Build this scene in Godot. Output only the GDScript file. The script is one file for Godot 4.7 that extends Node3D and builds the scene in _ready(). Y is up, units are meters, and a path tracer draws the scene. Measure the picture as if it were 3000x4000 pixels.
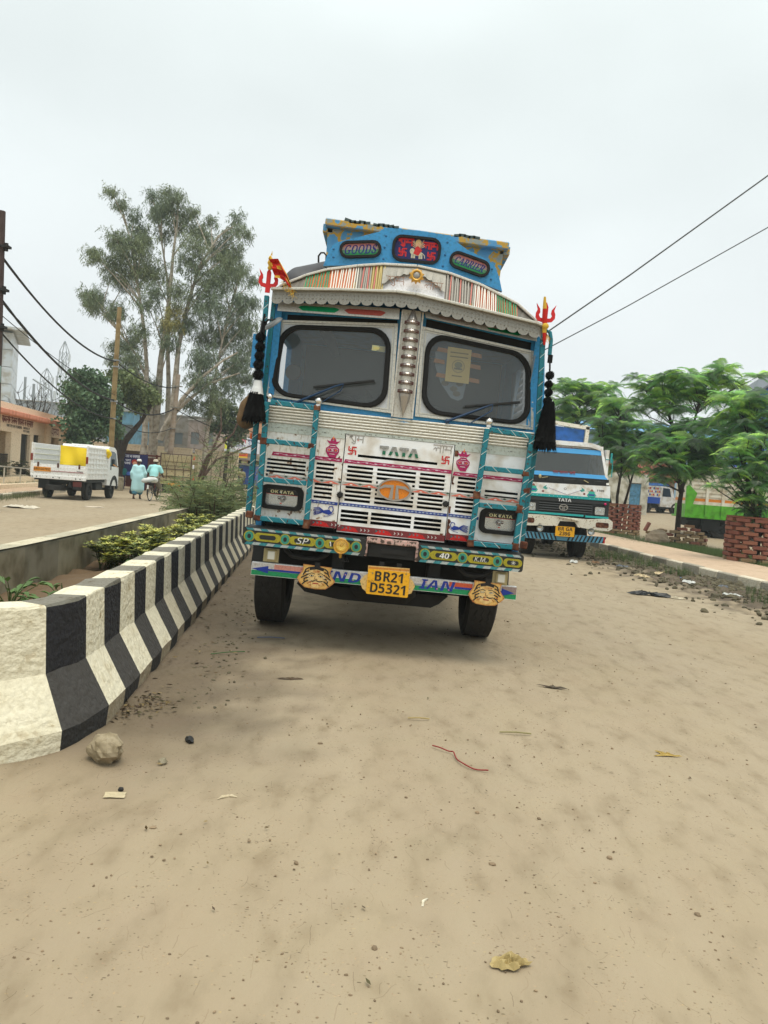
extends Node3D
class MB:
	var v:=PackedVector3Array()
	var n:=PackedVector3Array()
	var c:=PackedColorArray()
	var col:=Color(1,1,1)
	var xf:=Transform3D()
	func trin(a: Vector3,b: Vector3,d: Vector3,na: Vector3,nb: Vector3,nd: Vector3) -> void:
		v.push_back(xf*a);v.push_back(xf*d);v.push_back(xf*b)
		n.push_back((xf.basis*na).normalized());n.push_back((xf.basis*nd).normalized());n.push_back((xf.basis*nb).normalized())
		c.push_back(col);c.push_back(col);c.push_back(col)
	func tri(a: Vector3,b: Vector3,d: Vector3) -> void:
		var m:=(b - a).cross(d - a)
		trin(a,b,d,m,m,m)
	func quad(a: Vector3,b: Vector3,d: Vector3,e: Vector3) -> void:
		tri(a,b,d)
		tri(a,d,e)
	func quado(a: Vector3,b: Vector3,d: Vector3,e: Vector3,out: Vector3) -> void:
		if (b - a).cross(d - a).dot(out)<.0:
			quad(a,e,d,b)
		else:
			quad(a,b,d,e)
	func box(ctr: Vector3,size: Vector3,bs:=Basis(),bev:=.0) -> void:
		var h:=size*.5
		var b:=minf(bev,minf(h.x,minf(h.y,h.z))*.9)
		for i in 3:
			var j:=(i+1) % 3
			var k:=(i+2) % 3
			for s in [-1.0,1.0]:
				var p: Array[Vector3]=[]
				for st in [[-1.0,-1.0],[1.0,-1.0],[1.0,1.0],[-1.0,1.0]]:
					var q:=Vector3()
					q[i]=s*h[i];q[j]=st[0]*(h[j] - b);q[k]=st[1]*(h[k] - b)
					p.push_back(ctr+bs*q)
				var o:=Vector3();o[i]=s
				quado(p[0],p[1],p[2],p[3],bs*o)
				if b>.0:
					for t in [-1.0,1.0]:
						var a1:=Vector3();var a2:=Vector3();var a3:=Vector3();var a4:=Vector3()
						a1[i]=s*h[i];a1[j]=t*(h[j] - b);a1[k]=-(h[k] - b)
						a2=a1;a2[k]=h[k] - b
						a3[i]=s*(h[i] - b);a3[j]=t*h[j];a3[k]=h[k] - b
						a4=a3;a4[k]=-(h[k] - b)
						var o2:=Vector3();o2[i]=s;o2[j]=t
						quado(ctr+bs*a1,ctr+bs*a2,ctr+bs*a3,ctr+bs*a4,bs*o2)
		if b>.0:
			for sx in [-1.0,1.0]:
				for sy in [-1.0,1.0]:
					for sz in [-1.0,1.0]:
						var a:=ctr+bs*Vector3(sx*h.x,sy*(h.y - b),sz*(h.z - b))
						var d:=ctr+bs*Vector3(sx*(h.x - b),sy*h.y,sz*(h.z - b))
						var e:=ctr+bs*Vector3(sx*(h.x - b),sy*(h.y - b),sz*h.z)
						if (d - a).cross(e - a).dot(bs*Vector3(sx,sy,sz))<.0:
							tri(a,e,d)
						else:
							tri(a,d,e)
	func bx(x0: float,y0: float,z0: float,x1: float,y1: float,z1: float,bev:=.0) -> void:
		box(Vector3((x0+x1)/2,(y0+y1)/2,(z0+z1)/2),Vector3(absf(x1 - x0),absf(y1 - y0),absf(z1 - z0)),Basis(),bev)
	# a square or flat bar from a to b
	func bar(a: Vector3,b: Vector3,w: float,d: float,up:=Vector3(0,0,1),bev:=.0) -> void:
		var y:=(b - a).normalized()
		var z:=(up - y*up.dot(y))
		z=z.normalized() if z.length()>.001 else Vector3(1,0,0)
		box((a+b)/2,Vector3(w,(b - a).length(),d),Basis(y.cross(z),y,z),bev)
	func prism(poly: PackedVector2Array,z0: float,z1: float,back:=true) -> void:
		var p:=poly
		if Geometry2D.is_polygon_clockwise(p):
			p=p.duplicate();p.reverse()
		var ix:=Geometry2D.triangulate_polygon(p)
		for t in range(0,ix.size(),3):
			var a:=p[ix[t]];var b:=p[ix[t+1]];var d:=p[ix[t+2]]
			if (b - a).cross(d - a)<.0:
				var s:=b;b=d;d=s
			tri(Vector3(a.x,a.y,z1),Vector3(b.x,b.y,z1),Vector3(d.x,d.y,z1))
			if back:
				tri(Vector3(a.x,a.y,z0),Vector3(d.x,d.y,z0),Vector3(b.x,b.y,z0))
		for i in p.size():
			var a:=p[i];var b:=p[(i+1) % p.size()]
			quad(Vector3(a.x,a.y,z0),Vector3(b.x,b.y,z0),Vector3(b.x,b.y,z1),Vector3(a.x,a.y,z1))
	# ring between two outlines with the same number of points
	func ring(o: PackedVector2Array,i: PackedVector2Array,z0: float,z1: float) -> void:
		for k in o.size():
			var m:=(k+1) % o.size()
			var a:=o[k];var b:=o[m];var d:=i[k];var e:=i[m]
			quad(Vector3(a.x,a.y,z1),Vector3(b.x,b.y,z1),Vector3(e.x,e.y,z1),Vector3(d.x,d.y,z1))
			quad(Vector3(a.x,a.y,z0),Vector3(b.x,b.y,z0),Vector3(b.x,b.y,z1),Vector3(a.x,a.y,z1))
			quad(Vector3(e.x,e.y,z0),Vector3(d.x,d.y,z0),Vector3(d.x,d.y,z1),Vector3(e.x,e.y,z1))
	func tube(pts: Array,rad: Array,seg:=8,caps:=true) -> void:
		var rings:=[]
		var up:=Vector3(.13,.21,.97)
		for i in pts.size():
			var dir: Vector3=(pts[mini(i+1,pts.size() - 1)] - pts[maxi(i - 1,0)]).normalized()
			var sx:=up.cross(dir)
			if sx.length()<.05:
				sx=Vector3(1,0,0).cross(dir)
			sx=sx.normalized()
			var sy:=dir.cross(sx)
			up=sy.cross(sx)*-1.0 if false else up
			var r: float=rad[i] if rad.size()>1 else rad[0]
			var rg:=[]
			for k in seg:
				var an:=TAU*k/seg
				var d:=sx*cos(an)+sy*sin(an)
				rg.push_back([pts[i]+d*r,d])
			rings.push_back(rg)
		for i in rings.size() - 1:
			for k in seg:
				var m:=(k+1) % seg
				var a=rings[i][k];var b=rings[i][m];var d=rings[i+1][m];var e=rings[i+1][k]
				trin(a[0],b[0],d[0],a[1],b[1],d[1])
				trin(a[0],d[0],e[0],a[1],d[1],e[1])
		if caps:
			for q in [0,rings.size() - 1]:
				var ctr: Vector3=pts[q]
				for k in seg:
					var a=rings[q][k][0];var b=rings[q][(k+1) % seg][0]
					if q==0:
						tri(ctr,b,a)
					else:
						tri(ctr,a,b)
	func cyl(a: Vector3,b: Vector3,r: float,seg:=12,r2:=-1.0) -> void:
		tube([a,b],[r,r if r2<.0 else r2],seg)
	# profile [r, y] turned about the y axis of t; flat between rings when hard
	func lathe(prof: Array,t: Transform3D,seg:=16,hard:=false) -> void:
		for i in prof.size() - 1:
			var r0: float=prof[i][0];var y0: float=prof[i][1]
			var r1: float=prof[i+1][0];var y1: float=prof[i+1][1]
			var nr:=y1 - y0
			var ny:=r0 - r1
			for k in seg:
				var a0:=TAU*k/seg
				var a1:=TAU*(k+1)/seg
				var d0:=Vector3(cos(a0),0,-sin(a0))
				var d1:=Vector3(cos(a1),0,-sin(a1))
				var p0:=t*(d0*r0+Vector3(0,y0,0));var p1:=t*(d1*r0+Vector3(0,y0,0))
				var p2:=t*(d1*r1+Vector3(0,y1,0));var p3:=t*(d0*r1+Vector3(0,y1,0))
				if hard:
					if r0>.0: tri(p0,p1,p2)
					if r1>.0: tri(p0,p2,p3)
				else:
					var n0:=t.basis*(d0*nr+Vector3(0,ny,0));var n1:=t.basis*(d1*nr+Vector3(0,ny,0))
					if r0>.0: trin(p0,p1,p2,n0,n1,n1)
					if r1>.0: trin(p0,p2,p3,n0,n1,n0)
	func ball(ctr: Vector3,r: Vector3,seg:=12,bs:=Basis(),bump: FastNoiseLite=null,amp:=.0) -> void:
		var rows:=maxi(4,seg/2)
		var g:=[]
		for i in rows+1:
			var rw:=[]
			var th:=PI*i/rows
			for k in seg+1:
				var an:=TAU*(k % seg)/seg
				var d:=Vector3(sin(th)*cos(an),cos(th),-sin(th)*sin(an))
				var q:=1.0
				if bump:
					q+=amp*bump.get_noise_3dv(d*100.0+ctr*37.0)
				rw.push_back([ctr+bs*(d*r*q),bs*(d/r)])
			g.push_back(rw)
		for i in rows:
			for k in seg:
				var a=g[i][k];var b=g[i+1][k];var d=g[i+1][k+1];var e=g[i][k+1]
				if bump:
					if i<rows - 1: tri(a[0],b[0],d[0])
					if i>0: tri(a[0],d[0],e[0])
				else:
					if i<rows - 1: trin(a[0],b[0],d[0],a[1],b[1],d[1])
					if i>0: trin(a[0],d[0],e[0],a[1],d[1],e[1])
	func add(m: Mesh,t: Transform3D) -> void:
		for s in m.get_surface_count():
			var ar:=m.surface_get_arrays(s)
			var vs: PackedVector3Array=ar[Mesh.ARRAY_VERTEX]
			var ns: PackedVector3Array=ar[Mesh.ARRAY_NORMAL]
			var ix=ar[Mesh.ARRAY_INDEX]
			var cnt: int=ix.size() if ix != null and ix.size() else vs.size()
			for i in cnt:
				var k: int=ix[i] if ix != null and ix.size() else i
				v.push_back(xf*(t*vs[k]));n.push_back((xf.basis*(t.basis*ns[k])).normalized());c.push_back(col)
	func mesh() -> ArrayMesh:
		var m:=ArrayMesh.new()
		if v.is_empty():
			return m
		var ar:=[]
		ar.resize(Mesh.ARRAY_MAX)
		ar[Mesh.ARRAY_VERTEX]=v;ar[Mesh.ARRAY_NORMAL]=n;ar[Mesh.ARRAY_COLOR]=c
		m.add_surface_from_arrays(Mesh.PRIMITIVE_TRIANGLES,ar)
		return m
var rng:=RandomNumberGenerator.new()
var M:={}
var TX:={}
func rr(a: float,b: float) -> float:
	return rng.randf_range(a,b)
func V(x: float,y: float,z: float) -> Vector3:
	return Vector3(x,y,z)
func noise(sd: int,fr: float,oct:=4,kind:=FastNoiseLite.TYPE_SIMPLEX_SMOOTH) -> FastNoiseLite:
	var f:=FastNoiseLite.new()
	f.seed=sd;f.frequency=fr;f.noise_type=kind;f.fractal_octaves=oct
	return f
# a tiling noise texture coloured by stops [offset, colour, ...]
func ntex(sd: int,fr: float,stops: Array,size:=512,oct:=5,kind:=FastNoiseLite.TYPE_SIMPLEX_SMOOTH) -> NoiseTexture2D:
	var t:=NoiseTexture2D.new()
	t.width=size;t.height=size;t.seamless=true;t.normalize=true
	t.noise=noise(sd,fr,oct,kind)
	var g:=Gradient.new()
	var of:=PackedFloat32Array();var co:=PackedColorArray()
	for i in range(0,stops.size(),2):
		of.push_back(stops[i]);co.push_back(stops[i+1])
	g.offsets=of;g.colors=co
	t.color_ramp=g
	return t
func mat(key: String,colr: Color,rough:=.6,metal:=.0,tex:="",scale:=1.0,extra:={}) -> StandardMaterial3D:
	if M.has(key):
		return M[key]
	var m:=StandardMaterial3D.new()
	m.albedo_color=colr;m.roughness=rough;m.metallic=metal
	m.resource_name=key
	if tex != "":
		m.albedo_texture=TX[tex]
		m.uv1_triplanar=true
		m.uv1_scale=Vector3.ONE*scale
		m.uv1_offset=V(.37,.11,.53)
	for k in extra:
		m.set(k,extra[k])
	M[key]=m
	return m
func tagm(o: Node3D,label: String,category: String,group:="") -> void:
	o.set_meta("label",label);o.set_meta("category",category)
	if group != "":
		o.set_meta("group",group)
func thing(called: String,label: String,category: String,at:=Vector3.ZERO,turn:=.0,group:="") -> Node3D:
	var o:=Node3D.new()
	o.name=called
	o.position=at;o.rotation.y=turn
	tagm(o,label,category,group)
	add_child(o,true)
	return o
func part(b: MB,called: String,m: Material,parent: Node=null) -> MeshInstance3D:
	var o:=MeshInstance3D.new()
	o.name=called
	o.mesh=b.mesh()
	o.material_override=m
	(parent if parent else self).add_child(o,true)
	return o
func mpart(ms: Mesh,called: String,m: Material,parent: Node,t: Transform3D) -> MeshInstance3D:
	var o:=MeshInstance3D.new()
	o.name=called;o.mesh=ms;o.material_override=m;o.transform=t
	(parent if parent else self).add_child(o,true)
	return o
func struct(b: MB,called: String,m: Material) -> MeshInstance3D:
	var o:=part(b,called,m)
	o.set_meta("kind","structure")
	return o
# copies of one mesh (foliage, grit): counts as stuff
func many(ms: Mesh,called: String,m: Material,where: Array,tint: Array,parent: Node=null) -> MultiMeshInstance3D:
	var mm:=MultiMesh.new()
	mm.transform_format=MultiMesh.TRANSFORM_3D
	mm.use_colors=not tint.is_empty()
	mm.mesh=ms
	mm.instance_count=where.size()
	for i in where.size():
		mm.set_instance_transform(i,where[i])
		if not tint.is_empty():
			mm.set_instance_color(i,tint[i])
	var o:=MultiMeshInstance3D.new()
	o.name=called;o.multimesh=mm;o.material_override=m
	o.set_meta("kind","stuff")
	(parent if parent else self).add_child(o,true)
	return o
func pv(a: Array) -> PackedVector2Array:
	var p:=PackedVector2Array()
	for i in range(0,a.size(),2):
		p.push_back(Vector2(a[i],a[i+1]))
	return p
func rrect(x0: float,y0: float,x1: float,y1: float,r: float,seg:=5) -> PackedVector2Array:
	var p:=PackedVector2Array()
	for q in [[x1 - r,y0+r,-PI/2],[x1 - r,y1 - r,.0],[x0+r,y1 - r,PI/2],[x0+r,y0+r,PI]]:
		for i in seg+1:
			var a: float=q[2]+PI/2*i/seg
			p.push_back(Vector2(q[0]+cos(a)*r,q[1]+sin(a)*r))
	return p
func ell(x: float,y: float,rx: float,ry: float,seg:=24) -> PackedVector2Array:
	var p:=PackedVector2Array()
	for i in seg:
		p.push_back(Vector2(x+cos(TAU*i/seg)*rx,y+sin(TAU*i/seg)*ry))
	return p
func rot2(p: PackedVector2Array,ctr: Vector2,an: float) -> PackedVector2Array:
	var o:=PackedVector2Array()
	for q in p:
		o.push_back(ctr+(q - ctr).rotated(an))
	return o
# flat paint or sticker: an outline a couple of millimetres proud of z
func decal(b: MB,p: PackedVector2Array,z: float,colr: Color,th:=.0012) -> void:
	b.col=colr
	b.prism(p,z,z+th,false)
func stroke(b: MB,pts: PackedVector2Array,w: float,z: float,colr: Color) -> void:
	b.col=colr
	for q in Geometry2D.offset_polyline(pts,w/2,Geometry2D.JOIN_ROUND if pts.size()<12 else Geometry2D.JOIN_MITER,Geometry2D.END_SQUARE):
		b.prism(q,z,z+.001,false)
func lin(r: float,g: float,bl: float) -> Color:
	return Color(r,g,bl).srgb_to_linear()
var FONTS:={}
func latin(b: MB,s: String,h: float,t: Transform3D,colr: Color,font:="Droid Sans",bold:=700,shear:=.0,wide:=1.0,th:=.003) -> void:
	var key:=font+str(bold)
	if not FONTS.has(key):
		var f:=SystemFont.new()
		f.font_names=PackedStringArray([font]);f.font_weight=bold
		FONTS[key]=f
	var tm:=TextMesh.new()
	tm.text=s;tm.font=FONTS[key];tm.font_size=32
	tm.pixel_size=.01;tm.depth=.01
	tm.curve_step=2.0
	var k:=h/.228
	b.col=colr
	b.add(tm,t*Transform3D(Basis(V(k*wide,0,0),V(shear*k,k,0),V(0,0,th/.01)),V(0,0,th/2)))
# Devanagari drawn as pen strokes, one unit from base line to head line
const GLYPH:={
	"श": [.74,".1,.8 .25,.95 .36,.78 .2,.6 .08,.64;.22,.6 .36,.35 .48,.1;.64,1 .64,0"],
	"भ": [.74,".05,.95 .2,.95 .2,.45 .08,.38 .06,.52 .2,.5;.2,.45 .64,.45;.64,1 .64,0"],
	"ल": [.74,".04,.4 .14,.62 .26,.5 .26,.2;.26,.5 .42,.64 .62,.56;.64,1 .64,0"],
	"स": [.74,".16,1 .28,.8 .16,.58 .04,.6;.16,.58 .44,.12;.3,.45 .64,.45;.64,1 .64,0"],
	"र": [.48,".2,1 .32,.8 .2,.58 .06,.62;.2,.58 .42,.12"],
	"व": [.72,".62,.68 .28,.72 .1,.5 .22,.24 .46,.3 .62,.5;.62,1 .62,0"],
	"ब": [.72,".62,.68 .28,.72 .1,.5 .22,.24 .46,.3 .62,.5;.22,.62 .5,.34;.62,1 .62,0"],
	"ज": [.74,".06,.45 .18,.22 .34,.3 .36,.6 .64,.6;.64,1 .64,0"],
	"न": [.7,".06,.42 .08,.58 .2,.5 .6,.5;.6,1 .6,0"],
	"क": [.84,".42,1 .42,0;.42,.7 .16,.72 .1,.45 .26,.3 .42,.5;.42,.62 .66,.7 .76,.5 .66,.3"],
	"ड": [.54,".34,1 .34,.8 .12,.68 .24,.5 .44,.42 .4,.18 .14,.14"],
	"च": [.74,".06,.74 .36,.74 .2,.42 .36,.22 .64,.4;.64,1 .64,0"],
	"य": [.74,".1,.94 .26,.74 .1,.52 .24,.28 .64,.36;.64,1 .64,0"],
	"म": [.74,".14,1 .14,.42 .06,.36 .05,.5 .14,.48;.14,.45 .64,.45;.64,1 .64,0"],
	"अ": [.74,".08,.86 .26,.95 .3,.76 .16,.6 .36,.48 .3,.2 .06,.18;.34,.56 .64,.56;.64,1 .64,0"],
	"द": [.56,".26,1 .26,.78 .08,.6 .18,.4 .4,.46 .38,.28 .5,.08"],
	"ध": [.74,".2,.95 .06,.85 .2,.64 .12,.4 .3,.24 .64,.36;.64,1 .64,0"],
	"ग": [.64,".2,1 .2,.36 .08,.34;.54,1 .54,0"],
	"ा": [.26,".16,1 .16,0"],"ी": [.28,".16,1 .16,0;.16,1 .08,1.3 -.24,1.3 -.4,1"],
	"ि": [.28,".16,1 .16,0;.16,1 .24,1.3 .5,1.3 .66,1"],"ु": [.0,"-.4,-.08 -.2,-.3 -.08,-.1 -.14,0"],
	"ू": [.0,"-.3,0 -.34,-.2 -.1,-.3"],"ौ": [.26,".16,1 .16,0;.16,1 -.12,1.36;.16,1 -.34,1.3"],"े": [.0,"-.14,1 -.44,1.34"],
	"ं": [.0,"-.3,1.22 -.26,1.22"],"्": [.0,"-.3,-.06 -.14,-.2"]," ": [.4,""],
}
func hindi(b: MB,s: String,h: float,x: float,y: float,z: float,w: float,colr: Color,lean:=.0,width:=.0) -> float:
	var total:=.0
	for ch in s:
		total+=GLYPH[ch][0] if GLYPH.has(ch) else .5
	var kx:=h if width<=.0 else width/total
	var px:=.0
	var start:=.0
	var zz:=z
	for i in s.length()+1:
		var ch:=s[i] if i<s.length() else " "
		if ch==" " and px>start:
			stroke(b,pv([x+start*kx+lean*h,y+h,x+px*kx+lean*h,y+h]),w,z+.0016,colr)
		if i==s.length():
			break
		if GLYPH.has(ch):
			for st in (GLYPH[ch][1] as String).split(";",false):
				var pts:=PackedVector2Array()
				for pr in st.split(" ",false):
					var xy:=pr.split(",")
					var gy:=xy[1].to_float()
					pts.push_back(Vector2(x+(px+xy[0].to_float())*kx+gy*lean*h,y+gy*h))
				zz=zz+.0001 if zz<z+.0014 else z
				stroke(b,pts,w,zz,colr)
			px+=GLYPH[ch][0]
		if ch==" ":
			start=px
	return px*kx
func swastika(b: MB,x: float,y: float,s: float,w: float,z: float,colr: Color) -> void:
	stroke(b,pv([x - s,y+s,x - s,y,x+s,y,x+s,y - s]),w,z,colr)
	stroke(b,pv([x - s,y - s,x,y - s,x,y+s,x+s,y+s]),w,z+.0006,colr)
	for q in [[-.5,.5],[.5,.5],[-.5,-.5],[.5,-.5]]:
		decal(b,ell(x+q[0]*s,y+q[1]*s,w*.4,w*.4,6),z,colr)
# smooth body out of tapered capsules [a, b, ra, rb, squash z]: distances joined, meshed as surface nets
func body(bones: Array,k: float,cell: float,b: MB) -> void:
	var lo:=V(1e9,1e9,1e9);var hi:=-lo
	for q in bones:
		var r:=maxf(q[2],q[3])+k+cell*2
		for p in [q[0],q[1]]:
			lo=lo.min(p - Vector3.ONE*r);hi=hi.max(p+Vector3.ONE*r)
	var nx:=int((hi.x - lo.x)/cell)+2;var ny:=int((hi.y - lo.y)/cell)+2;var nz:=int((hi.z - lo.z)/cell)+2
	var f:=PackedFloat32Array();f.resize(nx*ny*nz);f.fill(1.0)
	for q in bones:
		var a: Vector3=q[0];var e: Vector3=q[1];var ra: float=q[2];var rb: float=q[3]
		var r:=maxf(ra,rb)+k+cell*1.5
		var l:=((a.min(e) - Vector3.ONE*r - lo)/cell).floor().max(Vector3.ZERO);var u:=((a.max(e)+Vector3.ONE*r - lo)/cell).ceil()
		var ab:=e - a
		var dd:=maxf(ab.length_squared(),1e-9)
		for x in range(int(l.x),mini(int(u.x)+1,nx)):
			for y in range(int(l.y),mini(int(u.y)+1,ny)):
				for z in range(int(l.z),mini(int(u.z)+1,nz)):
					var p:=lo+V(x,y,z)*cell
					var t:=clampf((p - a).dot(ab)/dd,.0,1.0)
					var d:=(p - a - ab*t).length() - lerpf(ra,rb,t)
					var i:=(x*ny+y)*nz+z
					var o:=f[i]
					var hh:=maxf(k - absf(o - d),.0)/k
					f[i]=minf(o,d) - hh*hh*k*.25
	var id:={}
	var vs:=PackedVector3Array()
	var sx:=ny*nz
	for x in nx - 1:
		for y in ny - 1:
			for z in nz - 1:
				var i:=x*sx+y*nz+z
				var s0:=f[i]<.0
				if s0==(f[i+1]<.0) and s0==(f[i+nz]<.0) and s0==(f[i+nz+1]<.0) and s0==(f[i+sx]<.0) and s0==(f[i+sx+1]<.0) and s0==(f[i+sx+nz]<.0) and s0==(f[i+sx+nz+1]<.0):
					continue
				var sum:=Vector3.ZERO;var cnt:=0
				var crn:=[V(0,0,0),V(0,0,1),V(0,1,0),V(0,1,1),V(1,0,0),V(1,0,1),V(1,1,0),V(1,1,1)]
				var val:=[f[i],f[i+1],f[i+nz],f[i+nz+1],f[i+sx],f[i+sx+1],f[i+sx+nz],f[i+sx+nz+1]]
				for eg in [[0,1],[2,3],[4,5],[6,7],[0,2],[1,3],[4,6],[5,7],[0,4],[1,5],[2,6],[3,7]]:
					var va: float=val[eg[0]];var vb: float=val[eg[1]]
					if (va<.0) != (vb<.0):
						sum+=(crn[eg[0]] as Vector3).lerp(crn[eg[1]],va/(va - vb));cnt+=1
				id[i]=vs.size()
				vs.push_back(lo+(V(x,y,z)+sum/cnt)*cell)
	var ns:=PackedVector3Array();ns.resize(vs.size())
	var qs:=[]
	for i in id:
		for ax in 3:
			var st: int=[sx,nz,1][ax]
			var o1: int=[nz,1,sx][ax]
			var o2: int=[1,sx,nz][ax]
			if i+st>=f.size() or (f[i]<.0)==(f[i+st]<.0):
				continue
			if not (id.has(i - o1) and id.has(i - o2) and id.has(i - o1 - o2)):
				continue
			var q:=[id[i],id[i - o1],id[i - o1 - o2],id[i - o2]]
			if f[i]>=.0:
				q.reverse()
			var m:=(vs[q[1]] - vs[q[0]]).cross(vs[q[2]] - vs[q[0]])
			for w in q:
				ns[w]+=m
			qs.push_back(q)
	for q in qs:
		b.trin(vs[q[0]],vs[q[1]],vs[q[2]],ns[q[0]],ns[q[1]],ns[q[2]])
		b.trin(vs[q[0]],vs[q[2]],vs[q[3]],ns[q[0]],ns[q[2]],ns[q[3]])
# a wall or panel between x0,y0 and x1,y1 with rectangular holes [x0, y0, x1, y1]
func holed(b: MB,x0: float,y0: float,x1: float,y1: float,holes: Array,z0: float,z1: float) -> void:
	var ys:=[y0,y1]
	for h in holes:
		for q in [h[1],h[3]]:
			if q>y0 and q<y1 and not ys.has(q):
				ys.push_back(q)
	ys.sort()
	for i in ys.size() - 1:
		var ya: float=ys[i];var yb: float=ys[i+1]
		if yb - ya<1e-5:
			continue
		var cut:=[]
		for h in holes:
			if h[1]<=ya+1e-6 and h[3]>=yb - 1e-6:
				cut.push_back([h[0],h[2]])
		cut.sort_custom(func(a,d): return a[0]<d[0])
		var x:=x0
		for q in cut:
			if q[0]>x+1e-5:
				b.bx(x,ya,z0,q[0],yb,z1)
			x=maxf(x,q[1])
		if x1>x+1e-5:
			b.bx(x,ya,z0,x1,yb,z1)
func gh(x: float,z: float) -> float:
	var s:=smoothstep(-34.0,-52.0,z)*smoothstep(9.0,14.0,x)*.85
	return s
func _ready() -> void:
	rng.seed=20240711
	# camera
	var cam:=Camera3D.new()
	cam.name="camera"
	cam.position=V(0,1.52,0)
	cam.rotation_order=EULER_ORDER_YXZ
	cam.rotation_degrees=V(-2.3,0,4.2)
	cam.fov=67.3
	cam.near=.05;cam.far=2500.0
	add_child(cam)
	# overcast sky and the weak sun behind it
	var env:=Environment.new()
	env.background_mode=Environment.BG_SKY
	env.tonemap_mode=Environment.TONE_MAPPER_LINEAR
	env.tonemap_exposure=2.05
	env.sdfgi_enabled=true;env.ssao_enabled=true;env.ssil_enabled=true
	env.fog_enabled=true;env.fog_density=.0011;env.fog_light_color=Color(.86,.9,.9)
	var sm:=PanoramaSkyMaterial.new()
	sm.panorama=sky_image()
	var sky:=Sky.new()
	sky.sky_material=sm
	env.sky=sky
	var we:=WorldEnvironment.new()
	we.name="world";we.environment=env
	add_child(we)
	var sun:=DirectionalLight3D.new()
	sun.name="sun"
	sun.light_energy=.3;sun.light_color=Color(1,.96,.9)
	sun.light_angular_distance=30.0
	sun.shadow_enabled=true
	sun.rotation_degrees=V(-74,20,0)
	add_child(sun)
	make_materials()
	make_ground()
	make_roadsides()
	make_barriers()
	make_left_buildings()
	make_right_buildings()
	make_trees_left()
	make_trees_right()
	make_main_truck()
	make_second_truck()
	make_left_truck()
	make_other_vehicles()
	make_people()
	make_poles()
	make_plants()
	make_litter()
func sky_image() -> ImageTexture:
	var w:=512;var h:=256
	var im:=Image.create(w,h,false,Image.FORMAT_RGBF)
	var f:=noise(5,1.6,4)
	var g:=noise(9,4.0,3)
	for y in h:
		var el:=(.5 - (y+.5)/h)*PI
		for x in w:
			var az:=TAU*x/w
			var d:=V(cos(el)*cos(az),sin(el),cos(el)*sin(az))
			var q:=V(d.x,d.y*2.2,d.z)
			var k:=.9+.10*f.get_noise_3dv(q)+.03*g.get_noise_3dv(q)
			var up:=clampf(d.y,.0,1.0)
			k *= .51*(1.0+.9*smoothstep(.4,1.0,up))
			var warm:=lerpf(1.0,.965,smoothstep(.0,.5,up))
			k *= lerpf(1.07,1.0,smoothstep(.0,.4,up))
			var c:=Color(.955*warm,1.0,1.0*lerpf(1.035,.965,up))
			if d.y<.0:
				c=Color(.5,.45,.38)
			im.set_pixel(x,y,Color(c.r*k,c.g*k,c.b*k))
	return ImageTexture.create_from_image(im)
# packed dust seen close: grains, crumbs and scratches of mixed size in loose clusters
func flecks() -> ImageTexture:
	var n:=2048
	var im:=Image.create(n,n,false,Image.FORMAT_RGB8)
	im.fill(Color(.945,.94,.935))
	var f:=noise(71,.006,4);var g:=noise(72,.05,3)
	for i in 95000:
		var x:=rng.randi_range(0,n - 1);var y:=rng.randi_range(0,n - 1)
		var q:=f.get_noise_2d(x,y)+.5*g.get_noise_2d(x,y)
		if q<rr(-.3,.5):
			continue
		var big:=pow(rng.randf(),5.0)
		var r:=.6+2.2*big
		var sh:=rr(.78,.93)
		if rng.randf()<.22: sh=1.0
		elif big>.6: sh=rr(.62,.85)
		var c:=Color(sh,sh*rr(.955,.985),sh*rr(.9,.96))
		var sx:=rr(.7,1.9)
		var k:=int(ceil(r*2.0))
		for dy in range(-k,k+1):
			for dx in range(-k,k+1):
				if dx*dx/(sx*sx)+dy*dy*sx*sx<=r*r*rr(.7,1.1):
					im.set_pixel(posmod(x+dx,n),posmod(y+dy,n),c)
	for i in 500:
		var x:=float(rng.randi_range(0,n - 1));var y:=float(rng.randi_range(0,n - 1))
		var a:=rng.randfn()*.5+PI/2
		var sh:=rr(.72,.9)
		for k in rng.randi_range(10,70):
			x+=cos(a);y+=sin(a);a+=rr(-.12,.12)
			im.set_pixel(posmod(int(x),n),posmod(int(y),n),Color(sh,sh*.97,sh*.94))
	im.generate_mipmaps()
	return ImageTexture.create_from_image(im)
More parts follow.
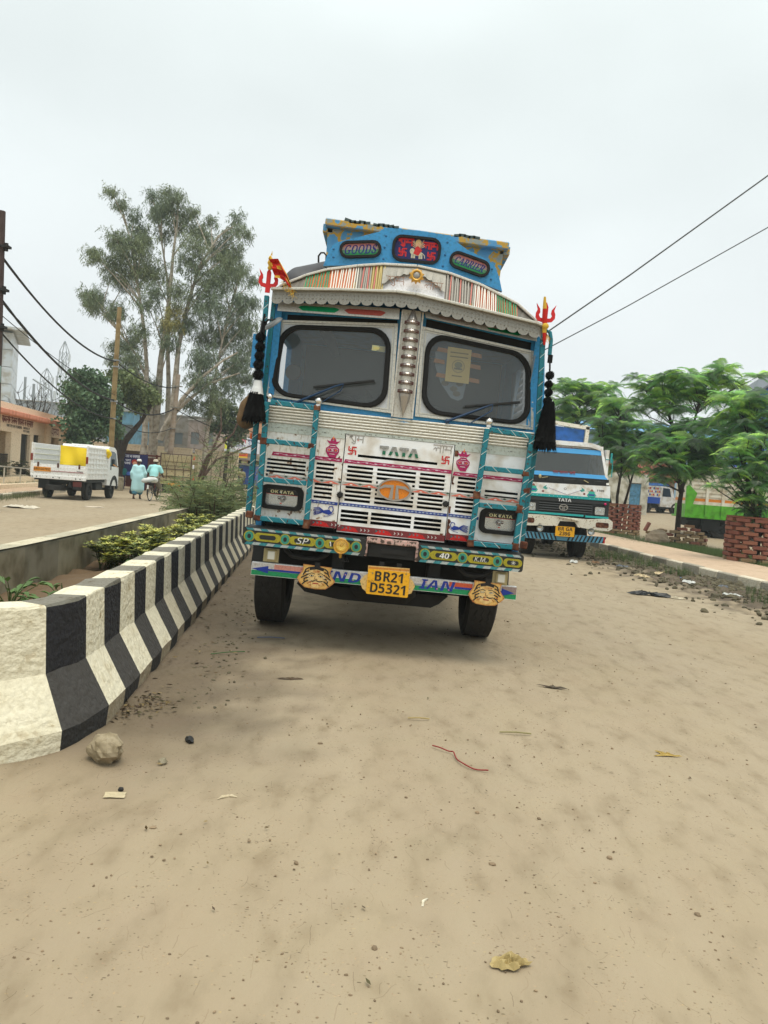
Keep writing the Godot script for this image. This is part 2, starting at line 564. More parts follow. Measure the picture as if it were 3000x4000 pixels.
func make_materials() -> void:
	var W:=Color(1,1,1)
	TX["dust"]=ntex(1,.008,[.0,Color(.82,.77,.70),.4,Color(.95,.935,.91),.65,W,1.0,W])
	TX["speck"]=ntex(2,.03,[.0,Color(.8,.78,.74),.3,Color(.95,.945,.93),.6,W,1.0,Color(.95,.95,.94)],512,6)
	TX["chip"]=ntex(3,.018,[.0,Color(.93,.91,.88),.4,W,.72,Color(.97,.96,.94),.79,Color(.88,.83,.77),.83,Color(.55,.42,.33),1.0,Color(.36,.24,.17)],512,6)
	TX["rust"]=ntex(4,.02,[.0,Color(.19,.09,.05),.45,Color(.33,.17,.1),.7,Color(.42,.25,.15),1.0,Color(.5,.4,.33)],256,6)
	TX["soil"]=ntex(11,.006,[.0,Color(.86,.84,.81),.3,Color(.95,.945,.935),.5,Color(.985,.98,.975),1.0,W],1024,8)
	TX["grit"]=ntex(12,.05,[.0,Color(.58,.55,.52),.13,Color(.8,.78,.76),.24,Color(.95,.945,.94),.5,W,1.0,Color(1,1,.98)],1024,6)
	TX["flecks"]=flecks()
	TX["relief"]=ntex(13,.02,[.0,Color(0,0,0),1.0,W],1024,8)
	TX["concrete"]=ntex(14,.009,[.0,Color(.55,.52,.46),.3,Color(.78,.76,.7),.6,Color(.94,.93,.9),1.0,W],512,7)
	TX["paint"]=ntex(15,.014,[.0,Color(.62,.55,.43),.13,Color(.76,.7,.6),.18,Color(.95,.94,.915),.5,W,1.0,W],512,7)
	TX["bark"]=ntex(16,.012,[.0,Color(.55,.5,.45),.5,Color(.85,.83,.8),1.0,W],256,5)
	TX["rubber"]=ntex(17,.02,[.0,Color(.7,.66,.6),.5,Color(.9,.88,.86),1.0,W],256,5)
	TX["crate"]=ntex(18,.009,[.0,Color(.3,.56,.76),.46,Color(.36,.6,.76),.49,Color(.76,.6,.24),.62,Color(.74,.58,.24),.66,Color(.6,.6,.55),1.0,Color(.45,.56,.62)],512,6)
	TX["tealchip"]=ntex(19,.018,[.0,Color(.03,.43,.48),.64,Color(.03,.46,.52),.74,Color(.03,.36,.41),.77,Color(.3,.18,.12),1.0,Color(.22,.13,.1)],512,5)
	TX["oldpink"]=ntex(20,.03,[.0,Color(.25,.2,.18),.4,Color(.4,.32,.28),.5,Color(.75,.66,.62),.7,Color(.8,.6,.56),1.0,Color(.7,.72,.68)],256,6)
	var vc:={"vertex_color_use_as_albedo": true}
	mat("ground",W,.95,.0,"soil",.31,{"vertex_color_use_as_albedo": true,"detail_enabled": true,"detail_albedo": TX["flecks"],"detail_blend_mode": BaseMaterial3D.BLEND_MODE_MUL,"detail_uv_layer": BaseMaterial3D.DETAIL_UV_2,"uv2_triplanar": true,"uv2_scale": V(.31,.31,.31),"heightmap_enabled": true,"heightmap_texture": TX["relief"],"heightmap_scale": .45})
	M["ground"].uv1_scale=V(.7,.3,.36)
	mat("clod",W,.95,.0,"grit",5.0,vc)
	mat("leafy",W,.6,.0,"",1.0,{"vertex_color_use_as_albedo": true,"backlight_enabled": true,"backlight": Color(.4,.4,.4),"cull_mode": BaseMaterial3D.CULL_DISABLED})
	mat("vc",W,.6,.0,"",1.0,vc)
	mat("vcpaint",W,.5,.0,"speck",2.2,vc)
	mat("vcwall",W,.85,.0,"concrete",.5,vc)
	mat("barrier",W,.8,.0,"paint",.9,{"vertex_color_use_as_albedo": true,"heightmap_enabled": true,"heightmap_texture": TX["relief"],"heightmap_scale": 1.2})
	mat("concrete",Color(.62,.59,.52),.9,.0,"concrete",.6)
	mat("soil",Color(.42,.34,.25),.95,.0,"grit",1.2)
	mat("path",Color(.76,.66,.56),.92,.0,"soil",.4,{"heightmap_enabled": true,"heightmap_texture": TX["relief"],"heightmap_scale": .8})
	mat("white",Color(.94,.945,.95),.38,.0,"dust",.9)
	mat("whitechip",Color(.93,.92,.90),.45,.0,"chip",1.3)
	mat("rust",W,.9,.0,"rust",2.0)
	mat("tin",Color(.56,.55,.52),.5,.3,"speck",3.0)
	mat("tinwhite",Color(.86,.85,.82),.5,.15,"speck",3.0)
	mat("alu",Color(.80,.79,.75),.4,.4,"speck",2.0)
	mat("chrome",Color(.86,.85,.83),.16,1.0)
	mat("blue",Color(.2,.56,.78),.5,.0,"speck",1.6)
	mat("bluedull",Color(.13,.42,.62),.6,.0,"dust",1.6)
	mat("teal",W,.55,.0,"tealchip",2.4)
	mat("rubber",Color(.085,.083,.082),.85,.0,"rubber",2.0)
	mat("tyre",Color(.20,.19,.18),.9,.0,"rubber",3.0)
	mat("black",Color(.07,.07,.07),.6)
	mat("dark",Color(.045,.043,.04),.85)
	mat("chassis",Color(.12,.115,.11),.8,.0,"dust",1.5)
	mat("glass",Color(.40,.42,.42,.42),.03,.0,"",1.0,{"transparency": BaseMaterial3D.TRANSPARENCY_ALPHA})
	mat("lens",Color(.9,.92,.92,.12),.06,.0,"",1.0,{"transparency": BaseMaterial3D.TRANSPARENCY_ALPHA})
	mat("reflector",Color(.75,.76,.75),.22,.9)
	mat("gold",Color(.93,.78,.38),.16,.9)
	mat("yellowplate",Color(.93,.68,.05),.45,.0,"speck",2.0)
	mat("pom",Color(.035,.035,.04),1.0)
	mat("brick",W,.92,.0,"grit",3.0,vc)
	mat("fabric",W,.95,.0,"",1.0,vc)
	mat("skin",Color(.28,.17,.11),.6)
	mat("crate",W,.8,.0,"crate",1.0)
	mat("creamplastic",Color(.72,.66,.48),.5)
	mat("boardblue",Color(.1,.36,.66),.5,.0,"dust",.8)
	mat("galv",Color(.55,.57,.58),.6,.3)
	TX["scuff"]=ntex(41,.025,[.0,Color(.62,.54,.45),.13,Color(.82,.78,.72),.22,Color(.96,.95,.94),.5,W,1.0,W],512,7)
	worn("whitechip","scuff",V(3.0,.7,3.0));worn("barrier","speck",V(2.2,.7,2.2));worn("vcpaint","scuff",V(5,3,5));worn("teal","scuff",V(5,5,5));worn("tinwhite","scuff",V(4,1,4));worn("path","grit",V(1.5,1.5,1.5));worn("concrete","scuff",V(1,.4,1))
	mat("wood",Color(.42,.32,.2),.85,.0,"bark",2.0)
# a second, finer layer of wear laid over a material
func worn(key: String,tex: String,scale: Vector3) -> void:
	var m: StandardMaterial3D=M[key]
	m.detail_enabled=true;m.detail_albedo=TX[tex];m.detail_blend_mode=BaseMaterial3D.BLEND_MODE_MUL
	m.detail_uv_layer=BaseMaterial3D.DETAIL_UV_2;m.uv2_triplanar=true;m.uv2_scale=scale
func axis_steps(fine0: float,fine1: float,step: float,far: float) -> Array:
	var a:=[]
	var x:=fine0
	while x<=fine1:
		a.push_back(x);x+=step
	var s:=step*1.3
	while a[-1]<far:
		a.push_back(a[-1]+s);s *= 1.2
	s=step*1.3
	while a[0]>-far:
		a.push_front(a[0] - s);s *= 1.2
	return a
# distance in the ground plane to a polyline of x, z pairs
func dline(p: Vector2,l: PackedVector2Array) -> float:
	var d:=1e9
	for i in l.size() - 1:
		d=minf(d,p.distance_to(Geometry2D.get_closest_point_to_segment(p,l[i],l[i+1])))
	return d
var KERB:=PackedVector2Array([Vector2(9.3,2),Vector2(8.5,-4),Vector2(7.7,-10),Vector2(7.16,-14.7),Vector2(6.95,-16.6),Vector2(6.7,-19),Vector2(6.45,-22.5),Vector2(6.0,-28),Vector2(5.2,-36),Vector2(3.6,-50),Vector2(1.0,-70)])
var WALL:=PackedVector2Array([Vector2(-3.2,-3.35),Vector2(-2.5,-3.38),Vector2(-2.05,-3.46),Vector2(-1.75,-3.63),Vector2(-1.57,-3.87),Vector2(-1.49,-4.2),Vector2(-1.52,-4.75),Vector2(-1.585,-5.5),Vector2(-1.76,-7.3),Vector2(-1.99,-9.6),Vector2(-2.37,-13.6),Vector2(-2.9,-19),Vector2(-3.9,-28),Vector2(-5.2,-38)])
func make_ground() -> void:
	var xs:=axis_steps(-6.0,10.0,.16,900.0)
	var zs:=axis_steps(-24.0,2.0,.16,900.0)
	var n1:=noise(21,.35,4);var n2:=noise(22,1.3,4);var n3:=noise(23,.08,3)
	var streak:=noise(24,.6,3)
	var hs:=[];var cs:=[]
	var base:=lin(.64,.575,.47);var dusty:=lin(.672,.615,.52);var mud:=lin(.27,.215,.16);var dk:=lin(.52,.45,.36)
	for iz in zs.size():
		var hrow:=PackedFloat32Array();var crow:=PackedColorArray()
		for ix in xs.size():
			var x: float=xs[ix];var z: float=zs[iz]
			var p:=Vector2(x,z)
			var h:=gh(x,z)
			var c:=base.lerp(dusty,clampf(.5+.7*n1.get_noise_2d(x*1.4,z*.35),0,1))
			if absf(x)<14 and z>-60 and z<8:
				# wheel tracks along the road
				var u:=x - (z+4.0)*.07
				c=c.lerp(dk,clampf(.4*streak.get_noise_2d(u*1.6,z*.09) - .04,0,.14))
				c=c.lerp(dusty,clampf(.5*streak.get_noise_2d(u*1.3+40,z*.07) - .05,0,.3))
				h+=.012*n2.get_noise_2d(x,z)*smoothstep(1.5,4.0,absf(z)+absf(x))
				var dw:=dline(p,WALL)
				var wob:=n2.get_noise_2d(x*1.7,z*1.7)
				var w:=smoothstep(1.5,.3,dw+.55*wob+.2*n2.get_noise_2d(x*6,z*6))*smoothstep(-3.2,-4.6,z)
				c=c.lerp(mud,.66*w)
				h+=.05*smoothstep(.45,.0,dw)*(.6+.6*wob)
				var dk2:=dline(p,KERB)
				if x<9.6:
					var side:=smoothstep(2.7,1.2,dk2+1.2*wob+.3*n2.get_noise_2d(x*5,z*5))*smoothstep(-8.0,-11.5,z)
					c=c.lerp(mud,.88*side)
					h+=.13*side*(n2.get_noise_2d(x*2.5,z*2.5)) - .03*smoothstep(.6,.1,dk2)
				# damp patches at the lower left
				c=c.lerp(dk,clampf((.9*n1.get_noise_2d(x*2.6+9,z*2.6)+.05)*smoothstep(-.4,-1.4,x)*smoothstep(-4.5,-2.5,z),0,.4))
			else:
				c=c.lerp(lin(.6,.52,.42),clampf(n3.get_noise_2d(x,z)+.2,0,.6))
			hrow.push_back(h);crow.push_back(c)
		hs.push_back(hrow);cs.push_back(crow)
	var vs:=PackedVector3Array();var ns:=PackedVector3Array();var co:=PackedColorArray();var ids:=PackedInt32Array()
	var nx:=xs.size()
	for iz in zs.size():
		for ix in nx:
			vs.push_back(V(xs[ix],hs[iz][ix],zs[iz]))
			var x0:=maxi(ix - 1,0);var x1:=mini(ix+1,nx - 1);var z0:=maxi(iz - 1,0);var z1:=mini(iz+1,zs.size() - 1)
			ns.push_back(V(-(hs[iz][x1] - hs[iz][x0])/(xs[x1] - xs[x0]),1,-(hs[z1][ix] - hs[z0][ix])/(zs[z1] - zs[z0])).normalized())
			co.push_back(cs[iz][ix])
			if ix<nx - 1 and iz<zs.size() - 1:
				var a:=iz*nx+ix
				ids.append_array(PackedInt32Array([a,a+1,a+nx,a+1,a+nx+1,a+nx]))
	var ar:=[]
	ar.resize(Mesh.ARRAY_MAX)
	ar[Mesh.ARRAY_VERTEX]=vs;ar[Mesh.ARRAY_NORMAL]=ns;ar[Mesh.ARRAY_COLOR]=co;ar[Mesh.ARRAY_INDEX]=ids
	var am:=ArrayMesh.new()
	am.add_surface_from_arrays(Mesh.PRIMITIVE_TRIANGLES,ar)
	var o:=MeshInstance3D.new()
	o.name="ground";o.mesh=am;o.material_override=M["ground"]
	o.set_meta("kind","structure")
	add_child(o)
func at_line(l: PackedVector2Array,s: float) -> Array:
	for i in l.size() - 1:
		var d:=l[i].distance_to(l[i+1])
		if s<=d or i==l.size() - 2:
			return [l[i].lerp(l[i+1],s/d),(l[i+1] - l[i]).normalized()]
		s-=d
	return [l[0],Vector2(0,-1)]
func line_len(l: PackedVector2Array) -> float:
	var s:=.0
	for i in l.size() - 1:
		s+=l[i].distance_to(l[i+1])
	return s
# a raised strip beside a line: from off0 to off1 to the right of its direction
func strip(b: MB,l: PackedVector2Array,off0: float,off1: float,y: float,step:=1.0) -> void:
	var t:=line_len(l)
	var s:=.0
	while s<t - .01:
		var e:=minf(s+step,t)
		var p=at_line(l,s);var q=at_line(l,e)
		var pn: Vector2=Vector2(-p[1].y,p[1].x);var qn: Vector2=Vector2(-q[1].y,q[1].x)
		var a: Vector2=p[0]+pn*off0;var d: Vector2=q[0]+qn*off0;var f: Vector2=q[0]+qn*off1;var g: Vector2=p[0]+pn*off1
		b.quado(V(a.x,y+gh(a.x,a.y),a.y),V(d.x,y+gh(d.x,d.y),d.y),V(f.x,y+gh(f.x,f.y),f.y),V(g.x,y+gh(g.x,g.y),g.y),Vector3.UP)
		for w in [[a,d,-pn],[g,f,pn]]:
			b.quado(V(w[0].x,-.1,w[0].y),V(w[1].x,-.1,w[1].y),V(w[1].x,y+gh(w[1].x,w[1].y),w[1].y),V(w[0].x,y+gh(w[0].x,w[0].y),w[0].y),V(w[2].x,0,w[2].y))
		s=e
func kerb_line(l: PackedVector2Array,s0: float,s1: float,label: String,step:=.75) -> void:
	var k:=thing("kerb",label,"kerb")
	k.set_meta("kind","structure")
	k.remove_meta("category")
	var s:=s0
	var i:=0
	while s<s1:
		var p=at_line(l,s+step/2)
		var dir: Vector2=p[1]
		var b:=MB.new()
		var g:=rr(.9,1.06)
		b.col=lin(.84*g,.8*g,.72*g) if i % 2==0 else lin(.64*g,.61*g,.55*g)
		b.box(V(0,.03,0),V(.17,.30,step - rr(.008,.03)),Basis(),.02)
		var o:=part(b,"kerb_stone",M["barrier"],k)
		o.position=V(p[0].x,gh(p[0].x,p[0].y)+rr(-.012,.012),p[0].y)
		o.rotation=V(0,atan2(dir.x,dir.y)+rr(-.02,.02),rr(-.03,.03))
		s+=step;i+=1
func make_roadsides() -> void:
	kerb_line(KERB,6.0,52.0,"row of worn black and white painted kerb stones along the pink footpath")
	var b:=MB.new()
	strip(b,KERB,.1,2.5,.14)
	struct(b,"footpath",M["path"])
	# footpath and kerb across the other carriageway
	var L:=PackedVector2Array([Vector2(-8.0,2),Vector2(-11.2,-17.5),Vector2(-12.7,-25.4),Vector2(-13.6,-30.5),Vector2(-15.4,-41),Vector2(-18,-56)])
	var r:=PackedVector2Array(L);r.reverse()
	var b2:=MB.new()
	b2.col=lin(.62,.54,.45)
	strip(b2,r,.0,2.9,.13)
	struct(b2,"footpath",M["path"])
	kerb_line(L,8.0,46.0,"low dusty kerb stones along the far left footpath",1.1)
func wall_sweep(root: Node3D,l: PackedVector2Array,prof: Array,s0: float,s1: float,cuts: Array,cols: Array,called: String,m: Material) -> void:
	var wob:=noise(31,1.1,3)
	for i in cuts.size() - 1:
		var a: float=maxf(cuts[i],s0);var e: float=minf(cuts[i+1],s1)
		if e - a<.02:
			continue
		var b:=MB.new()
		b.col=cols[i % cols.size()]
		var steps:=maxi(1,int(ceil((e - a)/.18)))
		var ring:=[]
		for q in steps+1:
			var s:=lerpf(a,e,float(q)/steps)
			var p=at_line(l,s);var p0=at_line(l,maxf(s - .12,.0));var p1=at_line(l,s+.12)
			var dir: Vector2=(p1[0] - p0[0]).normalized()
			var nn:=Vector2(dir.y,-dir.x)
			var rg:=[]
			for w in prof.size():
				var pt: Vector2=p[0]+nn*(prof[w][0]+.012*wob.get_noise_2d(s*2.0,w*7.0))
				rg.push_back(V(pt.x,prof[w][1]+(.014*wob.get_noise_2d(s*2.0,w*3.0+50) if w>0 else .0),pt.y))
			ring.push_back(rg)
		for q in steps:
			for w in prof.size() - 1:
				b.col=cols[i % cols.size()]
				if called=="painted_stripe":
					# dust lies on the top and on the slope; the foot is bare and muddy
					if b.col.r<.1:
						b.col=b.col.lerp(lin(.62,.6,.54),[.03,.13,.0,.4,.55,.5,.1,.1,.1][w])
					elif w==0 and i>1:
						b.col=b.col.lerp(lin(.5,.43,.33),.75)
					elif w==1 and i>6:
						b.col=b.col.lerp(lin(.6,.53,.42),.3)
				b.quad(ring[q][w],ring[q][w+1],ring[q+1][w+1],ring[q+1][w])
		# ends
		for q in [0,steps]:
			var c: Vector3=(ring[q][0]+ring[q][prof.size() - 1])/2
			for w in prof.size() - 1:
				b.tri(c,ring[q][w],ring[q][w+1])
		part(b,called,m,root)
func make_barriers() -> void:
	var t:=line_len(WALL)
	# start of the first black stripe measured along the wall
	var cuts:=[.0,1.81,2.27]
	var s:=2.27
	while s<t:
		s+=.357+rr(-.012,.02)
		cuts.push_back(s)
	var w:=thing("barrier_wall","concrete median barrier painted in black and white vertical stripes, left of the truck","barrier")
	var prof:=[[.0,-.05],[.012,.13],[-.13,.40],[-.145,.74],[-.155,.755],[-.335,.75],[-.345,.735],[-.35,.38],[-.46,.1],[-.46,-.05]]
	for q in prof:
		q[0]=-q[0]
	wall_sweep(w,WALL,prof,.0,t,cuts,[lin(.89,.86,.765),lin(.105,.105,.115)],"painted_stripe",M["barrier"])
	var back:=PackedVector2Array([Vector2(-4.0,-3.9),Vector2(-3.55,-4.4),Vector2(-3.3,-5.6),Vector2(-3.3,-7.0),Vector2(-3.42,-9.0),Vector2(-3.66,-12),Vector2(-3.98,-16),Vector2(-4.35,-19.5)])
	var c2:=[.0]
	while c2[-1]<line_len(back):
		c2.push_back(c2[-1]+.86)
	var w2:=thing("median_wall","bare grey concrete wall with pale top behind the yellow-green bushes","wall")
	var pr2:=[[.0,-.05],[.0,.2],[.0,.655],[.012,.67],[.2,.66],[.21,.645],[.23,.38],[.36,.1],[.36,-.05]]
	wall_sweep(w2,back,pr2,.0,line_len(back),c2,[lin(.60,.57,.49),lin(.55,.53,.46),lin(.62,.59,.5)],"wall_segment",M["vcwall"])
	# pale worn paint along its top
	var k:=0
	for i in c2.size() - 1:
		var b:=MB.new()
		b.col=lin(.82,.78,.68) if i % 2==0 else lin(.72,.69,.6)
		var e: float=minf(c2[i+1],line_len(back))
		if e - c2[i]<.05:
			continue
		for q in 4:
			var p=at_line(back,lerpf(c2[i],e,q/4.0));var p1=at_line(back,lerpf(c2[i],e,(q+1)/4.0))
			var n0:=Vector2(p[1].y,-p[1].x);var n1:=Vector2(p1[1].y,-p1[1].x)
			var a: Vector2=p[0] - n0*.006;var d: Vector2=p1[0] - n1*.006;var f: Vector2=p1[0]+n1*.214;var g: Vector2=p[0]+n0*.214
			b.quado(V(a.x,.684,a.y),V(d.x,.684,d.y),V(f.x,.674,f.y),V(g.x,.674,g.y),Vector3.UP)
		part(b,"painted_coping",M["barrier"],w2)
	# soil between the two walls
	var so:=MB.new()
	var nz:=noise(33,1.4,4)
	var front:=PackedVector2Array()
	var z:=-4.3
	var rows:=[]
	while z>-30.0:
		var xr:=-1.87 - (-z - 4.5)*.098
		var xl:=-3.35 - (-z - 6.0)*.066
		var rw:=[]
		for i in 9:
			var x:=lerpf(xl,xr,i/8.0)
			rw.push_back(V(x,.27+.07*nz.get_noise_2d(x*2,z*2)+.02*nz.get_noise_2d(x*8,z*8),z))
		rows.push_back(rw)
		z-=.25
	for i in rows.size() - 1:
		for j in 8:
			so.quado(rows[i][j],rows[i][j+1],rows[i+1][j+1],rows[i+1][j],Vector3.UP)
	struct(so,"median_soil",M["soil"])
const CLUMPS:={
	"EA": "-17.4 17.3 0.41, -17.1 16.9 0.52, -16.5 16.4 0.57, -16.2 15.7 0.62, -15.8 15.2 0.52, -17.6 14.9 0.62, -17.0 14.6 0.73, -16.1 14.6 0.83, -15.5 14.3 0.83, -17.1 14.1 0.52, -18.6 14.0 0.41, -18.1 13.5 0.62, -17.5 13.4 0.73, -16.7 13.2 0.93, -15.7 13.3 1.04, -17.9 12.8 0.52, -17.1 12.5 0.62, -19.3 11.7 0.41, -18.6 11.5 0.57, -18.0 11.1 0.62, -18.4 10.7 0.52, -17.4 10.7 0.62, -16.9 10.4 0.62, -18.8 11.0 0.41, -16.0 9.0 0.73, -16.8 8.7 0.62, -17.4 8.5 0.52, -15.2 9.3 0.62, -17.4 7.7 0.52, -16.3 7.6 0.83, -15.5 7.6 0.62, -16.8 6.9 0.52, -15.9 6.6 0.83, -15.4 5.4 0.62, -16.1 5.9 0.62",
	"EB": "-15.5 17.8 0.47, -15.0 17.5 0.52, -15.1 16.8 0.62, -14.4 17.8 0.41, -13.6 17.6 0.47, -14.6 16.6 0.73, -14.1 17.1 0.73, -13.4 16.8 0.62, -12.9 16.2 0.62, -13.8 16.1 0.83, -14.7 15.7 0.52, -15.0 13.0 1.04, -12.9 11.7 0.83, -14.8 6.4 0.52, -14.6 5.8 0.62, -14.9 10.9 0.73, -14.2 10.0 0.52, -13.3 8.8 0.73, -14.3 11.6 0.62",
	"EC": "-12.9 16.9 0.47, -11.8 16.5 0.41, -12.3 15.9 0.52, -10.1 16.5 0.47, -9.6 16.1 0.41, -10.8 15.8 0.57, -11.4 15.1 0.73, -12.2 14.5 0.93, -11.0 14.7 0.83, -10.1 14.9 0.52, -9.8 15.6 0.41, -12.5 13.5 1.04, -11.3 13.7 1.04, -10.5 13.9 0.62, -9.9 13.9 0.52, -9.0 13.1 0.41, -9.7 13.1 0.62, -10.6 12.7 0.83, -11.5 12.4 0.93, -9.3 11.7 0.73, -8.7 11.6 0.41, -10.0 11.3 0.93, -10.9 11.0 1.04, -12.0 11.3 0.93, -9.0 10.4 0.73, -9.7 9.9 1.04, -10.7 9.5 1.14, -11.7 9.7 1.04, -12.6 10.1 0.73, -13.2 10.6 0.62, -13.2 9.8 0.62, -8.8 8.9 0.62, -9.3 8.1 0.93, -10.1 7.8 1.04, -11.2 7.9 0.93, -12.1 8.1 0.73, -9.0 7.2 0.62, -9.9 6.5 0.93, -11.0 6.4 0.93, -11.8 6.6 0.73, -10.4 5.4 0.73, -11.0 5.0 0.73, -12.1 5.3 0.62",
	"G0": "8.1 6.8 0.31, 8.5 6.9 0.38, 9.1 6.9 0.46, 9.7 6.9 0.46, 10.4 6.8 0.46, 8.3 6.2 0.46, 9.0 6.2 0.53, 9.8 6.2 0.53, 10.4 6.2 0.46, 8.6 5.7 0.46, 9.4 5.6 0.53, 10.2 5.7 0.46, 8.2 5.3 0.38, 9.1 5.2 0.38",
	"G1": "9.5 5.7 0.33, 9.2 5.4 0.39, 9.8 5.4 0.39, 8.7 4.8 0.33, 9.0 4.5 0.39, 9.6 4.7 0.46, 10.2 4.8 0.39, 10.5 4.6 0.33, 9.2 4.0 0.46, 9.8 4.1 0.52, 10.5 4.1 0.39, 9.5 3.5 0.46, 10.1 3.4 0.46, 10.6 3.6 0.33, 10.4 2.9 0.26, 9.8 3.0 0.33, 10.8 4.3 0.39",
	"G2": "11.3 6.3 0.33, 10.9 6.1 0.39, 11.8 6.1 0.39, 12.4 6.0 0.33, 10.0 6.0 0.39, 10.3 5.9 0.39, 9.4 5.8 0.33, 8.9 5.8 0.28, 9.2 5.4 0.33, 9.7 5.4 0.44, 10.4 5.4 0.50, 11.0 5.6 0.44, 11.5 5.5 0.39, 9.1 5.0 0.33, 9.8 4.9 0.39",
	"G2b": "10.6 4.4 0.42, 10.2 4.3 0.37, 11.1 4.3 0.37, 9.7 3.9 0.42, 9.2 3.6 0.37, 8.8 3.3 0.26, 10.2 3.7 0.47, 10.9 3.8 0.42, 11.3 3.7 0.31, 9.6 3.3 0.42, 10.3 3.1 0.42, 10.9 3.3 0.42, 11.3 3.2 0.26, 9.3 2.9 0.31, 9.8 2.8 0.37, 10.4 2.7 0.31, 11.0 2.8 0.26, 9.2 2.5 0.21",
	"G3": "9.0 3.2 0.28, 9.4 3.3 0.24, 9.6 3.2 0.32, 8.8 2.9 0.20, 9.2 2.8 0.32, 9.6 2.8 0.32, 8.7 2.5 0.20, 9.0 2.4 0.28, 9.4 2.4 0.36, 9.7 2.3 0.32, 9.2 2.0 0.24, 9.6 1.9 0.32, 9.4 1.5 0.20, 8.6 2.2 0.12, 9.8 1.5 0.20",
	"G4": "10.5 4.9 0.34, 11.0 4.9 0.39, 11.4 4.8 0.39, 11.8 4.5 0.39, 10.8 4.4 0.39, 11.3 4.4 0.43, 11.8 4.1 0.39, 10.7 4.0 0.34, 11.1 3.9 0.39, 11.6 3.9 0.34, 10.6 3.7 0.24",
}
func bars(b: MB,x0: float,x1: float,y0: float,y1: float,z: float,nb: int,r:=.012) -> void:
	for i in nb:
		var x:=lerpf(x0,x1,(i+.5)/nb)
		b.bx(x - r,y0,z - r,x+r,y1,z+r)
	b.bx(x0,y0,z - .015,x1,y0+.04,z+.018);b.bx(x0,y1 - .04,z - .015,x1,y1,z+.018)
func make_left_buildings() -> void:
	var cream:=mat("cream",Color(.92,.85,.74),.85,.0,"speck",.5)
	var peach:=mat("peach",Color(.86,.56,.45),.8,.0,"dust",.5)
	var brown:=Color(.42,.12,.09).srgb_to_linear()
	# public toilet building
	var t:=thing("toilet_building","single storey cream building with peach ledge and red Hindi lettering, far left","building",V(-17.0,0,-34.0),1.7295)
	var b:=MB.new()
	holed(b,-6.0,.0,10.67,3.78,[[-3.2,.5,1.1,2.5],[2.55,1.0,3.95,2.5],[4.5,1.0,5.75,2.55],[6.95,.5,9.3,2.57]],-.25,.0)
	b.bx(10.42,0,-7.0,10.665,3.775,-.25)
	b.bx(-6,3.3,-7.0,10.42,3.45,-.25)
	b.bx(-6,0,-7.0,10.42,3.7,-6.8)
	b.bx(-3.3,.0,-2.4,1.9,3.2,-2.2);b.bx(1.7,0,-2.2,1.9,3.2,-.25)
	b.bx(6.8,0,-1.7,10.42,3.2,-1.5)
	part(b,"wall",cream,t)
	b=MB.new()
	b.bx(-6.0,3.2,.002,11.9,3.4,.6,.02);b.bx(10.67,3.2,-6.0,11.9,3.4,.0)
	part(b,"ledge",peach,t)
	for s in [6.56,10.4]:
		b=MB.new()
		b.cyl(V(s,0,.1),V(s,3.2,.1),.2,12)
		part(b,"column",cream,t)
	for w in [[2.55,3.95,1.0,2.5],[4.5,5.75,1.0,2.55]]:
		b=MB.new()
		b.bx(w[0],w[2],-.24,w[1],w[3],-.22)
		var win:=part(b,"window",mat("paneg",Color(.36,.38,.38),.3),t)
		b=MB.new()
		bars(b,w[0]+.05,(w[0]+w[1])/2,w[2],w[3],-.12,4);bars(b,(w[0]+w[1])/2,w[1] - .05,w[2],w[3],-.12,4)
		part(b,"grille",M["black"],win)
	b=MB.new()
	bars(b,-3.1,1.05,.55,1.5,-.1,26,.015)
	part(b,"railing",M["black"],t)
	b=MB.new()
	b.bx(-6,0,.0,2.4,.55,1.1);b.bx(-6,0,1.1,8.0,.3,1.5)
	part(b,"ramp",cream,t)
	b=MB.new()
	b.bar(V(-4,1.0,1.2),V(7.5,.75,1.2),.05,.05)
	for i in 6:
		b.bx(-3.5+i*2.1,.3,1.18,-3.45+i*2.1,.95 - i*.03,1.22)
	part(b,"handrail",M["alu"],t)
	b=MB.new()
	hindi(b,"सावजनिक डीलकस शौचालय व सनानागार",.25,-.3,2.90,.004,.05,brown,.0,4.6)
	part(b,"lettering",M["vc"],t)
	b=MB.new()
	hindi(b,"शौचालय",.34,6.96,2.68,.004,.06,brown,.0,2.2)
	part(b,"lettering",M["vc"],t)
	b=MB.new()
	var gr:=Color(.3,.26,.22).srgb_to_linear()
	hindi(b,"भवन नगर जल व सवचालय",.11,.35,2.71,.004,.03,gr,.0,2.2)
	hindi(b,"सवचालय क",.09,2.75,2.73,.004,.025,gr,.0,1.0)
	hindi(b,"नगर सवच",.09,2.75,2.58,.004,.025,gr,.0,1.0)
	part(b,"lettering",M["vc"],t)
	# low planter before it
	var pl:=thing("planter_wall","low weathered concrete planter wall in front of the cream building","planter",V(-15.5,0,-30.5),1.735)
	b=MB.new()
	b.bx(-9,0,-.22,7.6,.62,0,.03);b.bx(7.38,0,-1.6,7.6,.615,-.22);b.bx(-9,.3,-1.6,7.38,.45,-.22)
	part(b,"wall",M["concrete"],pl)
	# glass fronted tower
	var tw:=thing("office_tower","tall pale panelled building with a blue glass strip at the left edge","building",V(-29.6,0,-60),.40)
	var panelm:=mat("panelgrey",Color(.80,.83,.85),.35,.1,"dust",.3)
	b=MB.new()
	b.bx(-14,0,-8,-.1,10.9,-.1)
	part(b,"wall",mat("joint",Color(.45,.48,.5),.7),tw)
	for i in 8:
		for j in 7:
			if j==1 and i>2:
				continue
			b=MB.new()
			var x1:=-.0 - j*.75 - .02
			if j>1: x1-=.1
			b.bx(x1 - .71,.3+i*1.32,-.1,x1,.3+i*1.32+1.28,.0,.01)
			part(b,"panel",panelm,tw)
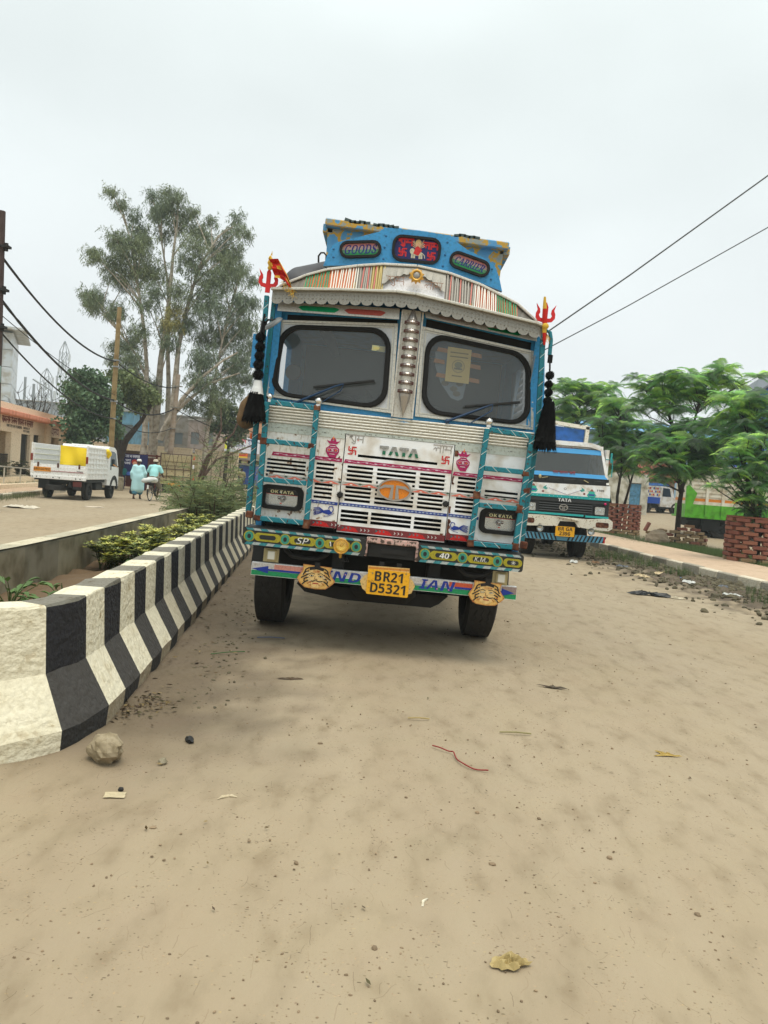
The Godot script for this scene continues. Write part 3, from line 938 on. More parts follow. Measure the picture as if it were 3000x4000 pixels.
	for i in 8:
		for j in 5:
			b=MB.new()
			b.bx(-.1,.3+i*1.32,-.2 - j*1.5 - 1.46,-.02,1.58+i*1.32,-.2 - j*1.5,.01)
			part(b,"panel",panelm,tw)
	b=MB.new()
	b.bx(-1.58,4.2,-.1,-.78,10.2,-.02)
	part(b,"glass_strip",mat("bluepane",Color(.1,.2,.55),.08,.2),tw)
	b=MB.new()
	b.bx(-14,11.0,-8,.9,11.18,.9);b.bx(-10,11.18,-7,-1.6,12.6,-2.0)
	part(b,"roof",panelm,tw)
	b=MB.new()
	b.bx(-14,4.5,.0,.15,5.0,.3)
	part(b,"ledge",mat("darkgrey",Color(.25,.27,.3),.7),tw)
	# far grey block and other distant houses
	var far:=[
		[V(-44,0,-96),V(11,8.2,10),Color(.60,.63,.66),"distant plain grey flat-roofed block left of the broad leafed tree"],
		[V(-33.4,0,-92),V(3.0,9.6,8),Color(.72,.74,.76),"distant pale grey block with a taller stair head beside the masts"],
		[V(-27.3,0,-78),V(2.6,6.6,8),Color(.36,.55,.65),"distant light blue house glimpsed behind the broad leafed tree"],
		[V(-24.0,0,-88),V(6.5,7.2,8),Color(.5,.47,.43),"distant grey brown house behind the leaning old tree"],
		[V(-19.6,0,-84),V(4.6,6.6,8),Color(.55,.5,.47),"distant brownish house behind the eucalyptus trunks"],
		[V(-16.7,0,-98),V(4.2,8.0,8),Color(.80,.58,.42),"distant peach orange house above the milk signboard"],
		[V(-20.9,0,-99),V(3.4,6.9,8),Color(.58,.68,.76),"distant pale blue house left of the peach one"],
	]
	for q in far:
		var hs:=thing("house",q[3],"house",q[0])
		var sz: Vector3=q[1]
		b=MB.new()
		var holes:=[]
		for fl in 2:
			for k in 3:
				var wx:=-sz.x/2+sz.x*(k+.5)/3.0
				holes.push_back([wx - .45,1.0+fl*3.0,wx+.45,2.3+fl*3.0])
		holed(b,-sz.x/2,0,sz.x/2,sz.y,holes,-.2,.0)
		b.bx(-sz.x/2,0,-sz.z,-sz.x/2+.2,sz.y - .01,-.2);b.bx(sz.x/2 - .2,0,-sz.z,sz.x/2,sz.y - .01,-.2);b.bx(-sz.x/2+.2,0,-sz.z,sz.x/2 - .2,sz.y - .01,-sz.z+.2)
		b.bx(-sz.x/2+.2,sz.y - .9,-sz.z+.2,sz.x/2 - .2,sz.y - .7,-.2)
		part(b,"wall",mat("house"+q[3],q[2],.85,.0,"dust",.3),hs)
		for hl in holes:
			b=MB.new()
			b.bx(hl[0],hl[1],-.16,hl[2],hl[3],-.12)
			part(b,"window",M["paneg"] if M.has("paneg") else M["black"],hs)
		b=MB.new()
		b.bx(-sz.x/2 - .1,sz.y,-sz.z - .1,sz.x/2+.1,sz.y+.12,.12);b.bx(-sz.x/2 - .1,3.1,.002,sz.x/2+.1,3.22,.5)
		part(b,"roof",mat("slabgrey",Color(.6,.59,.56),.9),hs)
	# cream boundary wall in three lengths with a raised gate bay
	for q in [[-23.5,-19.0,2.75,"left length of the cream boundary wall beside the toilet building"],[-19.0,-12.6,2.62,"middle length of the cream boundary wall behind the tree trunks"],[-12.4,-9.6,2.6,"right length of the cream boundary wall ending near the milk signboard"]]:
		var w:=thing("boundary_wall",q[3],"wall",V(0,0,-49.5))
		b=MB.new()
		var slit:=[[-17.4,2.02,-15.0,2.28]] if q[0]==-19.0 else []
		holed(b,q[0],0,q[1],q[2],slit,-.2,.0)
		part(b,"wall",cream,w)
		b=MB.new()
		b.bx(q[0],q[2],-.24,q[1],q[2]+.08,.04)
		part(b,"coping",cream,w)
		if slit.size():
			b=MB.new()
			b.bx(-17.4,2.02,-.19,-15.0,2.28,-.16)
			part(b,"slit_back",mat("brownish",Color(.36,.28,.2),.9),w)
	# rusty red fence with gate and the blue poster on it
	var fe:=thing("gate_fence","rusty red panel fence with an open gate behind the two men","gate",V(-.4,0,-43.6))
	var redm:=mat("redoxide",Color(.40,.17,.13),.8,.0,"dust",1.0)
	for i in 9:
		var x:=-15.6+i*.42
		if i==7:
			continue
		b=MB.new()
		b.bx(x,.15,-.03,x+.40,1.85,.0)
		part(b,"sheet",redm,fe)
	b=MB.new()
	b.bx(-15.7,1.93,-.06,-11.6,2.02,.02);b.bx(-15.7,1.7,.0,-11.8,1.75,.03);b.bx(-15.7,.4,.0,-11.8,.46,.03)
	b.bar(V(-12.9,1.3,.04),V(-12.3,1.9,.04),.06,.04)
	part(b,"rail",redm,fe)
	for x in [-15.7,-13.25,-12.7,-11.7]:
		b=MB.new()
		b.bx(x,0,-.07,x+.08,2.05,.03)
		part(b,"post",redm,fe)
	var po:=thing("poster_board","dark blue poster board with white lettering and a girl with red hair","poster",V(-14.85,0,-43.4))
	b=MB.new()
	b.bx(0,.75,-.03,1.35,2.0,.0);b.bx(.05,0,-.08,.1,.75,-.04);b.bx(1.2,0,-.08,1.25,.75,-.04)
	part(b,"panel",mat("navy",Color(.1,.12,.38),.6),po)
	b=MB.new()
	hindi(b,"जल व जनगणना",.13,.1,1.8,.003,.03,lin(.9,.9,.95),.0,.85)
	hindi(b,"सदा",.1,.1,1.58,.003,.026,lin(.9,.9,.95),.0,.3)
	hindi(b,"सवचता",.1,.05,1.42,.003,.026,lin(.9,.9,.95),.0,.4)
	decal(b,ell(.62,1.55,.17,.15),.002,lin(.75,.2,.12))
	decal(b,ell(.86,1.6,.09,.15),.002,lin(.75,.2,.12))
	decal(b,ell(.64,1.47,.12,.12),.004,lin(.92,.7,.58))
	decal(b,pv([.5,1.0,.78,1.0,.72,1.35,.56,1.35]),.003,lin(.85,.6,.7))
	decal(b,ell(.08,.98,.16,.2),.003,lin(.1,.5,.5))
	decal(b,ell(.35,.9,.2,.1),.003,lin(.3,.45,.8))
	part(b,"print",M["vc"],po)
	var pb:=thing("concrete_block","small pale concrete plinth under the blue poster","block",V(-14.55,0,-40.6))
	b=MB.new()
	b.bx(-.5,0,-.4,.62,.72,.2,.04)
	part(b,"plinth",M["concrete"],pb)
	# milk signboard over a shop
	var sh:=thing("shop_building","shop with dark shutters under a white milk signboard, just left of the truck","shop",V(-12.6,0,-64.5))
	b=MB.new()
	holed(b,-1.8,0,3.2,4.6,[[-1.2,.0,.4,2.4],[.8,.0,2.6,2.4]],-.25,0)
	b.bx(-1.8,0,-5,-1.6,4.59,-.25);b.bx(3.0,0,-5,3.2,4.59,-.25);b.bx(-1.8,4.0,-5,3.2,4.2,-.25)
	part(b,"wall",mat("shopwall",Color(.72,.66,.62),.85,.0,"dust",.5),sh)
	b=MB.new()
	b.bx(-1.2,0,-.6,.4,2.4,-.55);b.bx(.8,0,-.6,2.6,2.4,-.55)
	part(b,"shutter",M["black"],sh)
	b=MB.new()
	b.bx(-1.6,2.45,.1,3.0,2.55,1.0)
	part(b,"awning",mat("slabgrey",Color(.6,.59,.56),.9),sh)
	var sg:=thing("signboard","white milk shop signboard with red Hindi lettering and a yellow left end","sign",V(-13.6,2.98,-64.0))
	b=MB.new()
	b.bx(0,0,-.1,2.9,1.3,0)
	part(b,"board",mat("signwhite",Color(.88,.89,.92),.5),sg)
	b=MB.new()
	decal(b,pv([0,.25,.22,.25,.12,1.2,0,1.2]),.004,lin(.85,.85,.25))
	decal(b,ell(.55,.85,.13,.18),.004,lin(.25,.3,.6))
	decal(b,ell(.55,1.0,.1,.1),.006,lin(.2,.22,.4))
	hindi(b,"अमूल",.3,1.0,.84,.004,.06,lin(.8,.12,.2),.0,.75)
	hindi(b,"दूध",.3,1.9,.84,.004,.045,lin(.3,.34,.6),.0,.55)
	hindi(b,"अमूल दूध पीता ह इडिया",.14,.75,.48,.004,.03,lin(.3,.3,.45),.0,1.9)
	for i in 12:
		decal(b,ell(.7+i*.18,.3,.03,.03,8),.004,lin(.75,.2,.3))
	part(b,"print",M["vc"],sg)
	sg=thing("signboard","small orange and yellow signboard below the white milk sign","sign",V(-12.45,2.56,-63.2))
	b=MB.new()
	b.bx(0,0,-.05,.95,.38,0)
	part(b,"board",mat("orange",Color(.85,.4,.12),.6),sg)
	b=MB.new()
	decal(b,pv([0,0,.95,0,.95,.12,0,.12]),.004,lin(.9,.75,.2))
	decal(b,pv([.15,.18,.8,.18,.8,.27,.15,.27]),.004,lin(.8,.12,.1))
	part(b,"print",M["vc"],sg)
	# shop boxes and the food cart
	for q in [[-12.5,1.3,Color(.55,.1,.1),"dark red metal kiosk behind the thorn bush"],[-11.12,1.35,Color(.08,.26,.58),"blue metal kiosk beside the red one"]]:
		var kk:=thing("kiosk",q[3],"kiosk",V(q[0],0,-58))
		b=MB.new()
		b.bx(0,.45,-1.4,q[1] - .1,1.95,0,.02)
		part(b,"body",mat("kiosk"+q[3],q[2],.55,.0,"dust",.8),kk)
		for i in 5:
			b=MB.new()
			b.bx(.03+i*q[1]*.19,.5,.0,.08+i*q[1]*.19,1.9,.04)
			part(b,"rib",M["kiosk"+q[3]],kk)
		b=MB.new()
		b.bx(-.08,1.95,-1.5,q[1] - .03,2.05,.2)
		part(b,"roof",M["tin"],kk)
		for x in [.1,q[1] - .25]:
			b=MB.new()
			b.bx(x,0,-.2,x+.1,.45,-.1)
			part(b,"leg",M["black"],kk)
	var ca:=thing("food_cart","teal framed glass sided food cart with wheels","cart",V(-12.2,0,-52))
	var tl:=mat("tealpaint",Color(.32,.68,.6),.55)
	b=MB.new()
	for x in [.0,1.12]:
		for z in [.0,-.7]:
			b.bx(x,.85,z - .04,x+.06,1.9,z)
	b.bx(-.03,.8,-.75,1.21,.9,.04);b.bx(-.1,1.88,-.8,1.28,1.95,.1);b.bx(.06,1.35,-.02,1.12,1.39,.0)
	part(b,"frame",tl,ca)
	b=MB.new()
	b.bx(.06,.9,-.73,1.12,1.8,-.71)
	part(b,"back_panel",M["signwhite"],ca)
	b=MB.new()
	for i in 9:
		b.ball(V(.25+.09*i,1.0+.1*(i % 3),-.3),V(.09,.09,.09),8)
	part(b,"goods",mat("orangefood",Color(.8,.38,.28),.7),ca)
	for x in [.15,1.0]:
		b=MB.new()
		b.lathe([[.26,-.03],[.3,-.03],[.3,.03],[.26,.03],[.26,-.03]],Transform3D(Basis(V(0,0,1),PI/2),V(x,.3,-.35)),14,true)
		for k in 4:
			b.bar(V(x,.3,-.35)+V(0,cos(k*PI/4),sin(k*PI/4))*.27,V(x,.3,-.35) - V(0,cos(k*PI/4),sin(k*PI/4))*.27,.02,.02,V(1,0,0))
		part(b,"wheel",M["black"],ca)
	b=MB.new()
	b.bx(.1,.3,-.4,1.1,.82,-.3)
	part(b,"underframe",M["black"],ca)
	# lattice phone masts
	for q in [[-93.9,-220.0,34.5,1.6,"tall lattice phone mast with a pointed top"],[-98.6,-220.0,26.5,1.9,"shorter crowded lattice phone mast left of the tall one"],[-103.0,-222.0,22.0,.35,"thin pole mast left of the lattice masts"],[-106.5,-224.0,24.0,.3,"thinner pole mast farthest left of the masts"]]:
		var ms:=thing("phone_mast",q[4],"mast",V(q[0],0,q[1]))
		b=MB.new()
		var hh: float=q[2];var w: float=q[3]
		var nlev:=12
		for k in nlev:
			var y0:=hh*k/nlev;var y1:=hh*(k+1)/nlev
			var w0:=lerpf(w,w*.55,float(k)/nlev);var w1:=lerpf(w,w*.55,float(k+1)/nlev)
			if k==nlev - 1 and w>1.0: w1=.05
			for s in [[-1,-1],[1,-1],[1,1],[-1,1]]:
				b.bar(V(s[0]*w0,y0,s[1]*w0),V(s[0]*w1,y1,s[1]*w1),.16,.16)
			if w>1.0:
				for s in [1,-1]:
					b.bar(V(-w0,y0,s*w0),V(w1,y1,s*w1),.1,.1);b.bar(V(w0,y0,s*w0),V(-w1,y1,s*w1),.1,.1)
					b.bar(V(s*w0,y0,-w0),V(s*w1,y1,w1),.1,.1)
		part(b,"lattice",mat("galv",Color(.55,.57,.58),.6,.3),ms)
		if w>1.0:
			for k in 9:
				b=MB.new()
				var an:=k*2.4
				var y:=hh*(.5+.045*k)
				b.bx(-.25,-1.1,-.15,.25,1.1,.15)
				var o:=part(b,"antenna",mat("antenna",Color(.74,.76,.77),.6),ms)
				o.position=V(cos(an)*w*1.2,y,sin(an)*w*1.2)
	# street lamp between the building and the masts
	var sl:=thing("street_lamp","grey street lamp behind the toilet building","street lamp",V(-24.6,0,-56))
	b=MB.new()
	b.tube([V(0,0,0),V(0,5.6,0),V(-.15,6.3,0),V(-.9,6.75,0)],[.09,.06,.05,.04],8)
	part(b,"pole",M["galv"],sl)
	b=MB.new()
	b.box(V(-1.15,6.85,0),V(.7,.1,.25),Basis(V(0,0,1),-.5),.03)
	part(b,"lamp_head",M["galv"],sl)
func make_right_buildings() -> void:
	var b:=MB.new()
	var wt:=mat("whitewash",Color(.84,.83,.79),.85,.0,"concrete",.35)
	var h:=thing("gate_house","small whitewashed block building with a pale blue metal door","building",V(13.5,.45,-46))
	holed(b,-.6,-.4,2.15,2.6,[[1.05,.0,1.72,2.05]],-.2,0)
	b.bx(-.6,-.4,-4,-.4,2.59,-.2);b.bx(1.95,-.4,-4,2.15,2.59,-.2);b.bx(-.4,2.4,-4,1.95,2.55,-.2)
	part(b,"wall",wt,h)
	b=MB.new()
	b.bx(1.05,.0,-.14,1.72,2.0,-.1)
	var dr:=part(b,"door",mat("doorblue",Color(.36,.58,.72),.5,.0,"dust",1.0),h)
	b=MB.new()
	for y in [.03,.66,1.32,1.94]:
		b.bx(1.06,y,-.1,1.71,y+.05,-.07)
	b.bx(1.06,.08,-.1,1.1,1.94,-.071);b.bx(1.67,.08,-.1,1.71,1.94,-.071)
	b.bar(V(1.1,.7,-.088),V(1.67,1.3,-.088),.04,.02);b.bar(V(1.1,1.38,-.088),V(1.67,1.93,-.088),.04,.02)
	part(b,"brace",M["doorblue"],dr)
	# tiled house behind
	var th:=thing("tiled_house","old house with a red tiled roof behind the whitewashed block","house",V(17.8,.8,-57))
	b=MB.new()
	b.bx(-3.5,-.8,-5,3.5,2.35,0)
	part(b,"wall",mat("mudwall",Color(.62,.54,.45),.9,.0,"dust",.5),th)
	b=MB.new()
	b.bx(-1.0,0,.0,1.8,1.9,.05)
	part(b,"opening",M["dark"],th)
	for r in 7:
		b=MB.new()
		for k in 30:
			var x:=-3.7+k*.25
			b.cyl(V(x,2.2+r*.24,.55 - r*.42),V(x,2.2+(r+1.1)*.24,.55 - (r+1.1)*.42),.12,6)
		var rf:=part(b,"roof_tiles",mat("tile",Color(.52,.27,.2),.9,.0,"grit",1.0),th)
		rf.set_meta("kind","stuff")
	# blue sheds
	var bs:=mat("bluesheet",Color(.12,.36,.72),.45,.2,"dust",.3)
	var sd:=thing("shed","big blue corrugated metal shed at the right edge","shed",V(18.75,0,-40))
	b=MB.new()
	b.prism(pv([0,0,9,0,9,7.0,4.5,10.6,0,7.35]),-3,0)
	part(b,"wall",bs,sd)
	b=MB.new()
	for i in 28:
		var x:=.1+i*.32
		b.bx(x,.0,.0,x+.1,7.35+(minf(x,9.0 - x))*.70,.05)
	var rb:=part(b,"corrugation",bs,sd)
	rb.set_meta("kind","stuff")
	b=MB.new()
	b.bar(V(-.4,7.25,-1.4),V(4.5,10.8,-1.4),.1,3.6,V(0,0,1));b.bar(V(9.4,6.9,-1.4),V(4.5,10.8,-1.4),.1,3.6,V(0,0,1))
	part(b,"roof",mat("roofgrey",Color(.42,.44,.47),.6,.3),sd)
	sd=thing("shed","distant shed with a sky blue roof seen through the trees","shed",V(23.5,0,-66))
	b=MB.new()
	b.bx(-7,0,-8,7,7.3,0)
	part(b,"wall",mat("paleshed",Color(.55,.66,.74),.7),sd)
	b=MB.new()
	b.bar(V(-7.4,7.3,.5),V(-7.4,8.6,-8),.1,.1)
	b.quad(V(-7.4,7.2,.6),V(7.4,7.2,.6),V(7.4,8.9,-8),V(-7.4,8.9,-8));b.quad(V(-7.4,7.1,.6),V(-7.4,8.8,-8),V(7.4,8.8,-8),V(7.4,7.1,.6))
	part(b,"roof",mat("skyroof",Color(.4,.62,.8),.5),sd)
const WC:=[[[-1.191,2.145],[-.085,2.097],[-.113,2.867],[-1.143,2.82]],[[.111,2.093],[1.15,2.093],[1.091,2.775],[.095,2.864]]]
func wpt(side: int,u: float,w: float,dz: float) -> Vector3:
	var q=WC[side]
	var x:=lerpf(lerpf(q[0][0],q[1][0],u),lerpf(q[3][0],q[2][0],u),w)
	var y:=lerpf(lerpf(q[0][1],q[1][1],u),lerpf(q[3][1],q[2][1],u),w)
	return V(x,y,.02 - .13*absf(x) - .06*(y - 2.1)+dz)
func wring(b: MB,side: int,o: PackedVector2Array,i: PackedVector2Array,z0: float,z1: float) -> void:
	for k in o.size():
		var m:=(k+1) % o.size()
		b.quad(wpt(side,o[k].x,o[k].y,z1),wpt(side,o[m].x,o[m].y,z1),wpt(side,i[m].x,i[m].y,z1),wpt(side,i[k].x,i[k].y,z1))
		b.quad(wpt(side,o[k].x,o[k].y,z0),wpt(side,o[m].x,o[m].y,z0),wpt(side,o[m].x,o[m].y,z1),wpt(side,o[k].x,o[k].y,z1))
		b.quad(wpt(side,i[m].x,i[m].y,z0),wpt(side,i[k].x,i[k].y,z0),wpt(side,i[k].x,i[k].y,z1),wpt(side,i[m].x,i[m].y,z1))
func uvr(x0: float,y0: float,x1: float,y1: float,r: float) -> PackedVector2Array:
	var p:=PackedVector2Array()
	var rx:=r;var ry:=r*1.4
	for q in [[x1 - rx,y0+ry,-PI/2],[x1 - rx,y1 - ry,.0],[x0+rx,y1 - ry,PI/2],[x0+rx,y0+ry,PI]]:
		for i in 7:
			var a: float=q[2]+PI/2*i/6
			p.push_back(Vector2(q[0]+cos(a)*rx,q[1]+sin(a)*ry))
	return p
func gbar(b: MB,tape: MB,x0: float,y0: float,x1: float,y1: float,w: float,z: float) -> void:
	b.bar(V(x0,y0,z),V(x1,y1,z),w,w,V(0,0,1),.005)
	var a:=Vector2(x0,y0);var e:=Vector2(x1,y1)
	var d:=(e - a).normalized();var n:=Vector2(-d.y,d.x)
	var l:=a.distance_to(e)
	var s:=.06
	while s<l - .06:
		var p:=a+d*s
		var k:=1.0 if absf(d.y)>absf(d.x) else 1.0
		var q0:=p+n*w*.5;var q1:=p+d*.05*k - n*w*.5
		if absf(d.y)>absf(d.x):
			q0=p - n*(-w*.5);q1=p+d*.042 - n*w*.5
			if d.y<0: q0=p+n*-w*.5;q1=p - d*.042+n*w*.5
		tape.prism(PackedVector2Array([q0,q0+d*.005,q1+d*.005,q1]),z+w/2,z+w/2+.001,false)
		s+=rr(.1,.125)
func tyre_mesh(r: float,w: float) -> ArrayMesh:
	var b:=MB.new()
	var t:=Transform3D(Basis(V(0,0,1),-PI/2),Vector3.ZERO)
	b.lathe([[r*.56,-w*.40],[r*.62,-w*.5],[r*.84,-w*.52],[r*.94,-w*.47],[r*.965,-w*.40],[r*.968,w*.40],[r*.94,w*.47],[r*.84,w*.52],[r*.62,w*.5],[r*.56,w*.40],[r*.56,-w*.40]],t,40,false)
	var n:=72
	for k in 4:
		var x0:=-w*.43+k*w*.218;var x1:=x0+w*.2
		for i in n:
			var a0:=TAU*i/n;var a1:=TAU*(i+1)/n
			var j0:=(.011 if i % 2==0 else -.011);var j1:=-j0
			var e0:=.0 if k==0 else j0;var e1:=.0 if k==0 else j1
			var f0:=.0 if k==3 else j0;var f1:=.0 if k==3 else j1
			var d0:=V(0,cos(a0),sin(a0));var d1:=V(0,cos(a1),sin(a1))
			var p0:=d0*r+V(x0+e0,0,0);var p1:=d0*r+V(x1+f0,0,0);var p2:=d1*r+V(x1+f1,0,0);var p3:=d1*r+V(x0+e1,0,0)
			b.trin(p0,p2,p1,d0,d1,d0);b.trin(p0,p3,p2,d0,d1,d1)
			for s in [[p0,p3,-1.0],[p1,p2,1.0]]:
				b.quado(s[0],s[1],s[1] - d1*r*.035,s[0] - d0*r*.035,V(s[2],0,0))
	return b.mesh()
func rim_mesh(r: float,w: float,side: float) -> ArrayMesh:
	var b:=MB.new()
	var t:=Transform3D(Basis(V(0,0,1),-PI/2*side),Vector3.ZERO)
	b.lathe([[r*.57,w*.42],[r*.54,w*.44],[r*.5,w*.2],[r*.3,w*.12],[r*.24,w*.42],[.0,w*.45]],t,20,false)
	for i in 8:
		var a:=TAU*i/8
		b.box(t*V(cos(a)*r*.36,w*.18,sin(a)*r*.36),V(.03,.03,.03))
	return b.mesh()
func wheel(parent: Node3D,called: String,at: Vector3,tm: Mesh,rm: Mesh) -> MeshInstance3D:
	var o:=mpart(tm,called,M["tyre"],parent,Transform3D(Basis(),at))
	mpart(rm,"rim",M["chassis"],o,Transform3D())
	return o
func kalash(b: MB,x: float,y: float,s: float,z: float) -> void:
	var c:=lin(.68,.08,.36);var w:=lin(.92,.88,.9)
	decal(b,pv([x - .09*s,y - .42*s,x+.16*s,y - .42*s,x+.2*s,y - .3*s,x+.3*s,y - .12*s,x+.3*s,y+.02*s,x+.14*s,y+.16*s,x+.12*s,y+.2*s,x+.2*s,y+.26*s,x - .2*s,y+.26*s,x - .12*s,y+.2*s,x - .14*s,y+.16*s,x - .3*s,y+.02*s,x - .3*s,y - .12*s,x - .2*s,y - .3*s]),z,c)
	decal(b,pv([x - .2*s,y+.26*s,x - .3*s,y+.38*s,x - .14*s,y+.34*s,x - .1*s,y+.46*s,x,y+.36*s,x+.1*s,y+.46*s,x+.14*s,y+.34*s,x+.3*s,y+.38*s,x+.2*s,y+.26*s]),z,c)
	decal(b,pv([x - .09*s,y+.42*s,x+.09*s,y+.42*s,x+.06*s,y+.56*s,x,y+.7*s,x - .05*s,y+.55*s]),z+.0015,c)
	decal(b,pv([x - .04*s,y+.44*s,x+.04*s,y+.44*s,x,y+.6*s]),z+.003,lin(.93,.5,.16))
	decal(b,rrect(x - .25*s,y - .13*s,x+.25*s,y+.03*s,.07*s,3),z+.002,w)
	decal(b,rrect(x - .23*s,y - .115*s,x+.23*s,y+.015*s,.055*s,3),z+.0035,c)
	for q in [-.15,.15]:
		var star:=PackedVector2Array()
		for i in 10:
			star.push_back(Vector2(x+q*s,y - .05*s)+Vector2.from_angle(PI/2+i*PI/5)*s*(.05 if i % 2==0 else .022))
		decal(b,star,z+.005,lin(.93,.5,.16))
	swastika(b,x,y - .05*s,.04*s,.016*s,z+.005,w)
	for q in [-.24,.1,.2]:
		decal(b,pv([x - .12*s,y+q*s,x+.12*s,y+q*s,x+.12*s,y+(q+.022)*s,x - .12*s,y+(q+.022)*s]),z+.003,w)
func peacock(b: MB,x: float,y: float,s: float,f: float,z: float) -> void:
	var c:=lin(.1,.22,.6)
	decal(b,pv([x+.1*s*f,y+.06*s,x+.3*s*f,y+.1*s,x+.44*s*f,y - .04*s,x+.3*s*f,y - .12*s,x+.05*s*f,y - .06*s]),z,c)
	stroke(b,pv([x+.4*s*f,y - .03*s,x+.47*s*f,y+.1*s,x+.42*s*f,y+.24*s,x+.3*s*f,y+.22*s,x+.27*s*f,y+.15*s]),.035*s,z+.0014,c)
	for i in 6:
		var a:=-.5+i*.19
		stroke(b,PackedVector2Array([Vector2(x+.12*s*f,y),Vector2(x - .12*s*f,y+.16*s*sin(a*2.0)+.03*s),Vector2(x - (.3+.03*(i % 2))*s*f,y+.3*s*sin(a) - .02*s)]),.03*s,z+.0002*i,c)
	stroke(b,pv([x+.1*s*f,y - .2*s,x+.3*s*f,y - .16*s,x+.5*s*f,y - .04*s]),.02*s,z,c)
func shield(called: String,parent: Node,x: float,y: float,w: float,h: float,z: float,lean: float) -> MeshInstance3D:
	var o:=[-.36,.5,-.18,.485,.0,.48,.18,.47,.40,.46,.37,.3,.36,.2,.42,.05,.5,-.1,.48,-.18,.36,-.36,.26,-.47,.0,-.5,-.28,-.46,-.42,-.3,-.5,-.1,-.45,.05,-.38,.2,-.36,.32]
	var p:=PackedVector2Array()
	for i in range(0,o.size(),2):
		p.push_back(Vector2(x+o[i]*w+lean*o[i+1]*h,y+o[i+1]*h))
	var b:=MB.new()
	b.col=lin(.80,.55,.3)
	b.prism(p,z - .004,z)
	var q:=PackedVector2Array()
	for v in p:
		q.push_back(Vector2(x,y)+(v - Vector2(x,y))*.93)
	decal(b,q,z+.0005,lin(.88,.7,.38))
	var sh:=part(b,called,M["vcpaint"],parent)
	b=MB.new()
	var k:=lin(.12,.1,.09);var fw:=w*.9
	var zf:=z+.0025
	decal(b,ell(x,y - .02*h,.26*fw,.42*h,20),zf,lin(.9,.76,.5))
	for s in [-1.0,1.0]:
		for k2 in 5:
			var oy:=.3 - .13*k2
			stroke(b,pv([x+s*.24*fw,y+(oy+.06)*h,x+s*(.31+.03*(k2 % 2))*fw,y+oy*h,x+s*(.34+.04*(k2 % 3))*fw,y+(oy - .1)*h]),.035*fw,zf+.0012+.0002*k2,k)
		stroke(b,pv([x+s*.05*fw,y+.13*h,x+s*.14*fw,y+.17*h,x+s*.22*fw,y+.11*h]),.018*fw,zf+.0018,k)
		decal(b,ell(x+s*.135*fw,y+.05*h,.07*fw,.036*h,10),zf+.0015,k)
		decal(b,ell(x+s*.135*fw,y+.05*h,.055*fw,.026*h,10),zf+.003,lin(.9,.86,.75))
		decal(b,ell(x+s*.13*fw,y+.05*h,.024*fw,.03*h,8),zf+.0045,k)
		stroke(b,pv([x+s*.02*fw,y - .14*h,x+s*.1*fw,y - .18*h,x+s*.19*fw,y - .15*h]),.03*fw,zf+.002,k)
		stroke(b,pv([x+s*.18*fw,y - .22*h,x+s*.24*fw,y - .3*h]),.02*fw,zf+.0022,lin(.7,.4,.15))
	stroke(b,pv([x - .03*fw,y+.03*h,x - .04*fw,y - .08*h,x+.04*fw,y - .08*h]),.014*fw,zf+.0015,lin(.5,.28,.15))
	stroke(b,pv([x - .07*fw,y - .26*h,x+.07*fw,y - .26*h]),.03*fw,zf+.0015,lin(.65,.16,.1))
	decal(b,pv([x - .2*fw,y+.27*h,x - .22*fw,y+.4*h,x - .08*fw,y+.44*h,x+.08*fw,y+.44*h,x+.22*fw,y+.4*h,x+.2*fw,y+.27*h,x,y+.33*h]),zf+.0014,k)
	for s in 3:
		stroke(b,pv([x - .1*fw,y+(.2+.04*s)*h,x,y+(.19+.04*s)*h,x+.1*fw,y+(.2+.04*s)*h]),.01*fw,zf+.0018,lin(.8,.5,.2))
	for s in 14:
		decal(b,ell(x+rr(-.38,.36)*w,y+rr(-.42,.36)*h,rr(.004,.014),rr(.003,.008),6),zf+.006,lin(.86,.78,.62) if s % 3 else lin(.72,.42,.2))
	part(b,"painted_face",M["vcpaint"],sh)
	b=MB.new()
	b.bx(x - .02,y+.36*h,z+.004,x+.025,y+.62*h,z+.009);b.cyl(V(x,y+.42*h,z+.009),V(x,y+.42*h,z+.016),.008,6)
	part(b,"bracket",M["chassis"],sh)
	return sh
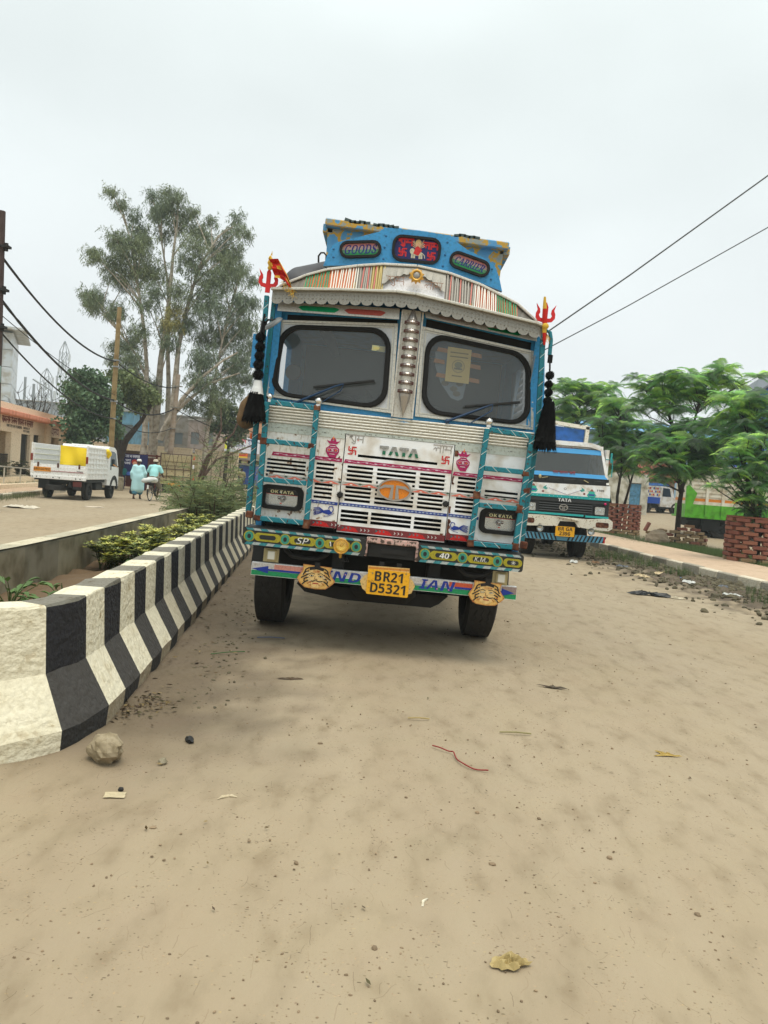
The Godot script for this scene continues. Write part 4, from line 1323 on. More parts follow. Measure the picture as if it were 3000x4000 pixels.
func make_main_truck() -> void:
	var t:=thing("cargo_truck","big old white and blue goods truck with turquoise bars, facing the camera","truck",V(.03,0,-6.6))
	t.rotation.z=deg_to_rad(-1.7)
	var b:=MB.new()
	var tape:=MB.new()
	var ve: MeshInstance3D
	tape.col=lin(.85,.87,.85)
	var rows:=[1.610,1.572,1.536,1.499,1.434,1.398,1.362,1.325]
	var hl:=[]
	for y in rows:
		for c in [[-.418,-.197],[-.161,.173],[.208,.424]]:
			if absf(y - 1.451)<.08 and c[0]<.1 and c[1]>-.1:
				hl.push_back([c[0],y - .010,-.145,y+.010]);hl.push_back([.15,y - .010,c[1],y+.010])
				continue
			hl.push_back([c[0],y - .0105,c[1],y+.0105])
	for y in [1.225,1.187,1.149]:
		for c in [[-.436,-.2],[-.175,.172],[.198,.432]]:
			hl.push_back([c[0],y - .0135,c[1],y+.0135])
	hl.push_back([-.34,1.700,.345,1.722])
	holed(b,-.456,1.045,.474,1.885,hl,-.03,.0)
	for y in [1.59,1.554,1.518,1.48,1.416,1.38,1.344]:
		for c in [[-.43,-.185],[-.17,.18],[.2,.435]]:
			if absf(y - 1.451)<.09 and c[0]<.1 and c[1]>-.1: continue
			b.bx(c[0],y - .004,.0,c[1],y+.004,.006)
	var hood:=part(b,"hood_panel",M["white"],t)
	b=MB.new()
	hl=[[-1.1,1.185,-.79,1.385]]
	for y in rows: hl.push_back([-.685,y - .0105,-.53,y+.0105])
	for y in [1.604,1.570,1.537,1.504,1.470]: hl.push_back([-1.11,y - .0095,-.775,y+.0095])
	holed(b,-1.172,1.07,-.464,1.885,hl,-.03,-.002)
	part(b,"left_panel",M["whitechip"],t)
	b=MB.new()
	hl=[[.79,1.17,1.075,1.375]]
	for y in rows: hl.push_back([.535,y - .0105,.69,y+.0105])
	for y in [1.523,1.482]: hl.push_back([.775,y - .010,1.06,y+.010])
	holed(b,.482,1.07,1.125,1.885,hl,-.03,-.002)
	part(b,"right_panel",M["white"],t)
	# dark engine space behind the slots
	b=MB.new()
	b.bx(-1.13,1.06,-.42,1.09,1.87,-.30)
	for i in 22:
		b.bx(-.9+i*.08,1.1,-.3,-.88+i*.08,1.8,-.28)
	part(b,"radiator",M["dark"],t)
	# rust along the right hand seam and lower corners
	b=MB.new()
	var rn:=noise(61,9.0,3)
	for q in [[.484,1.07,1.25,.06],[.484,1.55,1.62,.03],[.484,1.79,1.88,.05],[.43,1.06,1.12,.04],[.484,1.3,1.36,.03],[-.475,1.06,1.12,-.05],[-.49,1.66,1.69,-.04]]:
		var pl:=PackedVector2Array([Vector2(q[0],q[1])])
		for i in 9:
			var y:=lerpf(q[1],q[2],i/8.0)
			pl.push_back(Vector2(q[0]+q[3]*(.55+.7*rn.get_noise_2d(y*2.0,q[0]*5.0)),y))
		pl.push_back(Vector2(q[0],q[2]))
		b.prism(pl,.0005,.0016,false)
	part(b,"rust_patches",M["rust"],t)
	# painted bands, symbols and lettering on the front
	b=MB.new()
	var pink:=lin(.66,.07,.32);var pale:=lin(.88,.72,.8);var z:=.0012
	for q in [[-1.075,-.47,1.658],[-.455,.472,1.656],[.484,1.12,1.645]]:
		decal(b,pv([q[0],q[2] - .018,q[1],q[2] - .018,q[1],q[2]+.014,q[0]+.01,q[2]+.014]),z,pink)
		var wv:=PackedVector2Array()
		var x: float=q[0]+.02
		while x<q[1] - .02:
			wv.push_back(Vector2(x,q[2] - .002+.007*sin(x*42.0)));x+=.018
		stroke(b,wv,.003,z+.0014,pale)
		x=q[0]+.05
		while x<q[1] - .03:
			decal(b,ell(x,q[2] - .002,.014,.005,6),z+.0028,pale);x+=.075
		# zigzag band
	for q in [[-1.09,-.47],[-.45,-.14],[.15,.472],[.484,1.09]]:
		decal(b,pv([q[0],1.449,q[1],1.449,q[1],1.479,q[0],1.479]),z,lin(.72,.71,.69))
		var x: float=q[0]
		while x<q[1] - .06:
			var e:=minf(x+.155,q[1])
			decal(b,pv([x,1.4495,e,1.4495,(x+e)/2,1.476]),z+.0014,lin(.88,.45,.37))
			decal(b,pv([(x+e)/2 - .015,1.456,(x+e)/2,1.45,(x+e)/2+.018,1.456,(x+e)/2,1.464]),z+.0028,lin(.9,.86,.83))
			decal(b,pv([e - .017,1.468,e,1.462,e+.017,1.468,e,1.476]),z+.0028,lin(.16,.3,.2))
			x=e
		# blue diamond band
	for q in [[-.72,-.47],[-.455,.472],[.484,.745]]:
		decal(b,pv([q[0],1.272,q[1],1.268,q[1],1.294,q[0],1.297]),z,lin(.07,.2,.56))
		var x: float=q[0]+.02
		while x<q[1] - .02:
			decal(b,pv([x - .016,1.282,x,1.276,x+.016,1.282,x,1.289]),z+.0014,lin(.62,.68,.78));x+=.032
		# red foot band
	for q in [[-.71,-.464],[-.456,.474],[.482,.69],[.69,1.1],[-1.1,-.72]]:
		var y0:=1.052 if absf(q[0]+q[1])<.9 and q[0]>-.5 else 1.072
		var hgt:=.055 if q[1]<.7 and q[0]>-.75 else .022
		decal(b,pv([q[0],y0,q[1],y0,q[1],y0+hgt,q[0],y0+hgt]),z,lin(.47,.16,.18))
		if hgt>.03:
			var x: float=q[0]+.1
			while x<q[1] - .1:
				decal(b,pv([x - .07,y0+.003,x+.09,y0+.003,x+.06,y0+.035,x,y0+.05,x - .04,y0+.03]),z+.0014,lin(.78,.06,.08))
				for k in 3:
					var cx:=x+.1+k*.032
					decal(b,pv([cx,y0+.012,cx+.018,y0+.026,cx,y0+.042,cx+.007,y0+.026]),z+.0016,lin(.85,.83,.82))
					decal(b,pv([cx - .16,y0+.02,cx - .14,y0+.03,cx - .16,y0+.044,cx - .153,y0+.03]),z+.0018,lin(.05,.5,.52))
				x+=.29
	kalash(b,-.56,1.745,.19,z);kalash(b,.562,1.75,.19,z)
	swastika(b,-.391,1.749,.03,.011,z,lin(.8,.1,.07));swastika(b,.411,1.749,.029,.011,z,lin(.8,.1,.07))
	hindi(b,"शुभ",.058,-.43,1.825,z,.009,lin(.66,.65,.63),.0,.13)
	hindi(b,"लाभ",.058,.3,1.812,z,.009,lin(.68,.66,.64),.0,.16)
	decal(b,ell(-.35,1.84,.006,.006,6),z+.003,lin(.8,.3,.25))
	peacock(b,-.6,1.205,.21,1.0,z);peacock(b,.6,1.18,.19,-1.0,z)
	part(b,"painted_decoration",M["vcpaint"],t)
	# raised maker's letters, grey above and green below
	var lx:=-.160
	for ch in ["T","A","T","A"]:
		b=MB.new()
		var w:=.078
		for seg in [[0,.032,lin(.05,.42,.3)],[.032,.075,lin(.6,.6,.59)]]:
			var a: float=seg[0];var e: float=seg[1]
			b.col=seg[2]
			if ch=="T":
				b.prism(pv([lx+.027,1.742+a,lx+.053,1.742+a,lx+.053,1.742+minf(e,.052),lx+.027,1.742+minf(e,.052)]),0,.012)
				if e>.05:
					b.prism(pv([lx,1.742+.052,lx+w,1.742+.052,lx+w,1.742+e,lx,1.742+e]),0,.012)
			else:
				for s in [-1.0,1.0]:
					var cx:=lx+w/2
					var xo0:=lerpf(.044,.017,a/.075);var xo1:=lerpf(.044,.017,e/.075)
					b.prism(pv([cx+s*xo0,1.742+a,cx+s*(xo0 - .024),1.742+a,cx+s*maxf(xo1 - .024,.0),1.742+e,cx+s*xo1,1.742+e]),0,.012)
		part(b,"letter",M["vcpaint"],hood)
		lx+=.085
	# round badge
	b=MB.new()
	b.prism(ell(.003,1.451,.135,.086,32),.0,.016)
	var bd:=part(b,"badge",mat("amber",Color(.90,.52,.04),.35,.0,"speck",4.0),hood)
	b=MB.new()
	b.ring(ell(.003,1.451,.145,.096,32),ell(.003,1.451,.13,.082,32),.0,.028)
	for s in [-1.0,1.0]:
		b.prism(pv([.003+s*.13,1.462,.003+s*.09,1.488,.003+s*.01,1.492,.003+s*.01,1.372,.003+s*.045,1.375,.003+s*.03,1.468,.003+s*.085,1.464,.003+s*.128,1.446]),.012,.026)
	part(b,"badge_rim",mat("greymetal",Color(.62,.60,.57),.45,.4),bd)
	for q in [[-.458,1.362],[.452,1.377]]:
		b=MB.new()
		var kn:=Transform3D(Basis(V(1,0,0),PI/2),V(q[0],q[1],.0))
		b.lathe([[.0,.03],[.02,.03],[.024,.026],[.024,.0]],kn,12)
		for i in 10:
			b.box(V(q[0]+cos(TAU*i/10)*.024,q[1]+sin(TAU*i/10)*.024,.013),V(.008,.008,.026),Basis(V(0,0,1),TAU*i/10))
		part(b,"hood_latch",M["black"],hood)
	for q in [[-1.138,1.181,-.766,1.391],[.752,1.163,1.11,1.379]]:
		b=MB.new()
		var o:=rrect(q[0],q[1],q[2],q[3],.06);var n:=rrect(q[0]+.048,q[1]+.035,q[2] - .048,q[3] - .035,.03)
		b.ring(o,n,-.03,.03)
		var hd:=part(b,"headlight",M["rubber"],t)
		b=MB.new()
		b.bx(q[0]+.03,q[1]+.02,-.09,q[2] - .03,q[3] - .02,-.07)
		for i in 9:
			var x:=lerpf(q[0]+.06,q[2] - .06,(i+.5)/9)
			b.bx(x - .014,q[1]+.04,-.07,x+.012,q[3] - .04,-.066+.004*(i % 2))
		b.ball(V((q[0]+q[2])/2,(q[1]+q[3])/2 - .01,-.06),V(.03,.03,.02),10)
		part(b,"reflector",M["reflector"],hd)
		b=MB.new()
		b.prism(rrect(q[0]+.044,q[1]+.03,q[2] - .044,q[3] - .03,.03),.008,.012)
		part(b,"lens",M["lens"],hd)
		b=MB.new()
		decal(b,pv([q[0]+.05,q[3] - .077,q[2] - .05,q[3] - .077,q[2] - .055,q[3] - .038,q[0]+.055,q[3] - .038]),.0135,lin(.11,.1,.1))
		decal(b,pv([q[0]+.05,q[3] - .080,q[2] - .05,q[3] - .080,q[2] - .05,q[3] - .077,q[0]+.05,q[3] - .077]),.0135,lin(.7,.1,.08))
		latin(b,"OK TATA",.026,Transform3D(Basis(),V((q[0]+q[2])/2,q[3] - .0575,.0152)),lin(.86,.82,.62),"Droid Sans",700,.0,1.38,.001)
		var cx: float=(q[0]+q[2])/2;var cy: float=(q[1]+q[3])/2 - .018
		decal(b,ell(cx - .012,q[3] - .0575,.009,.009,8),.0165,lin(.8,.8,.75))
		for s in [-1.0,1.0]:
			stroke(b,pv([cx+s*.008,cy+.022,cx+s*.022,cy+.027,cx+s*.034,cy+.018]),.004,.0135,lin(.25,.12,.12))
			decal(b,ell(cx+s*.02,cy+.008,.011,.006,8),.0135,lin(.25,.12,.12))
		stroke(b,pv([cx,cy+.012,cx - .006,cy - .01,cx+.008,cy - .012]),.004,.0135,lin(.3,.15,.15))
		decal(b,ell(cx - .004,cy - .03,.012,.004,8),.0135,lin(.7,.12,.1))
		part(b,"sticker",M["vc"],hd)
	for i in 6:
		b=MB.new()
		var y:=1.927+i*.0245
		b.tube([V(-1.185,y,-.002),V(1.14,y,-.002)],[.013],10)
		part(b,"ribbed_moulding",M["alu"],t)
	b=MB.new()
	b.bx(-1.18,1.887,-.03,1.135,2.06,-.008);b.bx(-1.18,1.842,-.004,-.464,1.915,.004);b.bx(.482,1.842,-.004,1.13,1.915,.004);b.bx(-.464,1.888,-.006,.482,1.915,.004)
	part(b,"flat_moulding",mat("palegreen",Color(.75,.78,.75),.55,.1,"speck",2.0),t)
	b=MB.new()
	var x:=-1.1
	while x<1.1:
		for k in [.0,.035,.05,.09]:
			decal(b,pv([x+k,1.876,x+k+(.02 if k==.05 else .006),1.876,x+k+(.02 if k==.05 else .006),1.881,x+k,1.881]) if absf(x)>.5 else pv([x+k,1.898,x+k+.01,1.898,x+k+.01,1.903,x+k,1.903]),.0052,lin(.35,.36,.34))
		x+=.2
	part(b,"punched_holes",M["vc"],t)
	var outer:=uvr(.0,.0,1.0,1.0,.002)
	for s in 2:
		b=MB.new()
		var gk:=uvr(.02,.025,.955,.945,.17) if s==0 else uvr(.04,.04,.972,.955,.17)
		var gi:=uvr(.062,.075,.913,.895,.145) if s==0 else uvr(.082,.09,.93,.905,.145)
		wring(b,s,uvr(-.09,-.09,1.1,1.14,.002),gk,-.05,-.012)
		part(b,"cab_front",M["blue"],t)
		b=MB.new()
		wring(b,s,uvr(.02,.025,.98,.975,.002),gk,-.012,.0)
		part(b,"window_plate",mat("plate",Color(.78,.79,.8),.42,.25,"speck",5.0),t)
		b=MB.new()
		wring(b,s,outer,uvr(.022,.028,.978,.972,.002),-.012,.016)
		wring(b,s,uvr(.03,.036,.97,.964,.002),uvr(.042,.05,.958,.95,.002),-.006,.008)
		part(b,"window_frame",M["alu"],t)
		b=MB.new()
		for k in 13:
			for q in [[.011,k/13.0+.04],[.989,k/13.0+.04],[k/13.0+.04,.014],[k/13.0+.04,.986]]:
				var p:=wpt(s,q[0],q[1],.017)
				b.box(p,V(.012,.01,.006))
		part(b,"clips",M["tinwhite"],t).set_meta("kind","stuff")
		b=MB.new()
		wring(b,s,gk,gi,-.03,.022)
		var g2:=uvr(.03,.037,.945,.935,.165) if s==0 else uvr(.05,.052,.962,.945,.165)
		wring(b,s,g2,uvr(.047,.056,.93,.915,.155) if s==0 else uvr(.066,.07,.946,.925,.155),.022,.03)
		part(b,"gasket",M["rubber"],t)
		b=MB.new()
		var ctr:=wpt(s,.5,.5,.0)
		for k in gi.size():
			b.tri(ctr,wpt(s,gi[k].x,gi[k].y,.0),wpt(s,gi[(k+1) % gi.size()].x,gi[(k+1) % gi.size()].y,.0))
		part(b,"windscreen",M["glass"],t)
	# papers and stains on the glass
	b=MB.new()
	b.col=lin(.80,.72,.45)
	b.xf=Transform3D(Basis(V(0,1,0),.13)*Basis(V(1,0,0),-.06),V(.44,2.575,-.075))
	b.prism(pv([-.105,-.15,.105,-.15,.105,.145,-.105,.15]),0,.001)
	for i in 3:
		decal(b,pv([-.08,.1 - .035*i,.08,.1 - .035*i,.08,.11 - .035*i,-.08,.11 - .035*i]) if i<2 else pv([-.05,-.1,.04,-.1,.04,-.09,-.05,-.09]),.0015,lin(.5,.46,.3))
	decal(b,ell(0,-.01,.058,.058,20),.0015,lin(.62,.57,.38));decal(b,ell(0,-.01,.05,.05,20),.003,lin(.76,.69,.44));decal(b,ell(0,.0,.035,.028,10),.0045,lin(.5,.5,.38));decal(b,pv([-.035,-.04,.035,-.04,.035,-.025,-.035,-.025]),.0045,lin(.45,.45,.36))
	part(b,"pasted_notice",M["vc"],t)
	b=MB.new()
	b.col=lin(.62,.42,.2)
	b.xf=Transform3D(Basis(V(0,1,0),.13)*Basis(V(1,0,0),-.06),V(.44,2.575,-.079))
	for q in [[-.2,.1],[.1,.09],[-.22,.0],[.1,-.01],[-.19,-.12],[.1,-.13]]:
		b.prism(pv([q[0],q[1],q[0]+.1,q[1] - .006,q[0]+.095,q[1]+.03,q[0]+.01,q[1]+.036]),0,.001)
	part(b,"brown_tape",M["vc"],t).set_meta("kind","stuff")
	b=MB.new()
	b.col=lin(.42,.48,.52)
	b.xf=Transform3D(Basis(V(0,1,0),.13)*Basis(V(1,0,0),-.06),V(.4,2.47,-.082))
	b.prism(pv([-.17,.2,-.12,.24,.06,.24,.13,.0,.11,-.17,.07,-.2,.0,-.18,-.1,-.06,-.16,.08]),0,.001)
	b.col=lin(.33,.31,.22)
	for q in [[-.06,-.06],[.02,-.1],[.07,-.05],[.05,-.14]]:
		b.prism(ell(q[0],q[1],.035,.025,7),.001,.002,false)
	part(b,"old_sticker_stain",M["vc"],t)
	b=MB.new()
	b.col=lin(.75,.75,.58)
	b.prism(pv([-.316,2.622,-.202,2.615,-.2,2.664,-.314,2.668]),-.048,-.047);decal(b,pv([-.3,2.632,-.22,2.628,-.22,2.652,-.3,2.655]),-.0465,lin(.82,.78,.5))
	part(b,"small_sticker",M["vc"],t)
	# wipers
	for q in [[-.935,2.104,-.6,2.295,-.781,2.257,-.261,2.357],[.39,2.081,.703,2.257,.529,2.222,1.003,2.314]]:
		b=MB.new()
		var zz:=func(xx: float) -> float: return .055 - .13*absf(xx)
		b.bar(V(q[4],q[5],zz.call(q[4])),V(q[6],q[7],zz.call(q[6])),.022,.014,V(0,0,1),.004)
		b.bar(V(lerpf(q[4],q[6],.2),lerpf(q[5],q[7],.2),zz.call(q[4])+.01),V(lerpf(q[4],q[6],.8),lerpf(q[5],q[7],.8),zz.call(q[6])+.01),.012,.012)
		var wp:=part(b,"wiper",M["black"],t)
		b=MB.new()
		var mx: float=(q[4]+q[6])/2;var my: float=(q[5]+q[7])/2
		b.tube([V(q[0],q[1],zz.call(q[0])+.01),V(q[2],q[3] - .02,zz.call(q[2])+.02),V(mx,my,zz.call(mx)+.012)],[.012,.008,.006],6)
		b.tube([V(q[0]+.18,q[1] - .01,zz.call(q[0])+.005),V(q[2]+.06,q[3] - .045,zz.call(q[2])+.012),V(mx,my,zz.call(mx)+.012)],[.005,.005,.004],6)
		b.ball(V(q[0],q[1],zz.call(q[0])),V(.022,.022,.02),8)
		part(b,"wiper_arm",mat("bluearm",Color(.08,.22,.36),.5),wp)
	b=MB.new()
	b.prism(pv([-.075,2.07,.085,2.07,.075,2.98,-.09,2.98]),-.02,.015);b.bx(-.092,2.07,.0,-.078,2.97,.03);b.bx(.082,2.07,.0,.096,2.97,.03)
	part(b,"centre_pillar",M["tinwhite"],t)
	b=MB.new()
	var pr:=[[.002,2.075],[.025,2.15],[.05,2.245],[.052,2.265]]
	for i in 9:
		var y:=2.287+i*.072
		pr.append_array([[.040,y - .018],[.040,y - .016],[.056,y - .014],[.064,y],[.056,y+.014],[.040,y+.016]])
	pr.append_array([[.045,2.89],[.038,2.905],[.016,2.96],[.003,2.995]])
	b.lathe(pr,Transform3D(Basis(),V(.005,0,.06)),24)
	var fin:=part(b,"finial_column",mat("polished",Color(.68,.66,.64),.25,.6),t)
	b=MB.new()
	for i in 9:
		var y:=2.287+i*.072
		for k in 14:
			var a:=PI*(k+.5)/14
			b.box(V(.005+cos(a)*.062,y,.06+sin(a)*.062),V(.0035,.026,.006),Basis(V(0,1,0),PI/2 - a))
	part(b,"red_flutes",mat("maroon",Color(.32,.09,.06),.6),fin).set_meta("kind","stuff")
	for i in 8:
		b=MB.new()
		b.lathe([[.0415,2.306+i*.072],[.0425,2.315+i*.072],[.0425,2.33+i*.072],[.0415,2.34+i*.072]],Transform3D(Basis(),V(.005,0,.06)),20)
		part(b,"collar",M["tinwhite"],fin)
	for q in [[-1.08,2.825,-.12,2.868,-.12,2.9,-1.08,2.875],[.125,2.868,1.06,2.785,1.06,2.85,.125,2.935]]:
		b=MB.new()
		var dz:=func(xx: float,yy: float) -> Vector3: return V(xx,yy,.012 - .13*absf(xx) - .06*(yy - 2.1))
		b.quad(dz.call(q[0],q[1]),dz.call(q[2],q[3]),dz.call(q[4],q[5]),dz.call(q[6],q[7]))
		part(b,"flap_shade_strip",M["dark"],t)  # shade under the sun flaps, laid on as a dark strip
	for q in [[-1.158,2.965,-.112,2.985,-.108,2.882,-1.15,2.87],[.1,2.985,1.085,2.92,1.08,2.838,.114,2.92]]:
		b=MB.new()
		for s in 2:
			var zt:=.02 if s==0 else .0
			var ins:=.0 if s==0 else .012
			b.quad(V(q[6],q[7],.09 - .1*absf(q[6]) - ins),V(q[4],q[5],.09 - .1*absf(q[4]) - ins),V(q[2],q[3],.02 - .1*absf(q[2]) - ins),V(q[0],q[1],.02 - .1*absf(q[0]) - ins))
		b.quad(V(q[6],q[7],.078 - .1*absf(q[6])),V(q[4],q[5],.078 - .1*absf(q[4])),V(q[4],q[5],.09 - .1*absf(q[4])),V(q[6],q[7],.09 - .1*absf(q[6])))
		var fl:=part(b,"sun_flap",M["tinwhite"],t)
		for w in ([[.17,.56,lin(.04,.62,.4)],[.55,.93,lin(.72,.34,.3)]] if q[0]<0 else [[.11,.42,lin(.8,.68,.64)],[.53,.87,lin(.04,.62,.4)]]):
			var u0: float=w[0];var u1: float=w[1]
			if q[0]<0: u1=u0+.34
			b=MB.new()
			b.col=w[2]
			var f:=func(u: float,k: float) -> Vector3:
				var top:=V(lerpf(q[0],q[2],u),lerpf(q[1],q[3],u),.0);var bot:=V(lerpf(q[6],q[4],u),lerpf(q[7],q[5],u),.0)
				var p:=top.lerp(bot,k)
				p.z=lerpf(.02,.09,k) - .1*absf(p.x)+.003
				return p
			var c: Vector3=f.call((u0+u1)/2,.4)
			var loop:=[[u0,.5],[u0+.02,.36],[u0+.05,.3],[u1 - .05,.3],[u1 - .02,.36],[u1,.5],[u1 - .02,.68],[u1 - .04,.82],[u0+.04,.82],[u0+.02,.68]]
			for k in loop.size():
				b.tri(c,f.call(loop[(k+1) % loop.size()][0],loop[(k+1) % loop.size()][1]),f.call(loop[k][0],loop[k][1]))
			part(b,"painted_panel",M["vcpaint"],fl)
	var edge:=[[-1.21,3.035],[-.62,3.073],[-.15,3.093],[.01,3.085],[.58,3.025],[1.047,2.975],[1.13,2.958]]
	var ey:=func(xx: float) -> float:
		for i in edge.size() - 1:
			if xx<=edge[i+1][0]:
				return lerpf(edge[i][1],edge[i+1][1],(xx - edge[i][0])/(edge[i+1][0] - edge[i][0])) - .012
		return edge[-1][1] - .012
	var ez:=func(xx: float) -> float: return .13 - .1*absf(xx)
	b=MB.new()
	x=-1.2
	var stp:=.0119
	var i0:=0
	while x<1.12:
		var xa:=x;var xb:=x+stp
		var fa:=absf(fposmod(float(i0),8.0) - 4.0)/4.0;var fb:=absf(fposmod(float(i0+1),8.0) - 4.0)/4.0
		var da:=.078+.032*sqrt(clampf(1.0 - fa*fa,0,1));var db:=.078+.032*sqrt(clampf(1.0 - fb*fb,0,1))
		var ya: float=ey.call(xa);var yb: float=ey.call(xb);var za: float=ez.call(xa);var zb: float=ez.call(xb)
		b.quad(V(xa,ya - da,za+.012),V(xb,yb - db,zb+.012),V(xb,yb,zb),V(xa,ya,za))
		b.quad(V(xb,yb - db,zb+.009),V(xa,ya - da,za+.009),V(xa,ya,za - .003),V(xb,yb,zb - .003))
		x=xb;i0+=1
	var sc:=part(b,"scalloped_strip",M["tin"],t)
	b=MB.new()
	x=-1.17
	while x<1.1:
		for w in [.03,.062]:
			b.ball(V(x,ey.call(x) - w,ez.call(x)+.012*w/.1+.001),V(.006,.006,.005),6)
		x+=.032
	part(b,"rivets",M["tin"],sc).set_meta("kind","stuff")
	b=MB.new()
	for i in edge.size() - 1:
		b.bar(V(edge[i][0],edge[i][1]+.002,ez.call(edge[i][0])+.01),V(edge[i+1][0],edge[i+1][1]+.002,ez.call(edge[i+1][0])+.01),.022,.05,V(0,0,1),.004)
	part(b,"gutter_rail",M["alu"],t)
	# crown: arched board
	var arch:=[[-1.20,3.05],[-1.141,3.099],[-.94,3.198],[-.765,3.259],[-.503,3.311],[-.289,3.34],[.0,3.345],[.272,3.322],[.555,3.26],[.89,3.14],[1.051,3.028],[1.12,2.97]]
	var ay:=func(xx: float) -> float:
		for i in arch.size() - 1:
			if xx<=arch[i+1][0]:
				return lerpf(arch[i][1],arch[i+1][1],(xx - arch[i][0])/(arch[i+1][0] - arch[i][0]))
		return arch[-1][1]
	var cz:=func(xx: float,k: float) -> float: return .12 - .1*absf(xx) - .12*k
	var sect:=[[-1.20,-.945,Color(.42,.39,.35)],[-.945,-.9,Color(.62,.5,.34)],[-.9,-.52,Color(.84,.46,.24)],[-.52,-.38,Color(.52,.5,.47)],[-.38,-.285,Color(.66,.56,.26)],[-.285,.25,Color(.86,.86,.88)],[.25,.52,Color(.52,.5,.47)],[.52,.89,Color(.80,.42,.24)],[.89,1.12,Color(.40,.38,.35)]]
	for q in sect:
		b=MB.new()
		b.col=(q[2] as Color).srgb_to_linear()
		var n:=maxi(2,int((q[1] - q[0])/.05))
		for i in n:
			var xa:=lerpf(q[0],q[1],float(i)/n);var xb:=lerpf(q[0],q[1],float(i+1)/n)
			b.quad(V(xa,ey.call(xa),cz.call(xa,0)),V(xb,ey.call(xb),cz.call(xb,0)),V(xb,ay.call(xb),cz.call(xb,1)),V(xa,ay.call(xa),cz.call(xa,1)))
			b.quad(V(xa,ay.call(xa),cz.call(xa,1)),V(xb,ay.call(xb),cz.call(xb,1)),V(xb,ay.call(xb) - .02,cz.call(xb,1) - .5),V(xa,ay.call(xa) - .02,cz.call(xa,1) - .5))
		part(b,"crown_panel",M["vcpaint"],t)
	# yellow foot pieces behind the strips
	b=MB.new()
	b.col=lin(.72,.6,.22)
	for q in [[-.76,-.3],[.26,.62],[.78,.87]]:
		var xa: float=q[0]
		while xa<q[1]:
			var hgt:=rr(.035,.1)
			b.quad(V(xa,ey.call(xa)+.003,cz.call(xa,0)+.003),V(xa+.022,ey.call(xa+.022)+.003,cz.call(xa+.022,0)+.003),V(xa+.022,ey.call(xa+.022)+hgt,cz.call(xa+.022,.4)+.003),V(xa,ey.call(xa)+hgt,cz.call(xa,.4)+.003))
			xa+=.026
	part(b,"yellow_paper_edging",M["vcpaint"],t).set_meta("kind","stuff")
	var strips:=[]
	for i in 9: strips.push_back([-.935+i*.0235,lin(.04,.5,.33)])
	for i in 11: strips.push_back([-.715+i*.0215,lin(.86,.84,.79)])
	for i in 12: strips.push_back([-.475+i*.0175,lin(.78,.42,.38) if i % 3==1 and i<8 else (lin(.62,.6,.56) if i<6 else lin(.74,.66,.4))])
	for i in 11: strips.push_back([.265+i*.0225,lin(.78,.45,.4) if i % 4==1 else lin(.66,.64,.6)])
	for i in 11: strips.push_back([.505+i*.0185,lin(.86,.84,.8)])
	for i in 9: strips.push_back([.705+i*.0205,lin(.04,.52,.34)])
	for q in strips:
		b=MB.new()
		b.col=q[1]
		var xa: float=q[0];var xb: float=xa+rr(-.006,.008)
		b.bar(V(xa+.005,ey.call(xa)+.004,cz.call(xa,0)+.016),V(xb+.005,ay.call(xb) - .008,cz.call(xb,1)+.018),.0095,.004)
		b.bar(V(xb+.005,ay.call(xb) - .008,cz.call(xb,1)+.018),V(xb+.005,ay.call(xb)+.004,cz.call(xb,1) - .01),.0095,.004)
		part(b,"ribbon_strip",M["vc"],t)
	b=MB.new()
	for i in arch.size() - 1:
		b.bar(V(arch[i][0],arch[i][1]+.008,cz.call(arch[i][0],1)),V(arch[i+1][0],arch[i+1][1]+.008,cz.call(arch[i+1][0],1)),.02,.06,V(0,0,1),.004)
	part(b,"crown_rail",M["tinwhite"],t)
	# white centre piece with torn scalloped awning, sun boss
	b=MB.new()
	var prev:=Vector3.ZERO
	for i in 41:
		var u:=i/40.0
		var xx:=lerpf(-.285,.25,u)
		var c:=absf(u - .5)*2.0
		var drop:=.06+.12*c*c+.018*absf(sin(u*PI*9.0))
		var p:=V(xx,ay.call(xx) - drop,cz.call(xx,1.0 - drop/.26)+.035)
		if i>0:
			var tp:=V(prev.x,ay.call(prev.x),cz.call(prev.x,1)+.012);var tq:=V(xx,ay.call(xx),cz.call(xx,1)+.012)
			b.quad(prev,p,tq,tp);b.quad(p - V(0,0,.004),prev - V(0,0,.004),tp - V(0,0,.004),tq - V(0,0,.004))
		prev=p
	part(b,"torn_awning",M["tin"],t)
	b=MB.new()
	hindi(b,"शुभ",.06,-.24,3.165,.0,.005,lin(.6,.46,.38),-.15,.15)
	hindi(b,"लाभ",.06,.07,3.15,.0,.005,lin(.6,.46,.38),.15,.15)
	for i in 12:
		decal(b,ell(-.2+i*.035,3.11+.03*sin(i*.28),.006,.006,6),.0,lin(.95,.95,.95))
	var lt:=part(b,"worn_lettering",M["vc"],t)
	lt.position=V(0,.42,.145)
	lt.rotation.x=-.0
	lt.position=V(0,0,.095)
	b=MB.new()
	var star:=PackedVector2Array()
	for i in 20:
		star.push_back(Vector2(.0,3.24)+Vector2.from_angle(PI/2+TAU*i/20)*(.066 if i % 2==0 else .045))
	b.prism(star,.11,.135)
	b.lathe([[.05,.0],[.052,.02],[.04,.035],[.03,.03]],Transform3D(Basis(V(1,0,0),PI/2),V(0,3.24,.125)),20)
	var sun:=part(b,"sun_boss",mat("brass",Color(.82,.62,.25),.4,.3),t)
	b=MB.new()
	b.ball(V(0,3.24,.145),V(.032,.032,.016),12)
	part(b,"boss_glass",M["greymetal"],sun)
	b=MB.new()
